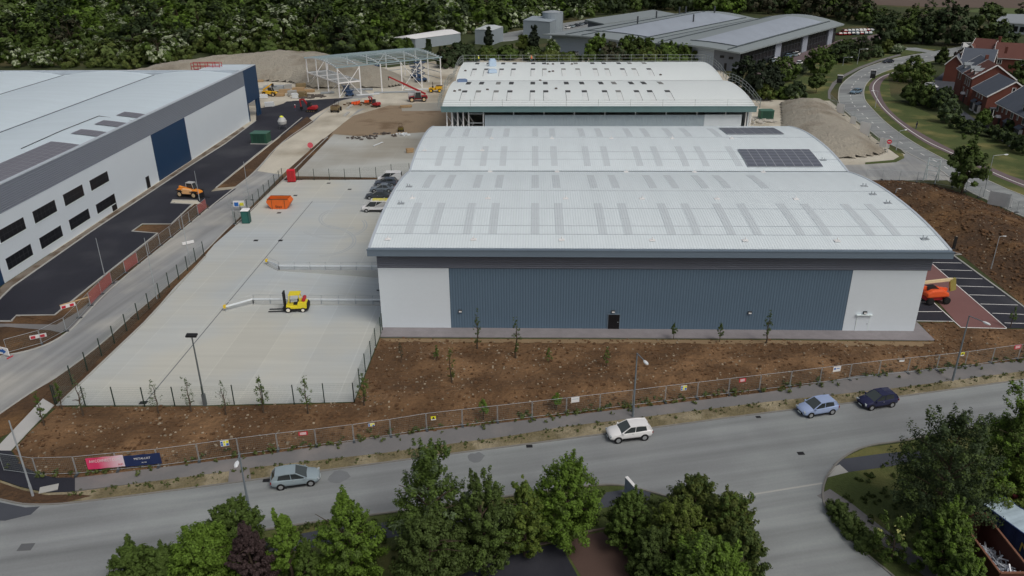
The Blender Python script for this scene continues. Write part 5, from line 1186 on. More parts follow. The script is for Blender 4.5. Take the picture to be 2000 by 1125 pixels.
def text(body, size, mat_, parent, loc, rot, name='lettering', ext=.004, sx=1.0, align='CENTER'):
    cu = bpy.data.curves.new(name,'FONT'); cu.body = body; cu.size = size; cu.align_x = align; cu.extrude = ext
    tmp = bpy.data.objects.new(name, cu); COL.objects.link(tmp); dg = bpy.context.evaluated_depsgraph_get(); dg.update()
    me = bpy.data.meshes.new_from_object(tmp.evaluated_get(dg)); bpy.data.objects.remove(tmp); bpy.data.curves.remove(cu)
    o = bpy.data.objects.new(name, me); COL.objects.link(o); me.materials.clear(); me.materials.append(mat_); o.parent = parent; o.location = loc; o.rotation_euler = rot; o.scale = (sx,1,1); return o
bpy.data.curves.remove(fo)
text('Skips', .6, m_dark, t, (0,-1.13,.3), (pi/2,0,0))
p = at(480,437); t = thing('portable_toilet', 'green portable toilet with white roof by the yard kerb', 'toilet', (p.x,p.y+.6,.03), radians(4))
bevel(MB().box(-.65,.65,-.65,.65,0,2.2).build('cabin', M('toilet_green', D(28,66,62,.55), .5, .06), t), .05)
MB().box(-.52,.4,-.69,-.64,.1,2.0).build('door', M('toilet_door', D(36,78,72,.55), .5), t)
MB().loft([[(x*k,y*k,z_) for x,y in ((-.68,-.68),(.68,-.68),(.68,.68),(-.68,.68))] for k, z_ in ((1,2.2),(.98,2.3),(.6,2.48))]).build('roof', m_wht, t)
p = at(569,356); t = thing('red_cabinet', 'bright red upright cabinet in the far corner of the yard', 'cabinet', (p.x,p.y+.5,.03), radians(8))
bevel(MB().box(-.75,.75,-.6,.6,.1,2.4).build('body', M('cabinet_red', D(176,26,40,.55), .5, .05), t), .04)
MB().box(-.66,-.02,-.64,-.6,.2,2.3).build('door', m_red, t); MB().box(.02,.66,-.64,-.6,.2,2.3).build('door', m_red, t); MB().box(-.8,.8,-.65,.65,0,.1).build('base', m_dark, t)
def genset(label, px, rz, s=1.0):
    p = at(*px); r = thing('substation_kiosk', label, 'kiosk', (p.x,p.y+1.5,.03), rz); r.scale = (s,s,s); mg = M('kiosk_green', D(34,66,52,.55), .6, .06)
    bevel(MB().box(-1.9,1.9,-1.4,1.4,.15,2.4).build('body', mg, r), .03); MB().box(-2.0,2.0,-1.5,1.5,2.4,2.55).build('roof', M('kiosk_roof', D(62,96,84), .6), r); MB().box(-2.1,2.1,-1.6,1.6,0,.15).build('plinth', m_kerb, r)
    for x in (-.95,.0,.95): MB().box(x-.44,x+.44,-1.44,-1.4,.25,2.25).build('door', M('kiosk_door', D(26,54,44,.55), .6), r)
genset('dark green kiosk on the fresh tarmac beside the site road', (507,282), radians(-4))
genset('dark green kiosk between the white-roofed unit and the spoil heap', (1498,234), radians(3), .9)
# scrap container and shipping containers, bottom right
a, b_, c_ = at(1866,1052,0), at(1922,1048,0), at(2000,1125,0)
TL, TR, BR_ = at(1866,1005,2.4), at(1923,1003,2.4), at(1997,1095,2.4)
ux = (TR-TL); wd = ux.length; ux.normalize(); dr = (BR_-TR).normalized(); rz = atan2(-dr.y, -dr.x)  # local +x runs towards the far end
far = (TL+TR)/2; ln = 6.4
c = far+dr*ln/2; t = thing('scrap_container', 'open rust-brown roll-off container heaped with scrap aluminium', 'container', (c.x,c.y,0), rz)
m_rust = M('rusty_brown_steel', D(70,42,36,.6), .85, .2, 1.0, obj=True); w_ = 2.35
b = MB(); b.box(-ln/2,ln/2,-w_/2,w_/2,.1,.2)
for y in (-w_/2,w_/2-.08): b.box(-ln/2,ln/2,y,y+.08,.2,2.4)
for x in (-ln/2,ln/2-.08): b.box(x,x+.08,-w_/2+.081,w_/2-.081,.2,2.4)
b.build('body', m_rust, t)
b = MB()
for y in (-w_/2,w_/2): b.beam((-ln/2,y,2.45),(ln/2,y,2.45),.16,.12)
for x in (-ln/2,ln/2): b.beam((x,-w_/2,2.46),(x,w_/2,2.46),.16,.12)
b.build('rim', M('rim_brown', D(104,72,58,.6), .8, .15), t)
rs = random.Random(5); b = MB(); m_alu = M('scrap_aluminium', D(176,182,190,.6), .35, .2, metal=.5, isl=.35)
for k in range(170):
    x = rs.uniform(-ln/2+.3, ln/2-2.0); y = rs.uniform(-.95,.95); z_ = .4+rs.random()*1.3*(1-(x+ln/2)/ln*.6); d = Vector((rs.gauss(0,1),rs.gauss(0,1),rs.gauss(0,.25))).normalized()*rs.uniform(.2,.9)
    p0 = Vector((max(-ln/2+.15,min(ln/2-.2,x-d.x)),max(-1.05,min(1.05,y-d.y)),max(.3,z_-d.z))); p1 = Vector((max(-ln/2+.15,min(ln/2-.2,x+d.x)),max(-1.05,min(1.05,y+d.y)),max(.3,z_+d.z)))
    if (p1-p0).length > .1: b.beam(p0, p1, rs.uniform(.03,.16), rs.uniform(.015,.05))
o = b.build('scrap_metal', m_alu); o.location = t.location; o.rotation_euler = t.rotation_euler; tag(o, 'heap of shiny scrap aluminium sections inside the open brown container', 'scrap', kind='stuff')
tl, tr = at(1921,985,2.6), at(1965,955,2.6); dd = (BR_-TR).normalized()
def container(label, px_corner, rz, mw, mr, ln=6.1, stack=0, letters=None):
    W2 = 2.44; p = at(*px_corner, 2.6)-Vector((-sin(rz),cos(rz),0))*W2; r = thing('shipping_container', label, 'container', (p.x,p.y,0), rz)
    b = MB(); n = 44; prof = [(ln*i/n, .0 if (i//1)%4 in (0,1) else .05) for i in range(n+1)]
    b.add([(-x,y,.15) for x,y in prof]+[(-x,y,2.55) for x,y in prof], [(i+1,i,n+1+i,n+2+i) for i in range(n)])
    b.add([(-x,W2-y,.15) for x,y in prof]+[(-x,W2-y,2.55) for x,y in prof], [(i,i+1,n+2+i,n+1+i) for i in range(n)])
    b.box(-ln,-ln+.05,.0,W2,.15,2.55); b.box(-.05,0,.0,W2,.15,2.55); b.build('side_wall', mw, r)
    b = MB(); pr = [(ln*i/n, .0 if (i//1)%4 in (0,1) else .04) for i in range(n+1)]
    b.add([(-x,0,2.56+z_) for x,z_ in pr]+[(-x,W2,2.56+z_) for x,z_ in pr], [(i,i+1,n+2+i,n+1+i)[::-1] for i in range(n)]); b.build('roof', mr, r)
    b = MB()
    for y in (0,W2):
        b.beam((-ln,y,2.55),(0,y,2.55),.1,.12); b.beam((-ln,y,.1),(0,y,.1),.1,.16)
        for x in (-ln,0): b.box(x-.06,x+.06,y-.06,y+.06,.05,2.6)
    b.build('frame', mw, r)
    return r
dd = (at(2000,1042,2.6)-at(1919,983,2.6)).normalized(); rz = atan2(-dd.y,-dd.x)
m_rr = M('weathered_roof_steel', D(150,166,176), .6, .1, .8, 3.0, col2=D(128,104,84), c2sc=.6, c2lo=.6, c2hi=.72, obj=True)
nn = Vector((-dd.y,dd.x,0)); 
t = container('blue shipping container with weathered silvery roof behind the scrap container', (1919,983), rz, M('container_blue', D(28,42,78,.55), .6, .1), m_rr, 12.2)
for k, ch in enumerate('NLA'): text(ch, 1.25, M('faded_yellow_letters', D(150,136,70,.55), .8), t, (-4.2-k*1.2, 2.47, .95), (pi/2,0,pi), 'lettering')
container('red-brown roofed shipping container behind the blue one, cut by the frame', (1963,957), rz, M('container_maroon', D(84,36,36,.55), .7, .1), M('maroon_roof', D(116,56,58), .8, .15), 12.2)
# ------------------------------------------------------------------ fences, lamps, signs, site clutter
m_wire = M('mesh_wire', D(112,122,118,.66), .5, .05); m_gwire = M('green_mesh_wire', D(92,104,98,.66), .5, .05)
def mesh_bay(mb, p, q, h, r=.006, dv=.14, dh=.22, z0=.05):
    p, q = Vector(p), Vector(q); n = max(2, int((q-p).length/dv))
    for i in range(1, n): c = p.lerp(q, i/n); mb.bar(c+Vector((0,0,z0)), c+Vector((0,0,h)), r*.7, 3, cap=False)
    k = int(h/dh)
    for i in range(k+1): z = z0+(h-z0)*i/k; mb.bar(p+Vector((0,0,z)), q+Vector((0,0,z)), r, 3, cap=False)
def post_fence(name, label, pxs, h=2.4):
    P = [at(*a) for a in pxs]; r = thing('mesh_fence', label, 'fence', tuple(P[0])); up = Vector((0,0,h))
    for p in P: b = MB().beam(p, p+up, .09, .09); b.build('post', m_green, r, world=True)
    for a, c in zip(P[:-1], P[1:]):
        if (c-a).length > 12: continue
        b = MB(); mesh_bay(b, a, c, h-.05); b.build('mesh_panel', m_gwire, r, world=True)
    return r
post_fence('', 'dark green mesh fence along the front edge of the concrete yard', [(112,791),(167,793),(225,794),(283,795),(342,794),(400,793),(458,790),(515,789),(575,790),(634,787),(692,786)])
post_fence('', 'dark green mesh fence running back from the yard corner to the warehouse', [(692,786),(703,757),(714,727),(725,702),(734,676),(744,654),(747,646)])
post_fence('', 'long dark green mesh fence between the site road and the concrete yard', [(108,790),(100,791)][:0]+[(108,790),(142,751),(171,724),(199,696),(224,671),(248,647),(271,625),(292,605),(313,584),(331,563),(350,547),(367,530),(383,513),(399,500)])
post_fence('', 'dark mesh fence from the portable toilet up to the red cabinet', [(461,439),(472,425),(484,414),(496,404),(507,393),(517,384),(527,375),(537,364),(546,356),(552,351)])
post_fence('', 'dark mesh fence across the back of the yard behind the parked cars', [(552,351),(584,352),(614,352),(644,352),(674,352),(704,350),(735,349),(765,343),(800,341)])
# mesh fence parallel to the site road, second line
def heras_panel(a, c, label, group, h=2.0, net=None, z=0.0):
    a, c = Vector(a), Vector(c); a.z = c.z = z; L = (c-a).length; d = (c-a)/L
    r = thing('fence_panel', label, 'fence panel', tuple((a+c)/2), atan2(d.y,d.x), group)
    b = MB(); x = L/2-.04
    for xx in (-x, x): b.bar((xx,0,.12),(xx,0,h),.024,5)
    b.bar((-x,0,h),(x,0,h),.022,5); b.bar((-x,0,.2),(x,0,.2),.022,5); b.build('frame', m_metal, r)
    b = MB(); mesh_bay(b, (-x,0,0), (x,0,0), h, .005, .16, .25, .22); b.build('mesh', m_wire, r)
    if net: b = MB(); mesh_bay(b, (-x,-.04,0), (x,-.04,0), h-.1, .022, .11, .12, .25); b.build('netting', net, r)
    MB().box(L/2-.12,L/2+.12,-.36,.36,.0,.14).build('foot_block', m_dmetal, r); return r
HER = P2([(8,921),(82,931),(165,927),(246,918),(327,911),(410,899),(500,886),(639,870),(740,857),(825,842),(1000,822),(1140,806),(1291,787),(1415,772),(1540,757),(1717,735),(1865,720),(2000,701),(2240,672)])
L_ = 0
for a, c in zip(HER[:-1], HER[1:]): L_ += (Vector(c)-Vector(a)).length
nP = int(L_/3.5); hp = resample(HER, nP+1)
for i in range(nP):
    px = proj(hp[i+1])[0]
    heras_panel(hp[i], hp[i+1], f'grey temporary mesh panel in the roadside line, {ORD[i]} from left' if i < 30 else 'grey temporary mesh panel at the far right end of the roadside line', 'temporary fence panels along the estate road', z=.02)
def on_fence(px, z=1.3):
    best = None
    for a, c in zip(hp[:-1], hp[1:]):
        for k in range(20):
            p = Vector(a).lerp(Vector(c), k/20); e = abs(proj((p.x,p.y,z))[0]-px)
            if best is None or e < best[0]: best = (e, p, atan2(c[1]-a[1], c[0]-a[0]))
    return best[1], best[2]
m_sy = M('sign_yellow', D(214,190,40,.6), .5, .03); m_sb = M('sign_blue', D(30,84,150,.6), .5, .03); m_sw = M('sign_white', D(206,212,214,.6), .5, .03); m_sr = M('sign_red', D(166,34,52,.6), .5, .04)
def fsign(px, py, label, kind, w_=.75, h_=.6):
    p, rz = on_fence(px); z = max(.5, aty(px, py, p.y).z); r = thing('safety_sign', label, 'sign', (p.x+.06*sin(rz),p.y-.06*cos(rz),z), rz)
    MB().box(-w_/2,w_/2,-.012,0,-h_/2,h_/2).build('board', m_sr if kind == 'red' else m_sy if kind == 'yellow' else m_sw, r)
    if kind == 'mixed':
        for k, mt in enumerate((m_sb, m_sy, m_sb, m_sy)): x0 = -w_*.46+(k%2)*w_*.3; z0 = -h_*.4+(k//2)*h_*.42; MB().box(x0,x0+w_*.24,-.02,-.012,z0,z0+h_*.34).build('panel', mt, r)
        MB().box(w_*.16,w_*.46,-.02,-.012,.0,h_*.42).build('panel', m_sy, r); MB().box(w_*.16,w_*.46,-.02,-.012,-h_*.42,-.03).build('panel', m_sb, r)
    elif kind == 'red':
        b = MB()
        for k in range(3): b.box(-w_*.35,w_*.35,-.02,-.012,-h_*.3+k*h_*.24,-h_*.3+k*h_*.24+.06)
        b.build('text_line', m_sw, r)
    elif kind == 'yellow': MB().add([(-.16,-.02,-.1),(.16,-.02,-.1),(0,-.02,.2)],[(0,1,2)]).build('triangle', m_dark, r); MB().box(-w_/2,w_/2,-.02,-.012,-h_/2,-h_/2+.13).build('panel', m_sw, r)
    elif kind == 'logo': MB().bar((-w_*.28,-.02,.04),(-w_*.28,-.012,.04),.13,12).build('roundel', m_sb, r); MB().box(-w_*.05,w_*.35,-.02,-.012,.02,.1).build('text_line', m_sb, r)
    else: MB().box(-w_*.4,w_*.4,-.02,-.012,.05,.12).build('text_line', M('sign_grey', D(150,160,170,.6), .5), r)
    return r
fsign(440, 865, 'yellow and blue site safety sign right of the navy banner', 'mixed', .75, .62)
fsign(594, 846, 'red notice on the roadside fence above the silver car', 'red', .85, .42)
fsign(727, 829, 'small faded yellow and white notice between the red sign and triangle sign', 'mixed', .62, .35)
fsign(845, 816, 'yellow warning triangle sign below the bare soil', 'yellow', .5, .45)
fsign(1124, 780, 'plain white notice left of the central street lamp', 'white', .85, .62)
fsign(1335, 757, 'yellow and blue site safety sign right of the central street lamp', 'mixed', .65, .6)
fsign(1449, 742, 'red notice on the fence right of the yellow-blue sign', 'red', .75, .45)
fsign(1634, 720, 'white notice with blue roundel above the pale blue car', 'logo', .9, .65)
fsign(1760, 704, 'small white strip notice above the navy car', 'white', .6, .25)
fsign(1877, 691, 'yellow notice beside the right-hand street lamp', 'yellow', .45, .45)
fsign(1986, 677, 'dark red notice at the right end of the roadside fence', 'red', .9, .5)
# banners
def banner(px0, px1, pyc, h_, label, mats, grad=False):
    a, rz = on_fence(px0, 1.0); c, _ = on_fence(px1, 1.0); mid = (a+c)/2; d = c-a; rz = atan2(d.y,d.x); w_ = d.length
    z = max(h_/2+.12, aty((px0+px1)/2, pyc, mid.y).z); r = thing('banner', label, 'banner', (mid.x+.09*sin(rz),mid.y-.09*cos(rz),z), rz); n = 12
    b = MB(); b.add([(w_*(i/n-.5), .025*sin(i*1.3), zz) for zz in (-h_/2, h_/2) for i in range(n+1)], [(i,i+1,n+2+i,n+1+i) for i in range(n)]); b.build('sheet', mats, r); return r, w_
mg = bpy.data.materials.new('pink_banner_print'); mg.use_nodes = True; n_, l_ = mg.node_tree.nodes, mg.node_tree.links
tc = n_.new('ShaderNodeTexCoord'); sx_ = n_.new('ShaderNodeSeparateXYZ'); l_.new(tc.outputs['Generated'], sx_.inputs[0]); rp_ = n_.new('ShaderNodeValToRGB'); l_.new(sx_.outputs[0], rp_.inputs[0]); l_.new(rp_.outputs[0], n_['Principled BSDF'].inputs['Base Color'])
rp_.color_ramp.elements[0].color = (*D(176,48,86,.55),1); rp_.color_ramp.elements[0].position = .3; rp_.color_ramp.elements[1].color = (*D(200,176,184,.55),1); n_['Principled BSDF'].inputs['Roughness'].default_value = .6
r, w_ = banner(170, 243, 902, 1.25, 'pink to white printed banner with a web address on the roadside fence', mg)
text('A41CONNECT.COM', .42, M('banner_white', D(222,210,216,.6), .6), r, (-.02,-.04,.12), (pi/2,0,0), sx=w_/4.6)
text('A41', .3, m_sr, r, (w_*.4,-.04,-.42), (pi/2,0,0))
r, w_ = banner(245, 313, 897, 1.2, 'navy printed banner with small white lettering next to the pink one', M('navy_print', D(26,38,72,.55), .6, .05))
text('METALLIST', .3, m_sw, r, (0,-.04,.1), (pi/2,0,0)); text('to let', .2, m_sw, r, (.1,-.04,-.3), (pi/2,0,0))
# barrier panels along the site road
BAR = [(p[0],p[1],0) for p in P2([(15,692),(52,684),(98,668),(138,643),(160,617),(216,557),(262,522),(318,477),(350,452),(404,408)])]
L_ = sum((Vector(c)-Vector(a)).length for a, c in zip(BAR[:-1], BAR[1:])); nB = int(L_/3.6); bp_ = resample(BAR, nB+1); m_net = M('red_netting', D(140,84,82,.66), .8, .15)
for i in range(nB):
    px = (proj(bp_[i])[0]+proj(bp_[i+1])[0])/2; red = any(a <= px <= c for a, c in ((176,214),(240,262),(306,322),(380,412)))
    lb = f'{"red-netted" if red else "bare grey"} barrier panel along the site road, {ORD[i]} from the near end'
    heras_panel(bp_[i], bp_[i+1], lb, 'barrier panels along the site road', 1.9, m_net if red else None, .06)
# fence of the far compound near the highway
P = P2([(1690,351),(1722,352),(1756,354),(1790,357),(1825,361),(1860,367),(1885,376),(1912,387),(1945,400),(1985,416),(2030,434)])
for i, (a, c) in enumerate(zip(P[:-1], P[1:])): heras_panel(a, c, f'grey mesh panel on the crest behind the dark earth bank, {ORD[i]} from left', 'mesh panels behind the earth bank', 2.0, None, .1)
P = P2([(1621,199),(1634,212),(1648,226),(1664,240),(1680,254),(1697,268),(1714,281),(1728,293)])
for i, (a, c) in enumerate(zip(P[:-1], P[1:])): heras_panel(a, c, f'grey mesh panel between the spoil heap and highway, {ORD[i]} from the far end', 'mesh panels beside the spoil heap', 2.0, None, .02)
def board(name, label, px, py, w_, h_, rz, mt=None):
    p = at(px, py); r = thing(name, label, 'board', (p.x,p.y,.03), rz); MB().box(-w_/2,w_/2,-.03,.03,.15,h_).build('panel', mt or m_sw, r); b = MB()
    for x in (-w_/2+.1,w_/2-.1): b.box(x-.05,x+.05,.031,.12,0,h_+.05)
    b.build('leg', m_dmetal, r); return r
for i, (px, py, w_, h_, a) in enumerate(((1640,222,2.2,2.6,-.9),(1665,243,1.6,2.0,-.9),(1687,265,2.6,3.2,-.9),(1726,289,2.4,2.2,-.9))):
    board('hoarding_board', f'white hoarding board facing the highway beside the spoil heap, {ORD[i]} from the far end', px, py, w_, h_, a)
board('hoarding_board', 'large grey-white board by the highway right of the roadside birch', 1948, 404, 3.4, 2.6, -.75, M('board_grey', D(150,154,156,.55), .6))
board('hoarding_board', 'small white board at the highway edge near the frame side', 1968, 405, 1.0, 1.4, -.75)
# white frame gate
t = thing('height_barrier', 'white tubular height barrier frame at the far junction mouth', 'barrier', tuple(at(1815,354)))
b = MB(); q = [at(1803,353),at(1826,358),at(1809,349),at(1832,354)]; tp = [at(1803,353)+Vector((.2,0,4.6)),at(1826,358)+Vector((.2,0,4.6))]
for a, c in ((q[0],tp[0]),(q[2],tp[0]),(q[1],tp[1]),(q[3],tp[1])): b.bar(a, c, .09, 6)
b.build('leg', m_white, t, world=True); b = MB()
for k in (.3,.5,.7,.88,1.0): b.bar(q[0].lerp(tp[0],k), q[1].lerp(tp[1],k), .06, 5)
b.build('crossbar', m_white, t, world=True)
p = at(1733,298); t = thing('road_sign', 'round red road sign on a post by the far junction', 'sign', (p.x,p.y,.05), -.3); MB().bar((0,0,0),(0,0,2.2),.05,6).build('post', m_metal, t); MB().bar((0,-.08,2.4),(0,-.04,2.4),.5,18).build('disc', m_sr, t); MB().box(-.3,.3,-.1,-.081,2.34,2.46).build('bar', m_white, t)
# sign board south of the estate road
a, c = at(1221,968), at(1238,988); d = c-a; t = thing('sign_board', 'grey double-sided sign board seen edge-on by the near footway', 'sign', tuple((a+c)/2), atan2(d.y,d.x)); w_ = d.length
MB().box(-w_/2,w_/2,-.12,.12,.45,2.0).build('panel', M('sign_slate', D(104,114,128,.5), .5), t); MB().box(-w_/2,w_/2,-.14,.14,2.001,2.07).build('cap', m_sw, t); b = MB()
for x in (-w_/2+.2,w_/2-.2): b.box(x-.06,x+.06,-.06,.06,0,.45)
b.build('leg', m_dmetal, t)
# traffic signs at the left bend
p = at(8,696); t = thing('traffic_sign', 'blue and white arrow sign on a red frame at the left bend', 'sign', (p.x,p.y,.03), -.35); MB().box(-1.0,1.0,-.05,.05,.25,1.2).build('panel', m_sw, t)
MB().add([(-.7,-.06,.55),(.1,-.06,.55),(.1,-.06,.35),(.7,-.06,.75),(.1,-.06,1.1),(.1,-.06,.9),(-.7,-.06,.9)],[(0,1,2,3,4,5,6)]).build('arrow', m_sb, t); b = MB(); b.beam((-1,-.4,.05),(-1,.4,.05),.08,.1); b.beam((1,-.4,.05),(1,.4,.05),.08,.1); b.build('foot', m_sr, t)
for px, py, rz, lb in ((76,662,.5,'red and white barrier board lying by the left bend'),(134,602,.8,'red and white board leaning beside the tarmac kerb corner'),(368,478,.7,'white plank-like board on the planting strip before the kerb')):
    p = at(px,py); t = thing('barrier_board', lb, 'barrier', (p.x,p.y,.1), rz); MB().box(-.9,.9,-.08,.08,.05,.5).build('board', m_sw, t)
    if 'red' in lb: MB().box(-.8,-.3,-.09,.09,.1,.45).build('stripe', m_sr, t); MB().box(.2,.7,-.09,.09,.1,.45).build('stripe', m_sr, t)
p = at(148,590); t = thing('timber_plank', 'long pale timber plank beside the tarmac yard kerb', 'plank', (p.x,p.y,.12), .85); MB().box(-2,2,-.12,.12,0,.1).build('plank', M('raw_timber', D(176,150,116), .8, .1), t)
p = at(96,956); t = thing('concrete_slab_cover', 'pale slab lying on the dark footway corner', 'slab', (p.x,p.y,.07), .4); MB().box(-.75,.75,-.45,.45,0,.06).build('slab', m_kerb, t)
p = at(469,412); t = thing('site_notice', 'blue and yellow site notice on mesh panels near the toilet', 'sign', (p.x,p.y,.02), .1)
MB().box(-1.0,1.0,-.03,.03,.8,1.9).build('board', m_sw, t); MB().box(-.85,-.1,-.05,-.031,.9,1.6).build('panel', m_sb, t); MB().box(.1,.8,-.05,-.031,.95,1.5).build('panel', m_sy, t); b = MB()
for x in (-1.2,1.2): b.bar((x,.08,0),(x,.08,2.2),.04,5)
b.build('leg', m_metal, t)
for i, (a, c) in enumerate((((446,402),(455,398)),((455,424),(459,438)),((478,396),(492,391)))): heras_panel(at(*a), at(*c), ['mesh panel left of the site notice, set askew','mesh panel edge-on beside the toilet kerb','mesh panel right of the site notice'][i], 'mesh panels round the site notice', 2.0, None, .02)
# ---- lamps
def street_lamp(label, base, top, arm=(0,-1.6), head=True, mt=None, r0=.09, cat='street lamp', name='street_lamp', headsize=1.0, group=None):
    g = at(*base); h = aty(top[0], top[1], g.y).z; t = thing(name, label, cat, (g.x,g.y,.02), 0, group); mt = mt or m_metal
    b = MB().bar((0,0,0),(0,0,1.3),r0*1.25,8); b.build('base', mt, t); MB().bar((0,0,1.3),(0,0,h),r0,8,r2=r0*.6).build('column', mt, t)
    if head:
        e = Vector((arm[0],arm[1],h+.05)); MB().bar((0,0,h-.02), e, r0*.5, 6).build('arm', mt, t); rz = atan2(arm[1],arm[0]); s = headsize
        R = Matrix.Rotation(rz,3,'Z'); hb = MB(); n = 10
        for_r = [[e+R @ Vector((x*s,cos(2*pi*i/n)*wy*s,sin(2*pi*i/n)*wz*s)) for i in range(n)] for x, wy, wz in ((-.1,.05,.04),(.1,.17,.09),(.45,.19,.1),(.75,.1,.05))]
        hb.loft(for_r); l = hb.build('lantern', M('lantern_white', D(196,200,202,.66), .5), t, True); MB().obox(e+R @ Vector((.35*s,0,-.1*s)),(.45*s,.24*s,.04),rz=rz).build('lens', m_lampw, l)
    return t
m_lcol = M('lamp_column_grey', D(96,104,110,.6), .6, .06)
street_lamp('tall grey street lamp behind the white crossover car', (1236,815), (1246,690), (.5,-1.6), mt=m_lcol, r0=.1)
street_lamp('tall grey street lamp at right, rising before the red paving', (1860,745), (1894,617), (.7,-1.5), mt=m_lcol, r0=.1)
street_lamp('grey street lamp standing among the near trees left of centre', (486,992), (470,890), (.15,-.9), mt=m_lcol, r0=.1)
street_lamp('bare grey lamp column at the lower left road corner', (65,970), (20,822), head=False)
g = at(401,792); t = thing('floodlight', 'dark floodlight column at the front yard fence with twin lamp head', 'floodlight', (g.x,g.y,.02)); h = aty(375,657,g.y).z
m_col = M('column_grey', D(78,84,86,.6), .6, .05); MB().bar((0,0,0),(0,0,h),.11,8,r2=.07).build('column', m_col, t); MB().box(-.16,.16,-.16,.16,0,1.4).build('base', m_col, t)
MB().obox((0,0,h+.1),(1.1,.5,.16),rx=.25).build('lamp_head', m_dark, t); MB().obox((0,-.02,h),(.95,.4,.05),rx=.25).build('lens', m_lampw, t)
for i, (b0, t0) in enumerate((((205,540),(187,465)),((307,585),(289,465)),((372,517),(353,417)),((390,392),(379,334)),((487,392),(476,316)))):
    street_lamp(['thin galvanised column on the tarmac yard margin','slim column rising from the site road kerb at left','slim column on the yard verge right of the site road','slim column behind the amber telehandler','slim column near the site notice and toilet'][i], b0, t0, head=False, r0=.06, name='lamp_column', cat='lamp column')
for lb, b0, t0, arm in (('highway lamp above the white hoarding by the spoil heap',(1667,240),(1672,209),(2.0,.6)),('highway lamp at the far junction verge',(1750,294),(1757,256),(1.4,.8)),('highway lamp right of the roadside birch',(1920,386),(1940,304),(2.2,.5)),('lamp on the cycle path edge beside the grass bank',(1709,211),(1711,178),(-1,.2)),('far lamp among dark trees left of the bend',(1646,128),(1648,112),(2.4,0)),('taller far lamp right of the dark trees by the bend',(1674,126),(1677,96),(2.4,0))):
    street_lamp(lb, b0, t0, arm, r0=.08)
street_lamp('thin lamp column on the earth bank above the parking bays', (1935,527), (1951,462), (.5,0), r0=.06, name='lamp_column', cat='lamp column', headsize=.6)
street_lamp('short lamp column at the far foot of the earth bank', (1748,384), (1751,369), (.4,0), r0=.06, name='lamp_column', cat='lamp column', headsize=.6)
for lb, px, py, py2 in (('black totem sign left of the highway bend',1639,162,148),('black totem sign between highway and cycle path at the bend',1704,153,138)):
    g = at(px,py); h = aty(px,py2,g.y).z; t = thing('totem_sign', lb, 'sign', (g.x,g.y,.05), -.4); MB().box(-.8,.8,-.15,.15,.0,h).build('panel', m_dark, t); MB().box(-.6,.6,-.17,-.151,h*.55,h-.3).build('face', M('totem_grey', D(70,74,78,.6), .6), t); MB().box(-.85,.85,-.2,.2,h,h+.25).build('cap', m_lampw, t)
g = at(1862,487); t = thing('totem_sign', 'dark slim totem post at the top corner of the parking bays', 'sign', (g.x,g.y,.05)); MB().box(-.2,.2,-.1,.1,0,2.0).build('panel', m_dark, t); MB().box(-.25,.25,-.15,.15,0,.1).build('base', m_dmetal, t)
# ---- guard rails on the loading ramp
def ramp_rail(label, pts, hand_side):
    r = thing('guard_rail', label, 'guard rail', tuple(pts[0])); b = MB(); V_ = [Vector(p) for p in pts]
    for z in (.62,.74): b.tube([p+Vector((0,0,z)) for p in V_], .07, 5)
    b.build('crash_beam', M('galvanised_bright', D(188,194,198), .45, .05), r, world=True); b = MB()
    for z in (1.15,.3): b.tube([p+Vector((0,hand_side,z)) for p in V_], .028, 5)
    b.build('handrail', m_metal, r, world=True)
    for a, c in zip(V_[:-1], V_[1:]):
        n = max(1, int((c-a).length/2.2))
        for i in range(n+1):
            p = a.lerp(c, i/n); q = MB(); q.beam(p, p+Vector((0,0,.78)), .1, .1); q.bar(p+Vector((0,hand_side,0)), p+Vector((0,hand_side,1.15)), .03, 5); q.build('post', m_metal, r, world=True)
    p = V_[0]; MB().obox(p+Vector((-.1,0,.7)),(.3,.4,.4)).build('end_cap', M('end_cap_yellow', D(222,164,40,.6), .5), r, world=True)
ramp_rail('galvanised guard rail on the far side of the loading ramp', [tuple(at(523,517)),(RX0+.2,RY1+.12,.14),(RX1-.2,RY1+.12,.14)], .25)
ramp_rail('galvanised guard rail on the near side of the loading ramp behind the forklift', [tuple(at(442,608)),(RX0+.2,RY0-.12,.14),(RX1-.2,RY0-.12,.14)], .3)
# ---- gullies and manholes
for i, (px, py) in enumerate(((683,370),(642,358),(577,382),(545,416),(548,470),(500,470))):
    p = at(px,py); o = MB().box(-.35,.35,-.35,.35,0,.012).build('gully_grate', m_dark, loc=(p.x,p.y,.03)); tag(o, f'dark square gully grate in the concrete yard, {ORD[i]} from the parked cars', 'gully', 'gully grates in the concrete yard')
for lb, px, py, s, mt in (('dark kerb gully behind the silver car',520,939,.3,m_dark),('dark kerb gully left of the white crossover',1034,872,.3,m_dark),('dark gully in the junction mouth',1564,886,.32,m_dark),('dark kerb gully by the right kerb',1481,815,.25,m_dark),('grey manhole cover at the lower left of the road',51,1069,.55,M('manhole_grey', D(84,86,88), .6, .1)),('dark gully inside the front yard fence',280,787,.4,m_dark)):
    p = at(px,py); o = MB().box(-s,s,-s*.75,s*.75,0,.01).build('gully_grate', mt, loc=(p.x,p.y,.03)); o.rotation_euler.z = .1; tag(o, lb, 'gully')
for i, (px, py, s) in enumerate(((663,931,1.0),(930,894,.9),(955,942,.5))):
    p = at(px,py); n = 14; rs = random.Random(i); o = MB().sheet([(s*rs.uniform(.7,1.1)*cos(2*pi*k/n),s*1.0*rs.uniform(.7,1.1)*sin(2*pi*k/n),0) for k in range(n)]).build('oil_stain', M('oil_stain', D(102,105,107), .8, .12), loc=(p.x,p.y,.0265)); o['kind'] = 'structure'
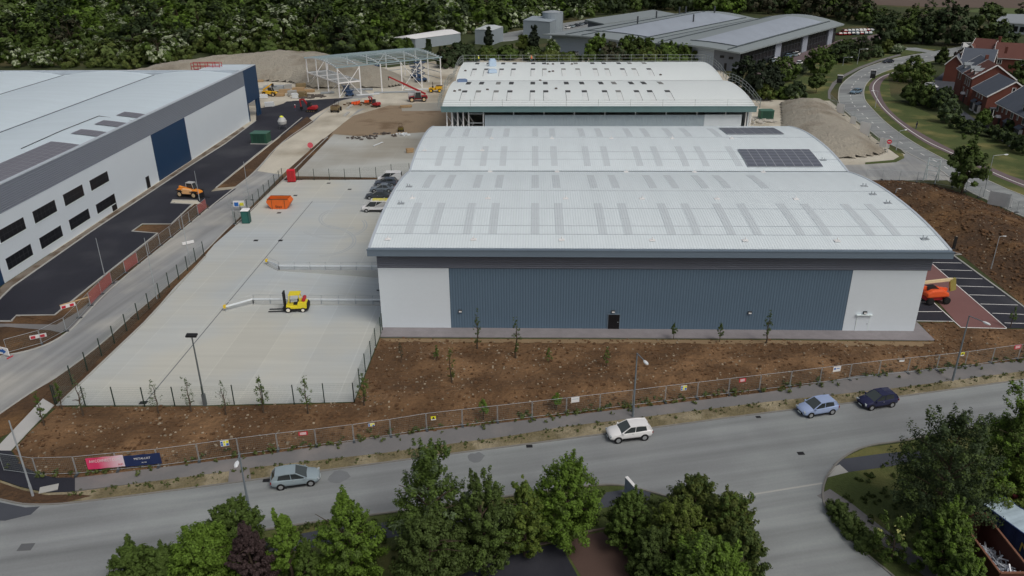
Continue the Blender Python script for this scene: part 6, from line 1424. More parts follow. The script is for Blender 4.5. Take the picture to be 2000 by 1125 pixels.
# ---- site clutter
m_tim = M('stacked_timber', D(150,126,96), .85, .15, 1.0, obj=True); m_blk = M('stacked_blocks', D(142,142,140), .85, .1, 1.0, obj=True); m_wrap = M('white_wrap', D(186,190,192), .6, .1); m_deb = M('dark_debris', D(80,74,70), .9, .3, 1.0, obj=True)
def stack(name, label, px, py, rz, L, W, n, lay, mt, cat, h=.28):
    p = at(px,py); r = thing(name, label, cat, (p.x,p.y,.02), rz); rs = random.Random(int(px*7+py))
    for k in range(lay):
        b = MB()
        for j in range(n): y = -W/2+W*(j+.5)/n+rs.uniform(-.03,.03); x = rs.uniform(-.2,.2); b.box(-L/2+x,L/2+x,y-W/n*.45,y+W/n*.45,.1+k*(h+.05),.1+k*(h+.05)+h)
        b.build('layer', mt, r)
    b = MB()
    for x in (-L*.3,L*.3): b.box(x-.06,x+.06,-W/2,W/2,0,.1)
    b.build('bearer', m_tim, r); return r
stack('timber_stack','brown timber stack beside the spoil heap foot',511,149,.2,5,2.5,5,4,m_tim,'timber')
stack('steel_stack','galvanised steel sections stacked behind the yellow telehandler',536,174,.1,6,2.6,5,3,m_metal,'steel')
stack('block_stack','grey concrete kerb stack at the canopy corner of the left warehouse',492,205,.1,3.4,2.0,3,4,m_blk,'blocks')
stack('timber_stack','pale pallet stack among the site materials, left end',556,181,.2,3.2,1.6,3,3,m_tim,'timber')
stack('pallet_stack','pallet stack with grey blocks in the middle of the materials',571,186,.3,2.6,2.0,3,4,m_blk,'blocks')
stack('timber_stack','brown pallet stack behind the pale blocks',583,180,.1,3.6,1.8,4,4,m_tim,'timber')
stack('block_stack','white wrapped block pallet before the materials heap',577,192,.2,1.8,1.5,2,4,m_wrap,'blocks',.3)
stack('pallet_stack','olive wrapped pallet stack right of the white blocks',591,190,-.2,2.2,1.8,2,5,m_mud,'pallets')
stack('block_stack','white bagged material on the tarmac edge near the canopy',527,208,.3,2.6,1.6,2,3,m_wrap,'bags',.35)
stack('steel_stack','long steel sections laid out in front of the frame columns',775,181,.12,14,1.6,4,1,m_metal,'steel',.2)
stack('steel_stack','loose steel members stacked below the frame middle',700,176,.1,9,2.0,5,1,m_metal,'steel',.25)
stack('timber_crate','small brown timber bundle by the barrel-roofed warehouse edge',800,298,.4,1.6,1.0,2,2,m_tim,'crate',.4)
stack('timber_stack','long plank lying on the north concrete yard',738,283,1.2,4,.5,1,1,m_wrap,'plank',.12)
def rubble(label, px, py, rad, n, mt, seed, smax=.9):
    p = at(px,py); rs = random.Random(seed); b = MB()
    for k in range(n): a = rs.random()*6.28; q = rad*sqrt(rs.random()); b.obox((q*cos(a)*1.8,q*sin(a),rs.random()*.5*(1-q/rad)+.1),(rs.uniform(.2,smax),rs.uniform(.2,smax),rs.uniform(.1,.4)),rs.random()*6,rs.uniform(-.4,.4))
    o = b.build('debris_pile', mt, loc=(p.x,p.y,.0)); tag(o, label, 'debris', kind='stuff')
for i, (px, py, nm, lb, L, W, n, lay, mt, h) in enumerate(((548,188,'timber_stack','small pale timber pallet left of the block pallets',2.4,1.6,3,3,m_tim,.25),(563,174,'pallet_stack','grey wrapped pallet behind the pale pallet stack',2.2,1.8,2,4,m_blk,.3),(588,172,'pallet_stack','olive and brown pallet stack at the heap foot',3.0,2.0,3,4,m_mud,.3),(604,180,'timber_stack','low brown board stack right of the rubble',3.2,1.8,4,3,m_tim,.2),(513,192,'block_stack','white wrapped block row by the canopy of the left warehouse',3.0,1.4,3,3,m_wrap,.3),(500,176,'steel_stack','thin grey steel bundle beyond the canopy corner',5.0,1.4,4,2,m_metal,.2),(500,160,'timber_stack','brown formwork boards on the pale ground beyond the canopy',5.0,2.0,5,2,m_tim,.2),(640,183,'steel_stack','short steel sections by the left foot of the steel frame',4.0,1.2,4,2,m_metal,.2),(718,186,'steel_stack','white steel sections lying before the middle frame columns',7.0,1.0,3,1,m_wrap,.25),(815,176,'steel_stack','pale steel members behind the red telehandler',8.0,1.2,3,1,m_wrap,.22),(793,210,'timber_stack','brown timber bundle on the small concrete slab',3.0,1.2,3,2,m_tim,.25))):
    stack(nm, lb, px, py, .15+.1*(i%3), L, W, n, lay, mt, 'materials', h)
rubble('dark rubble pile right of the pallet stacks', 600, 189, 3.2, 60, m_deb, 1, 1.4)
rubble('dark debris pile on the north yard edge, left one', 707, 270, 1.9, 26, m_deb, 2, .8)
rubble('dark debris strip on the north yard edge, right one', 752, 264, 2.2, 22, m_deb, 3, .8)
rubble('pale offcuts on the north yard edge by the roof', 782, 264, 1.4, 12, m_wrap, 4, .9)
rubble('white rocks behind the unfinished unit next to the green kiosk', 1474, 238, 3.0, 40, M('pale_rocks', D(160,156,148), .9, .15), 5, 1.6)
rubble('dark brown debris in front of the small excavator', 700, 204, 2.4, 40, m_soil2, 6, .9)
for i, (px, py) in enumerate(((672,228),(678,214),(686,205),(696,201))):
    p = at(px,py); q = at(px+9,py-8); r = thing('kerb_run', f'line of new pale kerb stones curving by the haul road, {ORD[i]} from the near end', 'kerb stones', tuple(p), 0, 'new kerb runs by the haul road'); b = MB(); ribbon(b, [tuple(p),tuple(q)], .8, .02, .3); b.build('stones', m_kerb, r, world=True)
for lb, px, py in (('orange plastic barrier heap left of the small excavator',697,205),('orange barrier just behind the small excavator',722,202)):
    p = at(px,py); r = thing('plastic_barrier', lb, 'barrier', (p.x,p.y,.02), .3); b = MB()
    for k in range(3): b.obox((k*.5-.5,k*.3,.5),(2.0,.15,1.0),rz=k*.5)
    b.build('panels', m_ora, r); MB().box(-1,1,-.3,.3,0,.1).build('foot', m_dark, r)
p = at(607,293); t = thing('warning_sign', 'round pinkish red sign by the haul road edge', 'sign', (p.x,p.y,.02)); MB().bar((0,-.05,1.1),(0,.05,1.1),.65,16).build('disc', M('faded_red', D(186,80,92,.6), .6), t); MB().bar((0,.06,0),(0,.06,1.2),.05,5).build('post', m_dmetal, t)
# things on the white roof
def roof_bit(label, px, py, size, mt, cat='bag', name='roof_bag'):
    zf = y2f if py < 157 else y1f; y0, y1 = (GM,G1) if py < 157 else (G0,GM); p = on_roof(px, py, zf, y0, y1); r = thing(name, label, cat, (p.x,p.y,zf(p.y)+.03), .2); sx_, sy_, sz_ = size
    bevel(MB().box(-sx_/2,sx_/2,-sy_/2,sy_/2,0,sz_*.8).build('bundle', mt, r), .04); MB().box(-sx_/2*.7,sx_/2*.7,-sy_/2*.7,sy_/2*.7,sz_*.8,sz_).build('flap', mt, r)
m_bagb = M('pale_blue_wrap', D(160,178,196,.66), .6, .08)
roof_bit('tall pale blue wrapped pack near the worker in yellow', 962, 129, (1.9,1.6,1.9), m_bagb); roof_bit('flat pale wrapped bundle below the tall pack', 962, 142, (2.2,1.6,.9), m_bagb)
roof_bit('dark blue sheet bundle at the left of the roof valley', 903, 160, (2.4,1.2,.7), M('blue_sheet', D(90,108,136), .6), 'bundle')
for i, (px, py) in enumerate(((898,177),(888,179),(1055,158),(1086,174),(952,176),(1073,141),(1080,140),(909,139),(1070,126),(1080,126),(1117,126),(1290,147))):
    roof_bit(f'small dark tool box or offcut on the white roof, {ORD[i]} of those scattered', px, py, (.6,.4,.3), m_deb, 'tool box', 'tool_box')
# ------------------------------------------------------------------ trees and shrubs
def leafmat(name, c, isl=.24, var=.12, rough=.7): return M(name, D(*c, .5), rough, var, .5, 2.0, isl=isl, spec=.25, obj=True)
m_bark = M('bark', D(70,60,50), .95, .2, 3.0, obj=True)
G = dict(bright=leafmat('leaf_bright_green',(66,86,28)), mid=leafmat('leaf_mid_green',(55,70,28)), dark=leafmat('leaf_dark_green',(50,62,28)), deep=leafmat('leaf_deep_green',(40,51,30)),
         olive=leafmat('leaf_olive',(58,66,28)), yellow=leafmat('leaf_yellow_green',(66,78,30)), purple=leafmat('leaf_purple',(46,36,36)), brown=leafmat('leaf_brownish',(50,50,36)),
         blossom=leafmat('hawthorn_blossom',(116,124,102),.3), yflower=leafmat('cream_flowers',(150,152,96),.2), pine=leafmat('pine_needles',(28,36,24)), scrub=leafmat('scrub_leaf',(62,74,36)), silver=leafmat('leaf_grey_green',(62,74,50)))
def crown(seed, h, r, z0=.6, clumps=40, per=90, leaf=.22, shape='round', shoots=5, flower=0.0, squash=1.0, cr=.3, rnd=.38, elong=1.0, ow=.7):
    """leaf faces of an uneven crown, as vertex and material-index arrays"""
    g = np.random.default_rng(seed); C = []; 
    for k in range(clumps):
        t = g.random()**.85; z = z0+(h-z0)*(.04+.9*t)
        if shape == 'cone': pr = r*(1-t)**.8*1.0+.12*r
        elif shape == 'column': pr = r*min(1, 2.2*(1-t)+.1)*(.6+.4*min(1,t*5))
        elif shape == 'dome': pr = r*sqrt(max(.02, 1-t**2.2))
        elif shape == 'vase': pr = r*(.45+.75*t if t < .7 else .97*(1-(t-.7)*1.6))
        else: pr = r*sqrt(max(.03, 1-abs(2*t-.85)**2.2/1.35))
        a = g.random()*2*pi; q = pr*(g.random()**.45)*.92; C.append((q*cos(a), q*sin(a), z, r*cr*(.6+.8*g.random())*(1-.45*t)))
    for k in range(shoots):
        a = g.random()*2*pi; q = r*.55*g.random(); C.append((q*cos(a), q*sin(a), h*(.9+.1*g.random()), r*.13)); C.append((q*cos(a)*1.1, q*sin(a)*1.1, h*(.97+.08*g.random()), r*.07))
    C = np.array(C); n = len(C); w_ = np.clip(C[:,3]/(r*cr), .25, 1.5)**1.5; cnt = np.maximum(5, (per*w_).astype(int)); idx = np.repeat(np.arange(n), cnt); N = len(idx)
    d = g.normal(size=(N,3)); d /= np.linalg.norm(d,axis=1)[:,None]; rad = g.random(N)**.4; off = d*rad[:,None]*C[idx,3][:,None]; u = C[:,:3]-np.array([0,0,h*.3]); u[:,2] = abs(u[:,2])*.6+r*.25; u += g.normal(size=u.shape)*r*.18; u /= np.linalg.norm(u,axis=1)[:,None]+1e-6; ui = u[idx]; dt = (off*ui).sum(1)[:,None]; off = (off-ui*dt)*.72+ui*dt*elong; off[:,2] *= .9*squash
    p = C[idx,:3]+off; p[:,2] = np.maximum(p[:,2], .05)
    oc = p-np.array([0,0,h*.35]); oc /= np.linalg.norm(oc,axis=1)[:,None]+1e-6; nm = d*(1.4-ow)+oc*ow+g.normal(size=(N,3))*rnd+np.array([0,0,.3]); nm /= np.linalg.norm(nm,axis=1)[:,None]
    a = np.cross(nm, g.normal(size=(N,3))); a /= np.linalg.norm(a,axis=1)[:,None]; b = np.cross(nm, a); s = (leaf*(.55+.9*g.random(N)))[:,None]
    V = np.stack([p-a*s, p-b*s*.55+nm*s*.12, p+a*s, p+b*s*.55+nm*s*.12], 1)
    mi = np.zeros(N, int)
    if flower: fc = g.random(n) < flower; up = off[:,2] > -.1*C[idx,3]; mi = ((fc[idx] & up & (g.random(N) < .8)) | (g.random(N) < flower*.12)).astype(int)
    return V, mi
def leafmesh(name, V, mi, mats):
    N = len(V); me = bpy.data.meshes.new(name); me.vertices.add(N*4); me.vertices.foreach_set('co', V.reshape(-1).astype(np.float32))
    me.loops.add(N*4); me.loops.foreach_set('vertex_index', np.arange(N*4, dtype=np.int32)); me.polygons.add(N); me.polygons.foreach_set('loop_start', np.arange(0,N*4,4,dtype=np.int32))
    for x in mats: me.materials.append(x)
    if len(mats) > 1: me.polygons.foreach_set('material_index', mi.astype(np.int32))
    me.update(calc_edges=True); return me
def trunk_mb(seed, h, r, tr, z0):
    rs = random.Random(seed); b = MB(); pts = [Vector((0,0,-.1))]; n = 5
    for k in range(1,n+1): pts.append(Vector((rs.uniform(-.05,.05)*h*.4, rs.uniform(-.05,.05)*h*.4, h*.85*k/n)))
    for k in range(n): b.bar(pts[k], pts[k+1], tr*(1-.16*k), 7, r2=tr*(1-.16*(k+1)), cap=False)
    for k in range(9):
        t = rs.uniform(.2,.8); i = min(n-1,int(t*n)); p = pts[i].lerp(pts[i+1], t*n-i); a = rs.random()*6.28; q = r*rs.uniform(.45,.85); e = p+Vector((q*cos(a),q*sin(a),q*rs.uniform(.3,.9)))
        b.bar(p, p.lerp(e,.5)+Vector((0,0,.1*q)), tr*.35, 5, r2=tr*.22, cap=False); b.bar(p.lerp(e,.5)+Vector((0,0,.1*q)), e, tr*.22, 4, r2=tr*.08, cap=False)
    return b
def make_tree(name, label, cat, loc, mats, seed, h, r, group=None, trunk=True, **k):
    t = thing(name, label, cat, loc, 0, group); z0 = k.get('z0', .6); V, mi = crown(seed, h, r, **k)
    o = bpy.data.objects.new('crown', leafmesh('crown', V, mi, [G[x] for x in mats])); COL.objects.link(o); o.parent = t
    trunk_mb(seed, h, r, max(.05,.022*h), z0).build('trunk', m_bark, t); return t
SEED = [100]
def tree_px(label, bx, by, tx, ty, hw, mats, name='tree', cat='tree', group=None, **k):
    g = at(bx, by); h = htop(bx, by, tx, ty); d = (g-CAM).length; r = hw*d/F; SEED[0] += 1
    return make_tree(name, label, cat, (g.x,g.y,0), mats, SEED[0], h, r, group, **k)
# foreground, south of the estate road
FG = dict(leaf=.1, clumps=260, per=140, cr=.17, rnd=.55, elong=1.75)
def fg(label, bx, by, tx, ty, hw, mats, **k): q = dict(FG); q.update(k); return tree_px(label, bx, by, tx, ty, hw, mats, **q)
fg('dark green shrub at the lower left end of the near tree row', 272, 1150, 262, 1066, 46, ['mid'], name='shrub', cat='shrub', shape='dome', z0=.2)
fg('small green shrub between the leftmost shrub and bright bush', 335, 1150, 335, 1073, 42, ['mid'], name='shrub', cat='shrub', shape='dome', z0=.2)
fg('broad bright green bush left of the purple-leaved tree', 415, 1150, 418, 1033, 70, ['bright'], name='shrub', cat='shrub', shape='dome', z0=.3)
fg('green leafy tree behind the purple-leaved one', 468, 1095, 468, 982, 50, ['mid'], shape='round', z0=.8)
fg('dark purple-leaved tree in the near row', 503, 1165, 503, 1024, 37, ['purple'], shape='column', z0=.4)
fg('small bright conical tree right of the purple-leaved one', 572, 1140, 573, 1006, 46, ['bright'], shape='cone', z0=.2, clumps=120)
fg('low green sapling bush beside the conical tree', 612, 1160, 612, 1058, 30, ['mid'], name='shrub', cat='shrub', shape='cone', z0=.2, clumps=80)
fg('leafy tree with a wispy top shoot left of the tall birch', 692, 1140, 700, 968, 62, ['bright','mid'], shape='column', flower=.4, z0=.3, shoots=7)
fg('tall airy birch standing highest in the near tree row', 845, 1100, 845, 882, 72, ['mid','silver'], shape='column', flower=.3, z0=1.0, clumps=200, shoots=16, leaf=.11, cr=.17)
fg('dense green undergrowth tree at the foot of the tall birch', 845, 1165, 845, 1010, 76, ['dark'], shape='dome', z0=.3)
fg('dark green rounded tree just right of the tall birch', 945, 1110, 942, 936, 60, ['dark','mid'], shape='round', flower=.35, z0=.4)
fg('slim yellowish green tree between the dark and bright round trees', 1025, 1085, 1020, 938, 42, ['yellow','mid'], shape='column', flower=.5, z0=.4)
fg('large bright green round tree above the brown car park', 1106, 1058, 1104, 906, 68, ['bright','mid'], shape='round', flower=.3, z0=.5, shoots=9)
fg('green shrub right of the edge-on sign board', 1226, 1070, 1222, 962, 44, ['mid'], name='shrub', cat='shrub', shape='dome', z0=.3)
fg('low dark shrub at the back of the shrubbery beside the car park', 1272, 1135, 1274, 1035, 46, ['dark'], name='shrub', cat='shrub', shape='dome', z0=.2)
fg('dense dark olive evergreen bush at the top of the corner shrubbery', 1352, 1030, 1350, 934, 56, ['olive','dark'], name='shrub', cat='shrub', shape='dome', flower=.5, z0=.2, shoots=10)
fg('yellow-green wispy shrub in front of the dark olive bush', 1318, 1110, 1312, 985, 58, ['yellow','olive'], name='shrub', cat='shrub', shape='vase', flower=.5, z0=.2)
fg('olive shrub with upright shoots on the road side of the shrubbery', 1415, 1085, 1418, 968, 58, ['olive','mid'], name='shrub', cat='shrub', shape='dome', flower=.4, z0=.2, shoots=12)
fg('dark shrub overhanging the side road kerb', 1440, 1150, 1442, 1028, 52, ['dark','olive'], name='shrub', cat='shrub', shape='dome', flower=.3, z0=.2)
fg('wide green shrub at the bottom of the corner shrubbery', 1358, 1190, 1358, 1050, 78, ['mid','bright'], name='shrub', cat='shrub', shape='dome', flower=.3, z0=.2)
fg('bright green shrub at the bottom edge near the side road', 1400, 1195, 1392, 1066, 60, ['bright'], name='shrub', cat='shrub', shape='dome', z0=.2)
fg('big dark spreading tree on the corner right of the side road', 1822, 1035, 1812, 815, 86, ['deep','dark'], shape='round', flower=.5, z0=.8, clumps=260, shoots=14)
fg('tall bright-topped tree at the right edge', 1958, 975, 1955, 776, 62, ['mid','bright'], shape='column', flower=.5, z0=.5, shoots=14)
fg('leafy tree filling the right edge beside the tall one', 2035, 985, 2030, 830, 70, ['dark','mid'], shape='round', flower=.4, z0=.4)
fg('low bright green bush behind the containers', 1952, 1000, 1950, 905, 62, ['yellow','bright'], name='shrub', cat='shrub', shape='dome', flower=.5, z0=.2)
fg('green bush left of the scrap container', 1828, 1118, 1827, 985, 46, ['mid','bright'], name='shrub', cat='shrub', shape='dome', flower=.3, z0=.2)
fg('bright bush below the scrap container', 1866, 1190, 1864, 1085, 42, ['mid','bright'], name='shrub', cat='shrub', shape='dome', flower=.4, z0=.2)
fg('shrub with cream flowers beside the sloping footway', 1738, 1095, 1735, 1014, 42, ['mid','yflower'], name='shrub', cat='shrub', shape='vase', flower=.12, z0=.2, clumps=40, per=70)
for i, (bx, by) in enumerate(((1638,1012),(1655,1032),(1672,1050),(1690,1066))):
    pass
hd = thing('hedge', 'clipped dark hedge along the side road footway', 'hedge', tuple(at(1660,1035)))
Vs, Ms = [], []
for i in range(7):
    p = at(1630+i*11.5, 1003+i*12.0); V, mi = crown(300+i, 1.25, 1.15, z0=.1, clumps=22, per=130, leaf=.11, shape='dome', shoots=1, cr=.4); V = V+np.array([p.x-hd.location.x, p.y-hd.location.y, 0]); Vs.append(V); Ms.append(mi)
o = bpy.data.objects.new('foliage', leafmesh('foliage', np.concatenate(Vs), np.concatenate(Ms), [G['dark']])); COL.objects.link(o); o.parent = hd
# saplings on the soil bank
def sapling(label, bx, by, tx, ty, hw, mats=('mid',), sparse=1.0, shape='column'):
    return tree_px(label, bx, by, tx, ty, hw, list(mats), name='sapling', cat='sapling', group=None, shape=shape, z0=.9 if shape != 'thin' else .4, clumps=30, per=int(20*sparse), leaf=.075, cr=.4, shoots=3)
for a in (('bare twiggy sapling inside the left fence corner',163,815,140,735,14,('silver',),.35),('slim green sapling right of the lower left path',122,800,110,745,7,('mid',),1.5),('slim green sapling on the edge of the pale path',87,832,72,765,7,('mid',),1.5),
          ('sparse sapling before the yard fence, left of the floodlight column',310,808,296,743,13,('silver',),.5),('sparse sapling just left of the floodlight column',374,805,362,736,13,('silver',),.6),('twiggy sapling right of the floodlight column',442,812,424,745,14,('silver',),.4),
          ('leafy sapling before the middle of the yard fence',515,808,504,736,13,('mid',),1.6),('leafy leaning sapling near the right of the yard fence',602,810,583,736,14,('mid',),1.6),('leafy sapling at the front corner of the yard fence',713,797,705,726,13,('mid',),1.6),
          ('slim sapling in front of the white end panel and blue wall join',933,685,928,603,8,('dark',),1.0),('sapling in front of the blue wall left of the black door',1008,702,998,620,10,('dark',),1.2),('brown-leaved sapling on the open soil left of centre',882,755,874,680,12,('olive',),1.2),
          ('small sapling right of the black door',1315,664,1312,632,8,('dark',),1.4),('small sapling second right of the black door',1405,669,1405,632,7,('dark',),1.4),('taller sapling left of the right white wall panel',1496,672,1500,606,9,('dark',),1.2),
          ('bare faint sapling on the soil by the yard return fence',784,712,779,672,5,('brown',),.3),('thin green sapling on the soil below the white panel',853,710,850,675,6,('mid',),.7),('thin green sapling below the blue wall left part',1072,716,1069,680,8,('mid',),.8),('thin green sapling below the black door',1184,722,1182,678,7,('mid',),.8),
          ('bushy green sapling behind the fence left of the central lamp',1087,802,1085,768,10,('bright',),3.0),('leafy green sapling behind the fence at its middle',945,822,940,780,12,('bright',),2.0),('thin sapling at the end of the red paving',1973,640,1975,600,6,('mid',),.8)):
    sapling(*a)
# right side, along the highway and houses
MID = dict(leaf=.38, clumps=80, per=75, cr=.24)
def md(label, bx, by, tx, ty, hw, mats, **k): q = dict(MID); q.update(k); return tree_px(label, bx, by, tx, ty, hw, mats, **q)
md('roadside birch standing alone on the earth bank crest', 1878, 378, 1888, 270, 36, ['dark','mid'], flower=.3, z0=1.5, leaf=.28, clumps=90, per=90, shape='column')
md('small round lollipop tree on the grass left of the highway', 1593, 182, 1594, 146, 16, ['dark'], z0=2.0)
md('green tree right of the office cars', 1600, 148, 1598, 92, 28, ['mid'], z0=.8); md('green round tree left of the office forecourt cars', 1528, 158, 1528, 112, 30, ['mid','dark'], flower=.3, z0=.5)
md('dark low bush at the top of the spoil heap', 1552, 195, 1556, 160, 22, ['deep'], shape='dome', name='shrub', cat='shrub'); md('white-flowering bush before the dark low one', 1551, 195, 1553, 166, 14, ['mid','blossom'], flower=.6, name='shrub', cat='shrub', shape='dome')
md('dark bushy tree on the left of the highway lamps', 1640, 122, 1640, 82, 26, ['deep','dark'], flower=.3); md('dark wide tree behind the far highway lamp', 1678, 118, 1682, 72, 26, ['deep','brown'], flower=.3); md('dark tree between office end and highway', 1655, 108, 1656, 78, 24, ['dark'])
md('yellowish small tree by the bend grass', 1731, 104, 1730, 78, 13, ['olive','yellow'], flower=.4); md('pale bush with white flowers on the bend grass', 1752, 105, 1752, 87, 13, ['silver','blossom'], flower=.4, name='shrub', cat='shrub', shape='dome'); md('grey-green bush beside the tall far lamp', 1708, 112, 1708, 88, 14, ['silver','dark'], flower=.4, name='shrub', cat='shrub', shape='dome')
md('low grey-white flowering bush left of the highway grass', 1565, 142, 1566, 125, 10, ['silver','blossom'], flower=.5, name='shrub', cat='shrub', shape='dome')
md('wide multi-stemmed tree beside the cycle path', 1782, 160, 1785, 112, 36, ['mid','olive'], flower=.3, shape='dome'); md('dark bush below the multi-stemmed tree', 1782, 202, 1785, 160, 24, ['dark'], shape='dome', name='shrub', cat='shrub')
md('dark hedge-like tree left of the parked white car', 1805, 208, 1808, 168, 24, ['dark','mid'], flower=.3, shape='dome'); md('dark tree at the hedge corner above the grass bank', 1838, 216, 1840, 172, 22, ['deep','dark'], flower=.3)
md('grey-green tree in front of the brick townhouses', 1851, 240, 1852, 196, 17, ['silver','dark'], flower=.3); md('clipped round bush in front of the slate-roofed house', 1917, 248, 1917, 215, 13, ['mid'], shape='round')
md('dark conical tree beside the lane end', 1839, 126, 1839, 92, 14, ['dark','brown'], flower=.3, shape='cone'); md('dark red-brown bush by the farthest houses', 1877, 118, 1876, 98, 14, ['brown','purple'], flower=.4, shape='dome', name='shrub', cat='shrub')
for i, (bx, by, ty, hw) in enumerate(((1871,252,228,14),(1888,260,236,14),(1905,262,240,14),(1935,268,246,14),(1953,278,252,16),(1972,262,236,14),(1975,290,262,18),(1995,300,268,18))):
    md(f'dark garden hedge bush below the houses, {ORD[i]} from left', bx, by, bx, ty, hw, ['deep','dark'], flower=.4, shape='dome', name='shrub', cat='shrub', clumps=34, group='hedge bushes below the houses')
md('dark green tree behind the houses at the right edge', 1988, 178, 1990, 116, 28, ['dark'], flower=0); md('large dark round-headed tree beyond the lane', 1852, 88, 1852, 14, 36, ['deep','brown'], flower=.4, leaf=.7, clumps=90); md('large horse chestnut with pale flower spikes beyond the lane', 1922, 84, 1920, 8, 30, ['dark','silver'], flower=.3, leaf=.7, clumps=90)
md('rounded green tree beyond the bend', 1758, 84, 1760, 38, 28, ['dark','mid'], flower=.3, leaf=.6); md('dark tree left of the rounded one beyond the bend', 1725, 86, 1727, 32, 24, ['deep'], leaf=.6); md('dense dark tree above the lane entry', 1800, 86, 1802, 34, 26, ['deep','dark'], flower=.3, leaf=.6); md('dark tree with white blossom above the lane vans', 1880, 88, 1880, 55, 18, ['deep','blossom'], flower=.25, leaf=.6)
md('dark tree right of the chestnut', 1960, 92, 1962, 52, 20, ['deep'], leaf=.6); md('low dark bush before the pale far building', 1952, 100, 1955, 75, 22, ['dark'], shape='dome', leaf=.6)
md('dark pine at the right end of the white roof, left one', 1452, 185, 1452, 112, 32, ['pine','deep'], flower=.3, shape='round', leaf=.45); md('tall dark pine at the right end of the white roof', 1484, 192, 1482, 118, 32, ['pine'], shape='round', leaf=.45); md('dark pine beside the forecourt cars', 1508, 185, 1508, 128, 20, ['pine','dark'], flower=.3, leaf=.45)
md('olive bush between the pines and spoil heap', 1492, 196, 1494, 166, 20, ['olive','mid'], flower=.4, shape='dome', name='shrub', cat='shrub'); md('grassy green bush left of the roadside lollipop tree', 1525, 190, 1528, 172, 22, ['mid'], shape='dome', name='shrub', cat='shrub')
# belt between the white roof and the office
for lb, bx, by, ty, hw, mats, k in (('broad green bush at the left of the clump before the office',1165,129,70,30,['mid','bright'],dict(flower=.2)),('dark brown-green bush in the middle of the clump',1195,131,84,36,['brown','deep'],dict(flower=.5)),('round green bush in the clump before the office',1222,129,71,26,['mid'],{}),('dark green bush at the centre of the clump',1245,131,74,26,['dark','mid'],dict(flower=.3)),('tall green bush right in the clump',1262,130,76,20,['mid'],{}),('pale green bush right of the clump centre',1300,132,84,30,['mid','bright'],dict(flower=.3)),('green bush at the right end of the clump',1335,132,88,28,['mid','olive'],dict(flower=.3)),('low yellow-green bush before the clump',1270,136,96,40,['olive','mid'],dict(flower=.4)),
        ('slim dark conifer left of the plant building',955,92,54,9,['pine'],dict(shape='column')),('tall slim dark conifer before the plant building',1043,100,52,11,['pine'],dict(shape='column')),('white-flecked bush by the office left corner',1078,118,80,16,['mid','blossom'],dict(flower=.3)),('yellow-green bush beside the dark conifer',1022,98,70,14,['olive','yellow'],dict(flower=.4)),('dark bush behind the steel frame right end',895,126,84,24,['deep'],{}),('dark broad tree right of the steel frame',872,132,92,22,['deep','brown'],dict(flower=.3)),('dark bush before the small pale shed',915,120,88,22,['deep','dark'],dict(flower=.4)),('green bush below the storage shed',952,116,92,20,['mid','olive'],dict(flower=.4)),('green bush left of the tall conifer',990,116,90,24,['mid','dark'],dict(flower=.4)),('grey-flecked bush under the tall conifer',1040,118,92,20,['dark','blossom'],dict(flower=.15)),('low green bush behind the roof worker in orange',1075,120,100,26,['olive'],{}),('low bush below the office end wall',1112,126,103,24,['olive','mid'],dict(flower=.3)),('green bush left of the white-roofed shed',782,100,76,16,['mid'],{}),('dark slim conifer before the white-roofed shed',838,104,78,8,['deep'],dict(shape='cone')),('green cone bush at the white-roofed shed front',800,102,76,10,['mid'],dict(shape='cone'))):
    q = dict(shape='dome', leaf=.55); q.update(k); md(lb, bx, by, bx, ty, hw, mats, **q)
# woodland behind the site
KIND = {}
def proto(key, h, r, mats, **k): KIND[key] = [ (lambda V, mi: leafmesh('crown', V, mi, [G[x] for x in mats]))(*crown(700+i*13+len(KIND)*101, h, r, **k)) for i in range(3)], trunk_mb(len(KIND), h, r, .02*h, 1).mesh('trunk', m_bark)
proto('hawthorn', 6, 3.6, ['mid','blossom'], shape='dome', flower=.62, clumps=34, per=110, leaf=.34, z0=.3, shoots=3, rnd=.22, ow=1.15)
proto('scrub', 4, 3.4, ['scrub','olive'], shape='dome', flower=.4, clumps=30, per=100, leaf=.34, z0=.1, shoots=2, rnd=.22, ow=1.15)
proto('green', 8, 4.4, ['mid','dark'], shape='round', flower=.3, clumps=38, per=110, leaf=.38, z0=.3, rnd=.22, ow=1.15)
proto('dark', 11, 5.0, ['deep','dark'], shape='round', flower=.3, clumps=40, per=115, leaf=.42, z0=.4, rnd=.22, ow=1.15)
proto('brown', 11, 5.0, ['brown','deep'], shape='round', flower=.4, clumps=36, per=100, leaf=.42, z0=.5, rnd=.22, ow=1.1)
proto('bright', 8, 4.6, ['bright','mid'], shape='dome', flower=.35, clumps=36, per=110, leaf=.38, z0=.3, rnd=.22, ow=1.15)
WLAB = {'hawthorn':('white-flecked hawthorn bush in the woodland belt beyond the site','bush','hawthorn_bush'),'scrub':('low olive scrub bush at the woodland edge beyond the site','bush','scrub_bush'),'green':('mid-green rounded tree in the woodland belt beyond the site','tree','woodland_tree'),'dark':('tall dark green tree in the woodland beyond the site','tree','woodland_tree'),'brown':('brownish half-bare dark tree in the woodland beyond the site','tree','woodland_tree'),'bright':('fresh bright green bush in the woodland belt beyond the site','bush','woodland_bush')}
def lower(px):
    pts = [(-400,146),(0,140),(290,134),(420,114),(520,110),(640,112),(700,118),(760,100),(775,76),(870,74),(930,70),(1000,62),(1060,48),(1130,40),(1150,36),(1280,18),(1320,24),(1500,30),(1650,44),(1700,62),(1740,60),(1760,64),(1840,52),(1900,32),(1940,34),(2000,40),(2400,44)]
    for a, c in zip(pts[:-1], pts[1:]):
        if a[0] <= px <= c[0]: return a[1]+(c[1]-a[1])*(px-a[0])/(c[0]-a[0])
    return 60
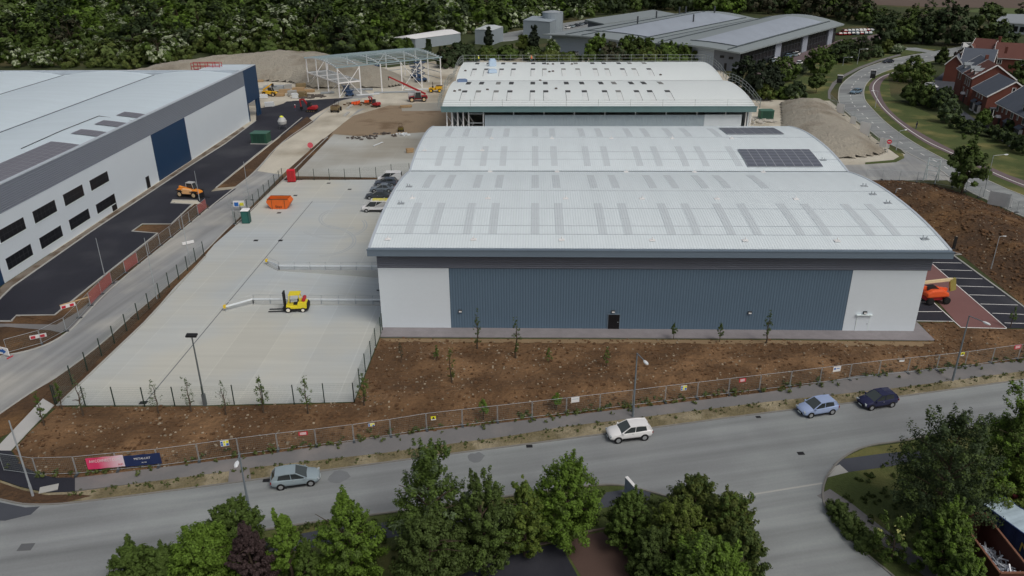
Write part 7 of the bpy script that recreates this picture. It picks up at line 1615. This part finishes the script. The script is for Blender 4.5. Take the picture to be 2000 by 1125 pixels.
FIELD = P2([(1560,-22),(1700,9),(1800,13),(2000,17),(2500,25),(2900,-28),(2000,-40)]); PLAY = P2([(1880,22),(1930,14),(2000,17),(2200,20),(2200,38),(2000,33)])
rs = random.Random(21); pts = []; y = 235.0
while y < 800:
    st = 7.6+(y-235)*.009; half = y*.74+40; x = -half+rs.random()*st
    while x < half:
        X, Y = x+rs.uniform(-.4,.4)*st, y+rs.uniform(-.4,.4)*st; px, py = proj((X,Y,0))
        if px > 1690 and py < 36: x += st; continue
        if -140 < px < 2140 and py < lower(px) and py > -75 and not inpoly(X,Y,FIELD) and not inpoly(X,Y,PLAY): pts.append((py, px, X, Y))
        x += st
    y += st
pts.sort(key=lambda p: -p[0]); print('wood', len(pts))
def kind_for(px, py):
    d = lower(px)-py; n = NZ.noise(Vector((px*.011, py*.045, 2))); u = rs.random()
    if px > 1500: return 'dark' if u < .6 else 'green' if u < .85 else 'brown'
    if d < 20 and px < 640: return 'scrub' if u < .72 else 'green' if u < .8 else 'hawthorn'
    if px < 1150 and 26 < py < 98: return 'hawthorn' if u < .46+n*1.0 else 'green' if u < .66 else 'scrub' if u < .76 else 'bright' if u < .92 else 'dark'
    return 'dark' if u < .44-n*.5 else 'brown' if u < .56 else 'green' if u < .86 else 'hawthorn' if px < 1200 and u < .96 else 'bright'
NI = 270; stuff = {}
for i, (py, px, X, Y) in enumerate(pts):
    k = kind_for(px, py); s = rs.uniform(.75,1.25)*(1.0+.75*max(0,NZ.noise(Vector((X*.02,Y*.02,9))))+(.45 if rs.random() < .12 else 0)); a = rs.random()*6.28; ms, tk = KIND[k]; s *= .6 if px > 1690 else 1.15
    if i < NI:
        lb, cat, nm = WLAB[k]; t = thing(nm, lb, cat, (X,Y,0), a, lb.split(' ', 1)[1] if False else 'woodland: '+lb.split(' in the ')[0].split(' at the ')[0]); t.scale = (s,s,s*rs.uniform(.85,1.15))
        for n_, me in (('crown', ms[rs.randrange(3)]), ('trunk', tk)): o = bpy.data.objects.new(n_, me); COL.objects.link(o); o.parent = t
    else: stuff.setdefault(k, []).append((X,Y,a,s))
ALLM = ['mid','blossom','scrub','olive','deep','dark','brown','bright']; SV, SM = [], []
LOW = {}
for j, (k, (h, r, mats, q)) in enumerate({'hawthorn':(6,3.8,('mid','blossom'),dict(shape='dome',flower=.6)),'scrub':(4.5,3.8,('scrub','olive'),dict(shape='dome',flower=.4)),'green':(8.5,4.8,('mid','dark'),dict(flower=.3)),'dark':(11.5,5.4,('deep','dark'),dict(flower=.3)),'brown':(11.5,5.4,('brown','deep'),dict(flower=.4)),'bright':(8,4.8,('bright','mid'),dict(flower=.35))}.items()):
    LOW[k] = [(crown(900+j*7+v, h, r, z0=.2, clumps=30, per=30, leaf=.68, cr=.3, rnd=.22, ow=1.15, shoots=2, **q), [ALLM.index(x) for x in mats]) for v in range(4)]
for k, L_ in stuff.items():
    for X, Y, a, s in L_:
        (V, mi), im = LOW[k][rs.randrange(4)]; c, s_ = cos(a)*s, sin(a)*s; W = np.empty_like(V); W[...,0] = V[...,0]*c-V[...,1]*s_+X; W[...,1] = V[...,0]*s_+V[...,1]*c+Y; W[...,2] = V[...,2]*s
        SV.append(W.astype(np.float32)); SM.append(np.array(im)[mi])
if SV:
    SV = np.concatenate(SV); SM = np.concatenate(SM); print('far wood faces', len(SV))
    o = bpy.data.objects.new('far_woodland', leafmesh('far_woodland', SV, SM, [G[x] for x in ALLM])); COL.objects.link(o); tag(o, 'dark mixed woodland covering the slope along the top of the view', 'woodland', kind='stuff')
# weeds along the fence foot and verges
rs = random.Random(9); WV = []; PT = []
for k in range(420):
    t = rs.random(); i = int(t*nP); p = Vector(hp[i]).lerp(Vector(hp[i+1]), rs.random()); d = (Vector(hp[i+1])-Vector(hp[i])).normalized(); nn = Vector((-d.y,d.x,0)); px = proj(p)[0]
    if not (1000 < px < 1300) and rs.random() < .45: continue
    PT.append((p.x+nn.x*rs.gauss(.0,.5), p.y+nn.y*rs.gauss(.0,.5), rs.uniform(.15,.4)))
pl = [Vector(q) for q in P2(PLO)]; pn = [Vector(q) for q in resample(P2(PLO), 200)]
for k in range(420):
    q = rs.choice(pn); PT.append((q.x+rs.gauss(0,.3), q.y-abs(rs.gauss(.2,.5)), rs.uniform(.08,.22)))
for (x, y, s) in PT:
    V, mi = crown(rs.randrange(99999), s*1.2, s, z0=.02, clumps=5, per=9, leaf=s*.35, shoots=0, cr=.5); WV.append(V+np.array([x,y,.1]))
WV = np.concatenate(WV); o = bpy.data.objects.new('weeds', leafmesh('weeds', WV, np.zeros(len(WV),int), [leafmat('weed_leaf',(62,70,36))])); COL.objects.link(o); tag(o, 'scruffy weeds along the fence foot and footway verge', 'weeds', kind='stuff')
# grass-like scrub under the near trees
GV = []; rs = random.Random(31)
SHR = P2([(1200,985),(1310,975),(1400,1015),(1450,1065),(1490,1150),(1300,1190),(1215,1040)]); NR = P2([(230,1140),(400,1065),(640,1022),(1100,962),(1200,955),(1205,1020),(1080,1050),(930,1090),(700,1180)]); CRN = P2([(1640,985),(1700,905),(1790,860),(2000,830),(2100,900),(1950,960),(1850,1000),(1900,1190),(1830,1120),(1740,1050)])
for poly, n, s0 in ((SHR,260,.5),(NR,420,.3),(CRN,200,.2)):
    xs = [p[0] for p in poly]; ys = [p[1] for p in poly]; c = 0
    while c < n:
        x, y = rs.uniform(min(xs),max(xs)), rs.uniform(min(ys),max(ys))
        if inpoly(x,y,poly): c += 1; s = s0*rs.uniform(.5,1.4); V, mi = crown(rs.randrange(99999), s*1.1, s*1.2, z0=.02, clumps=6, per=12, leaf=.12, shoots=0, cr=.5); GV.append(V+np.array([x,y,.02]))
GV = np.concatenate(GV); o = bpy.data.objects.new('undergrowth', leafmesh('undergrowth', GV, np.zeros(len(GV),int), [leafmat('undergrowth_leaf',(50,60,28))])); COL.objects.link(o); tag(o, 'low green undergrowth between the near trees and shrubs', 'undergrowth', kind='stuff')
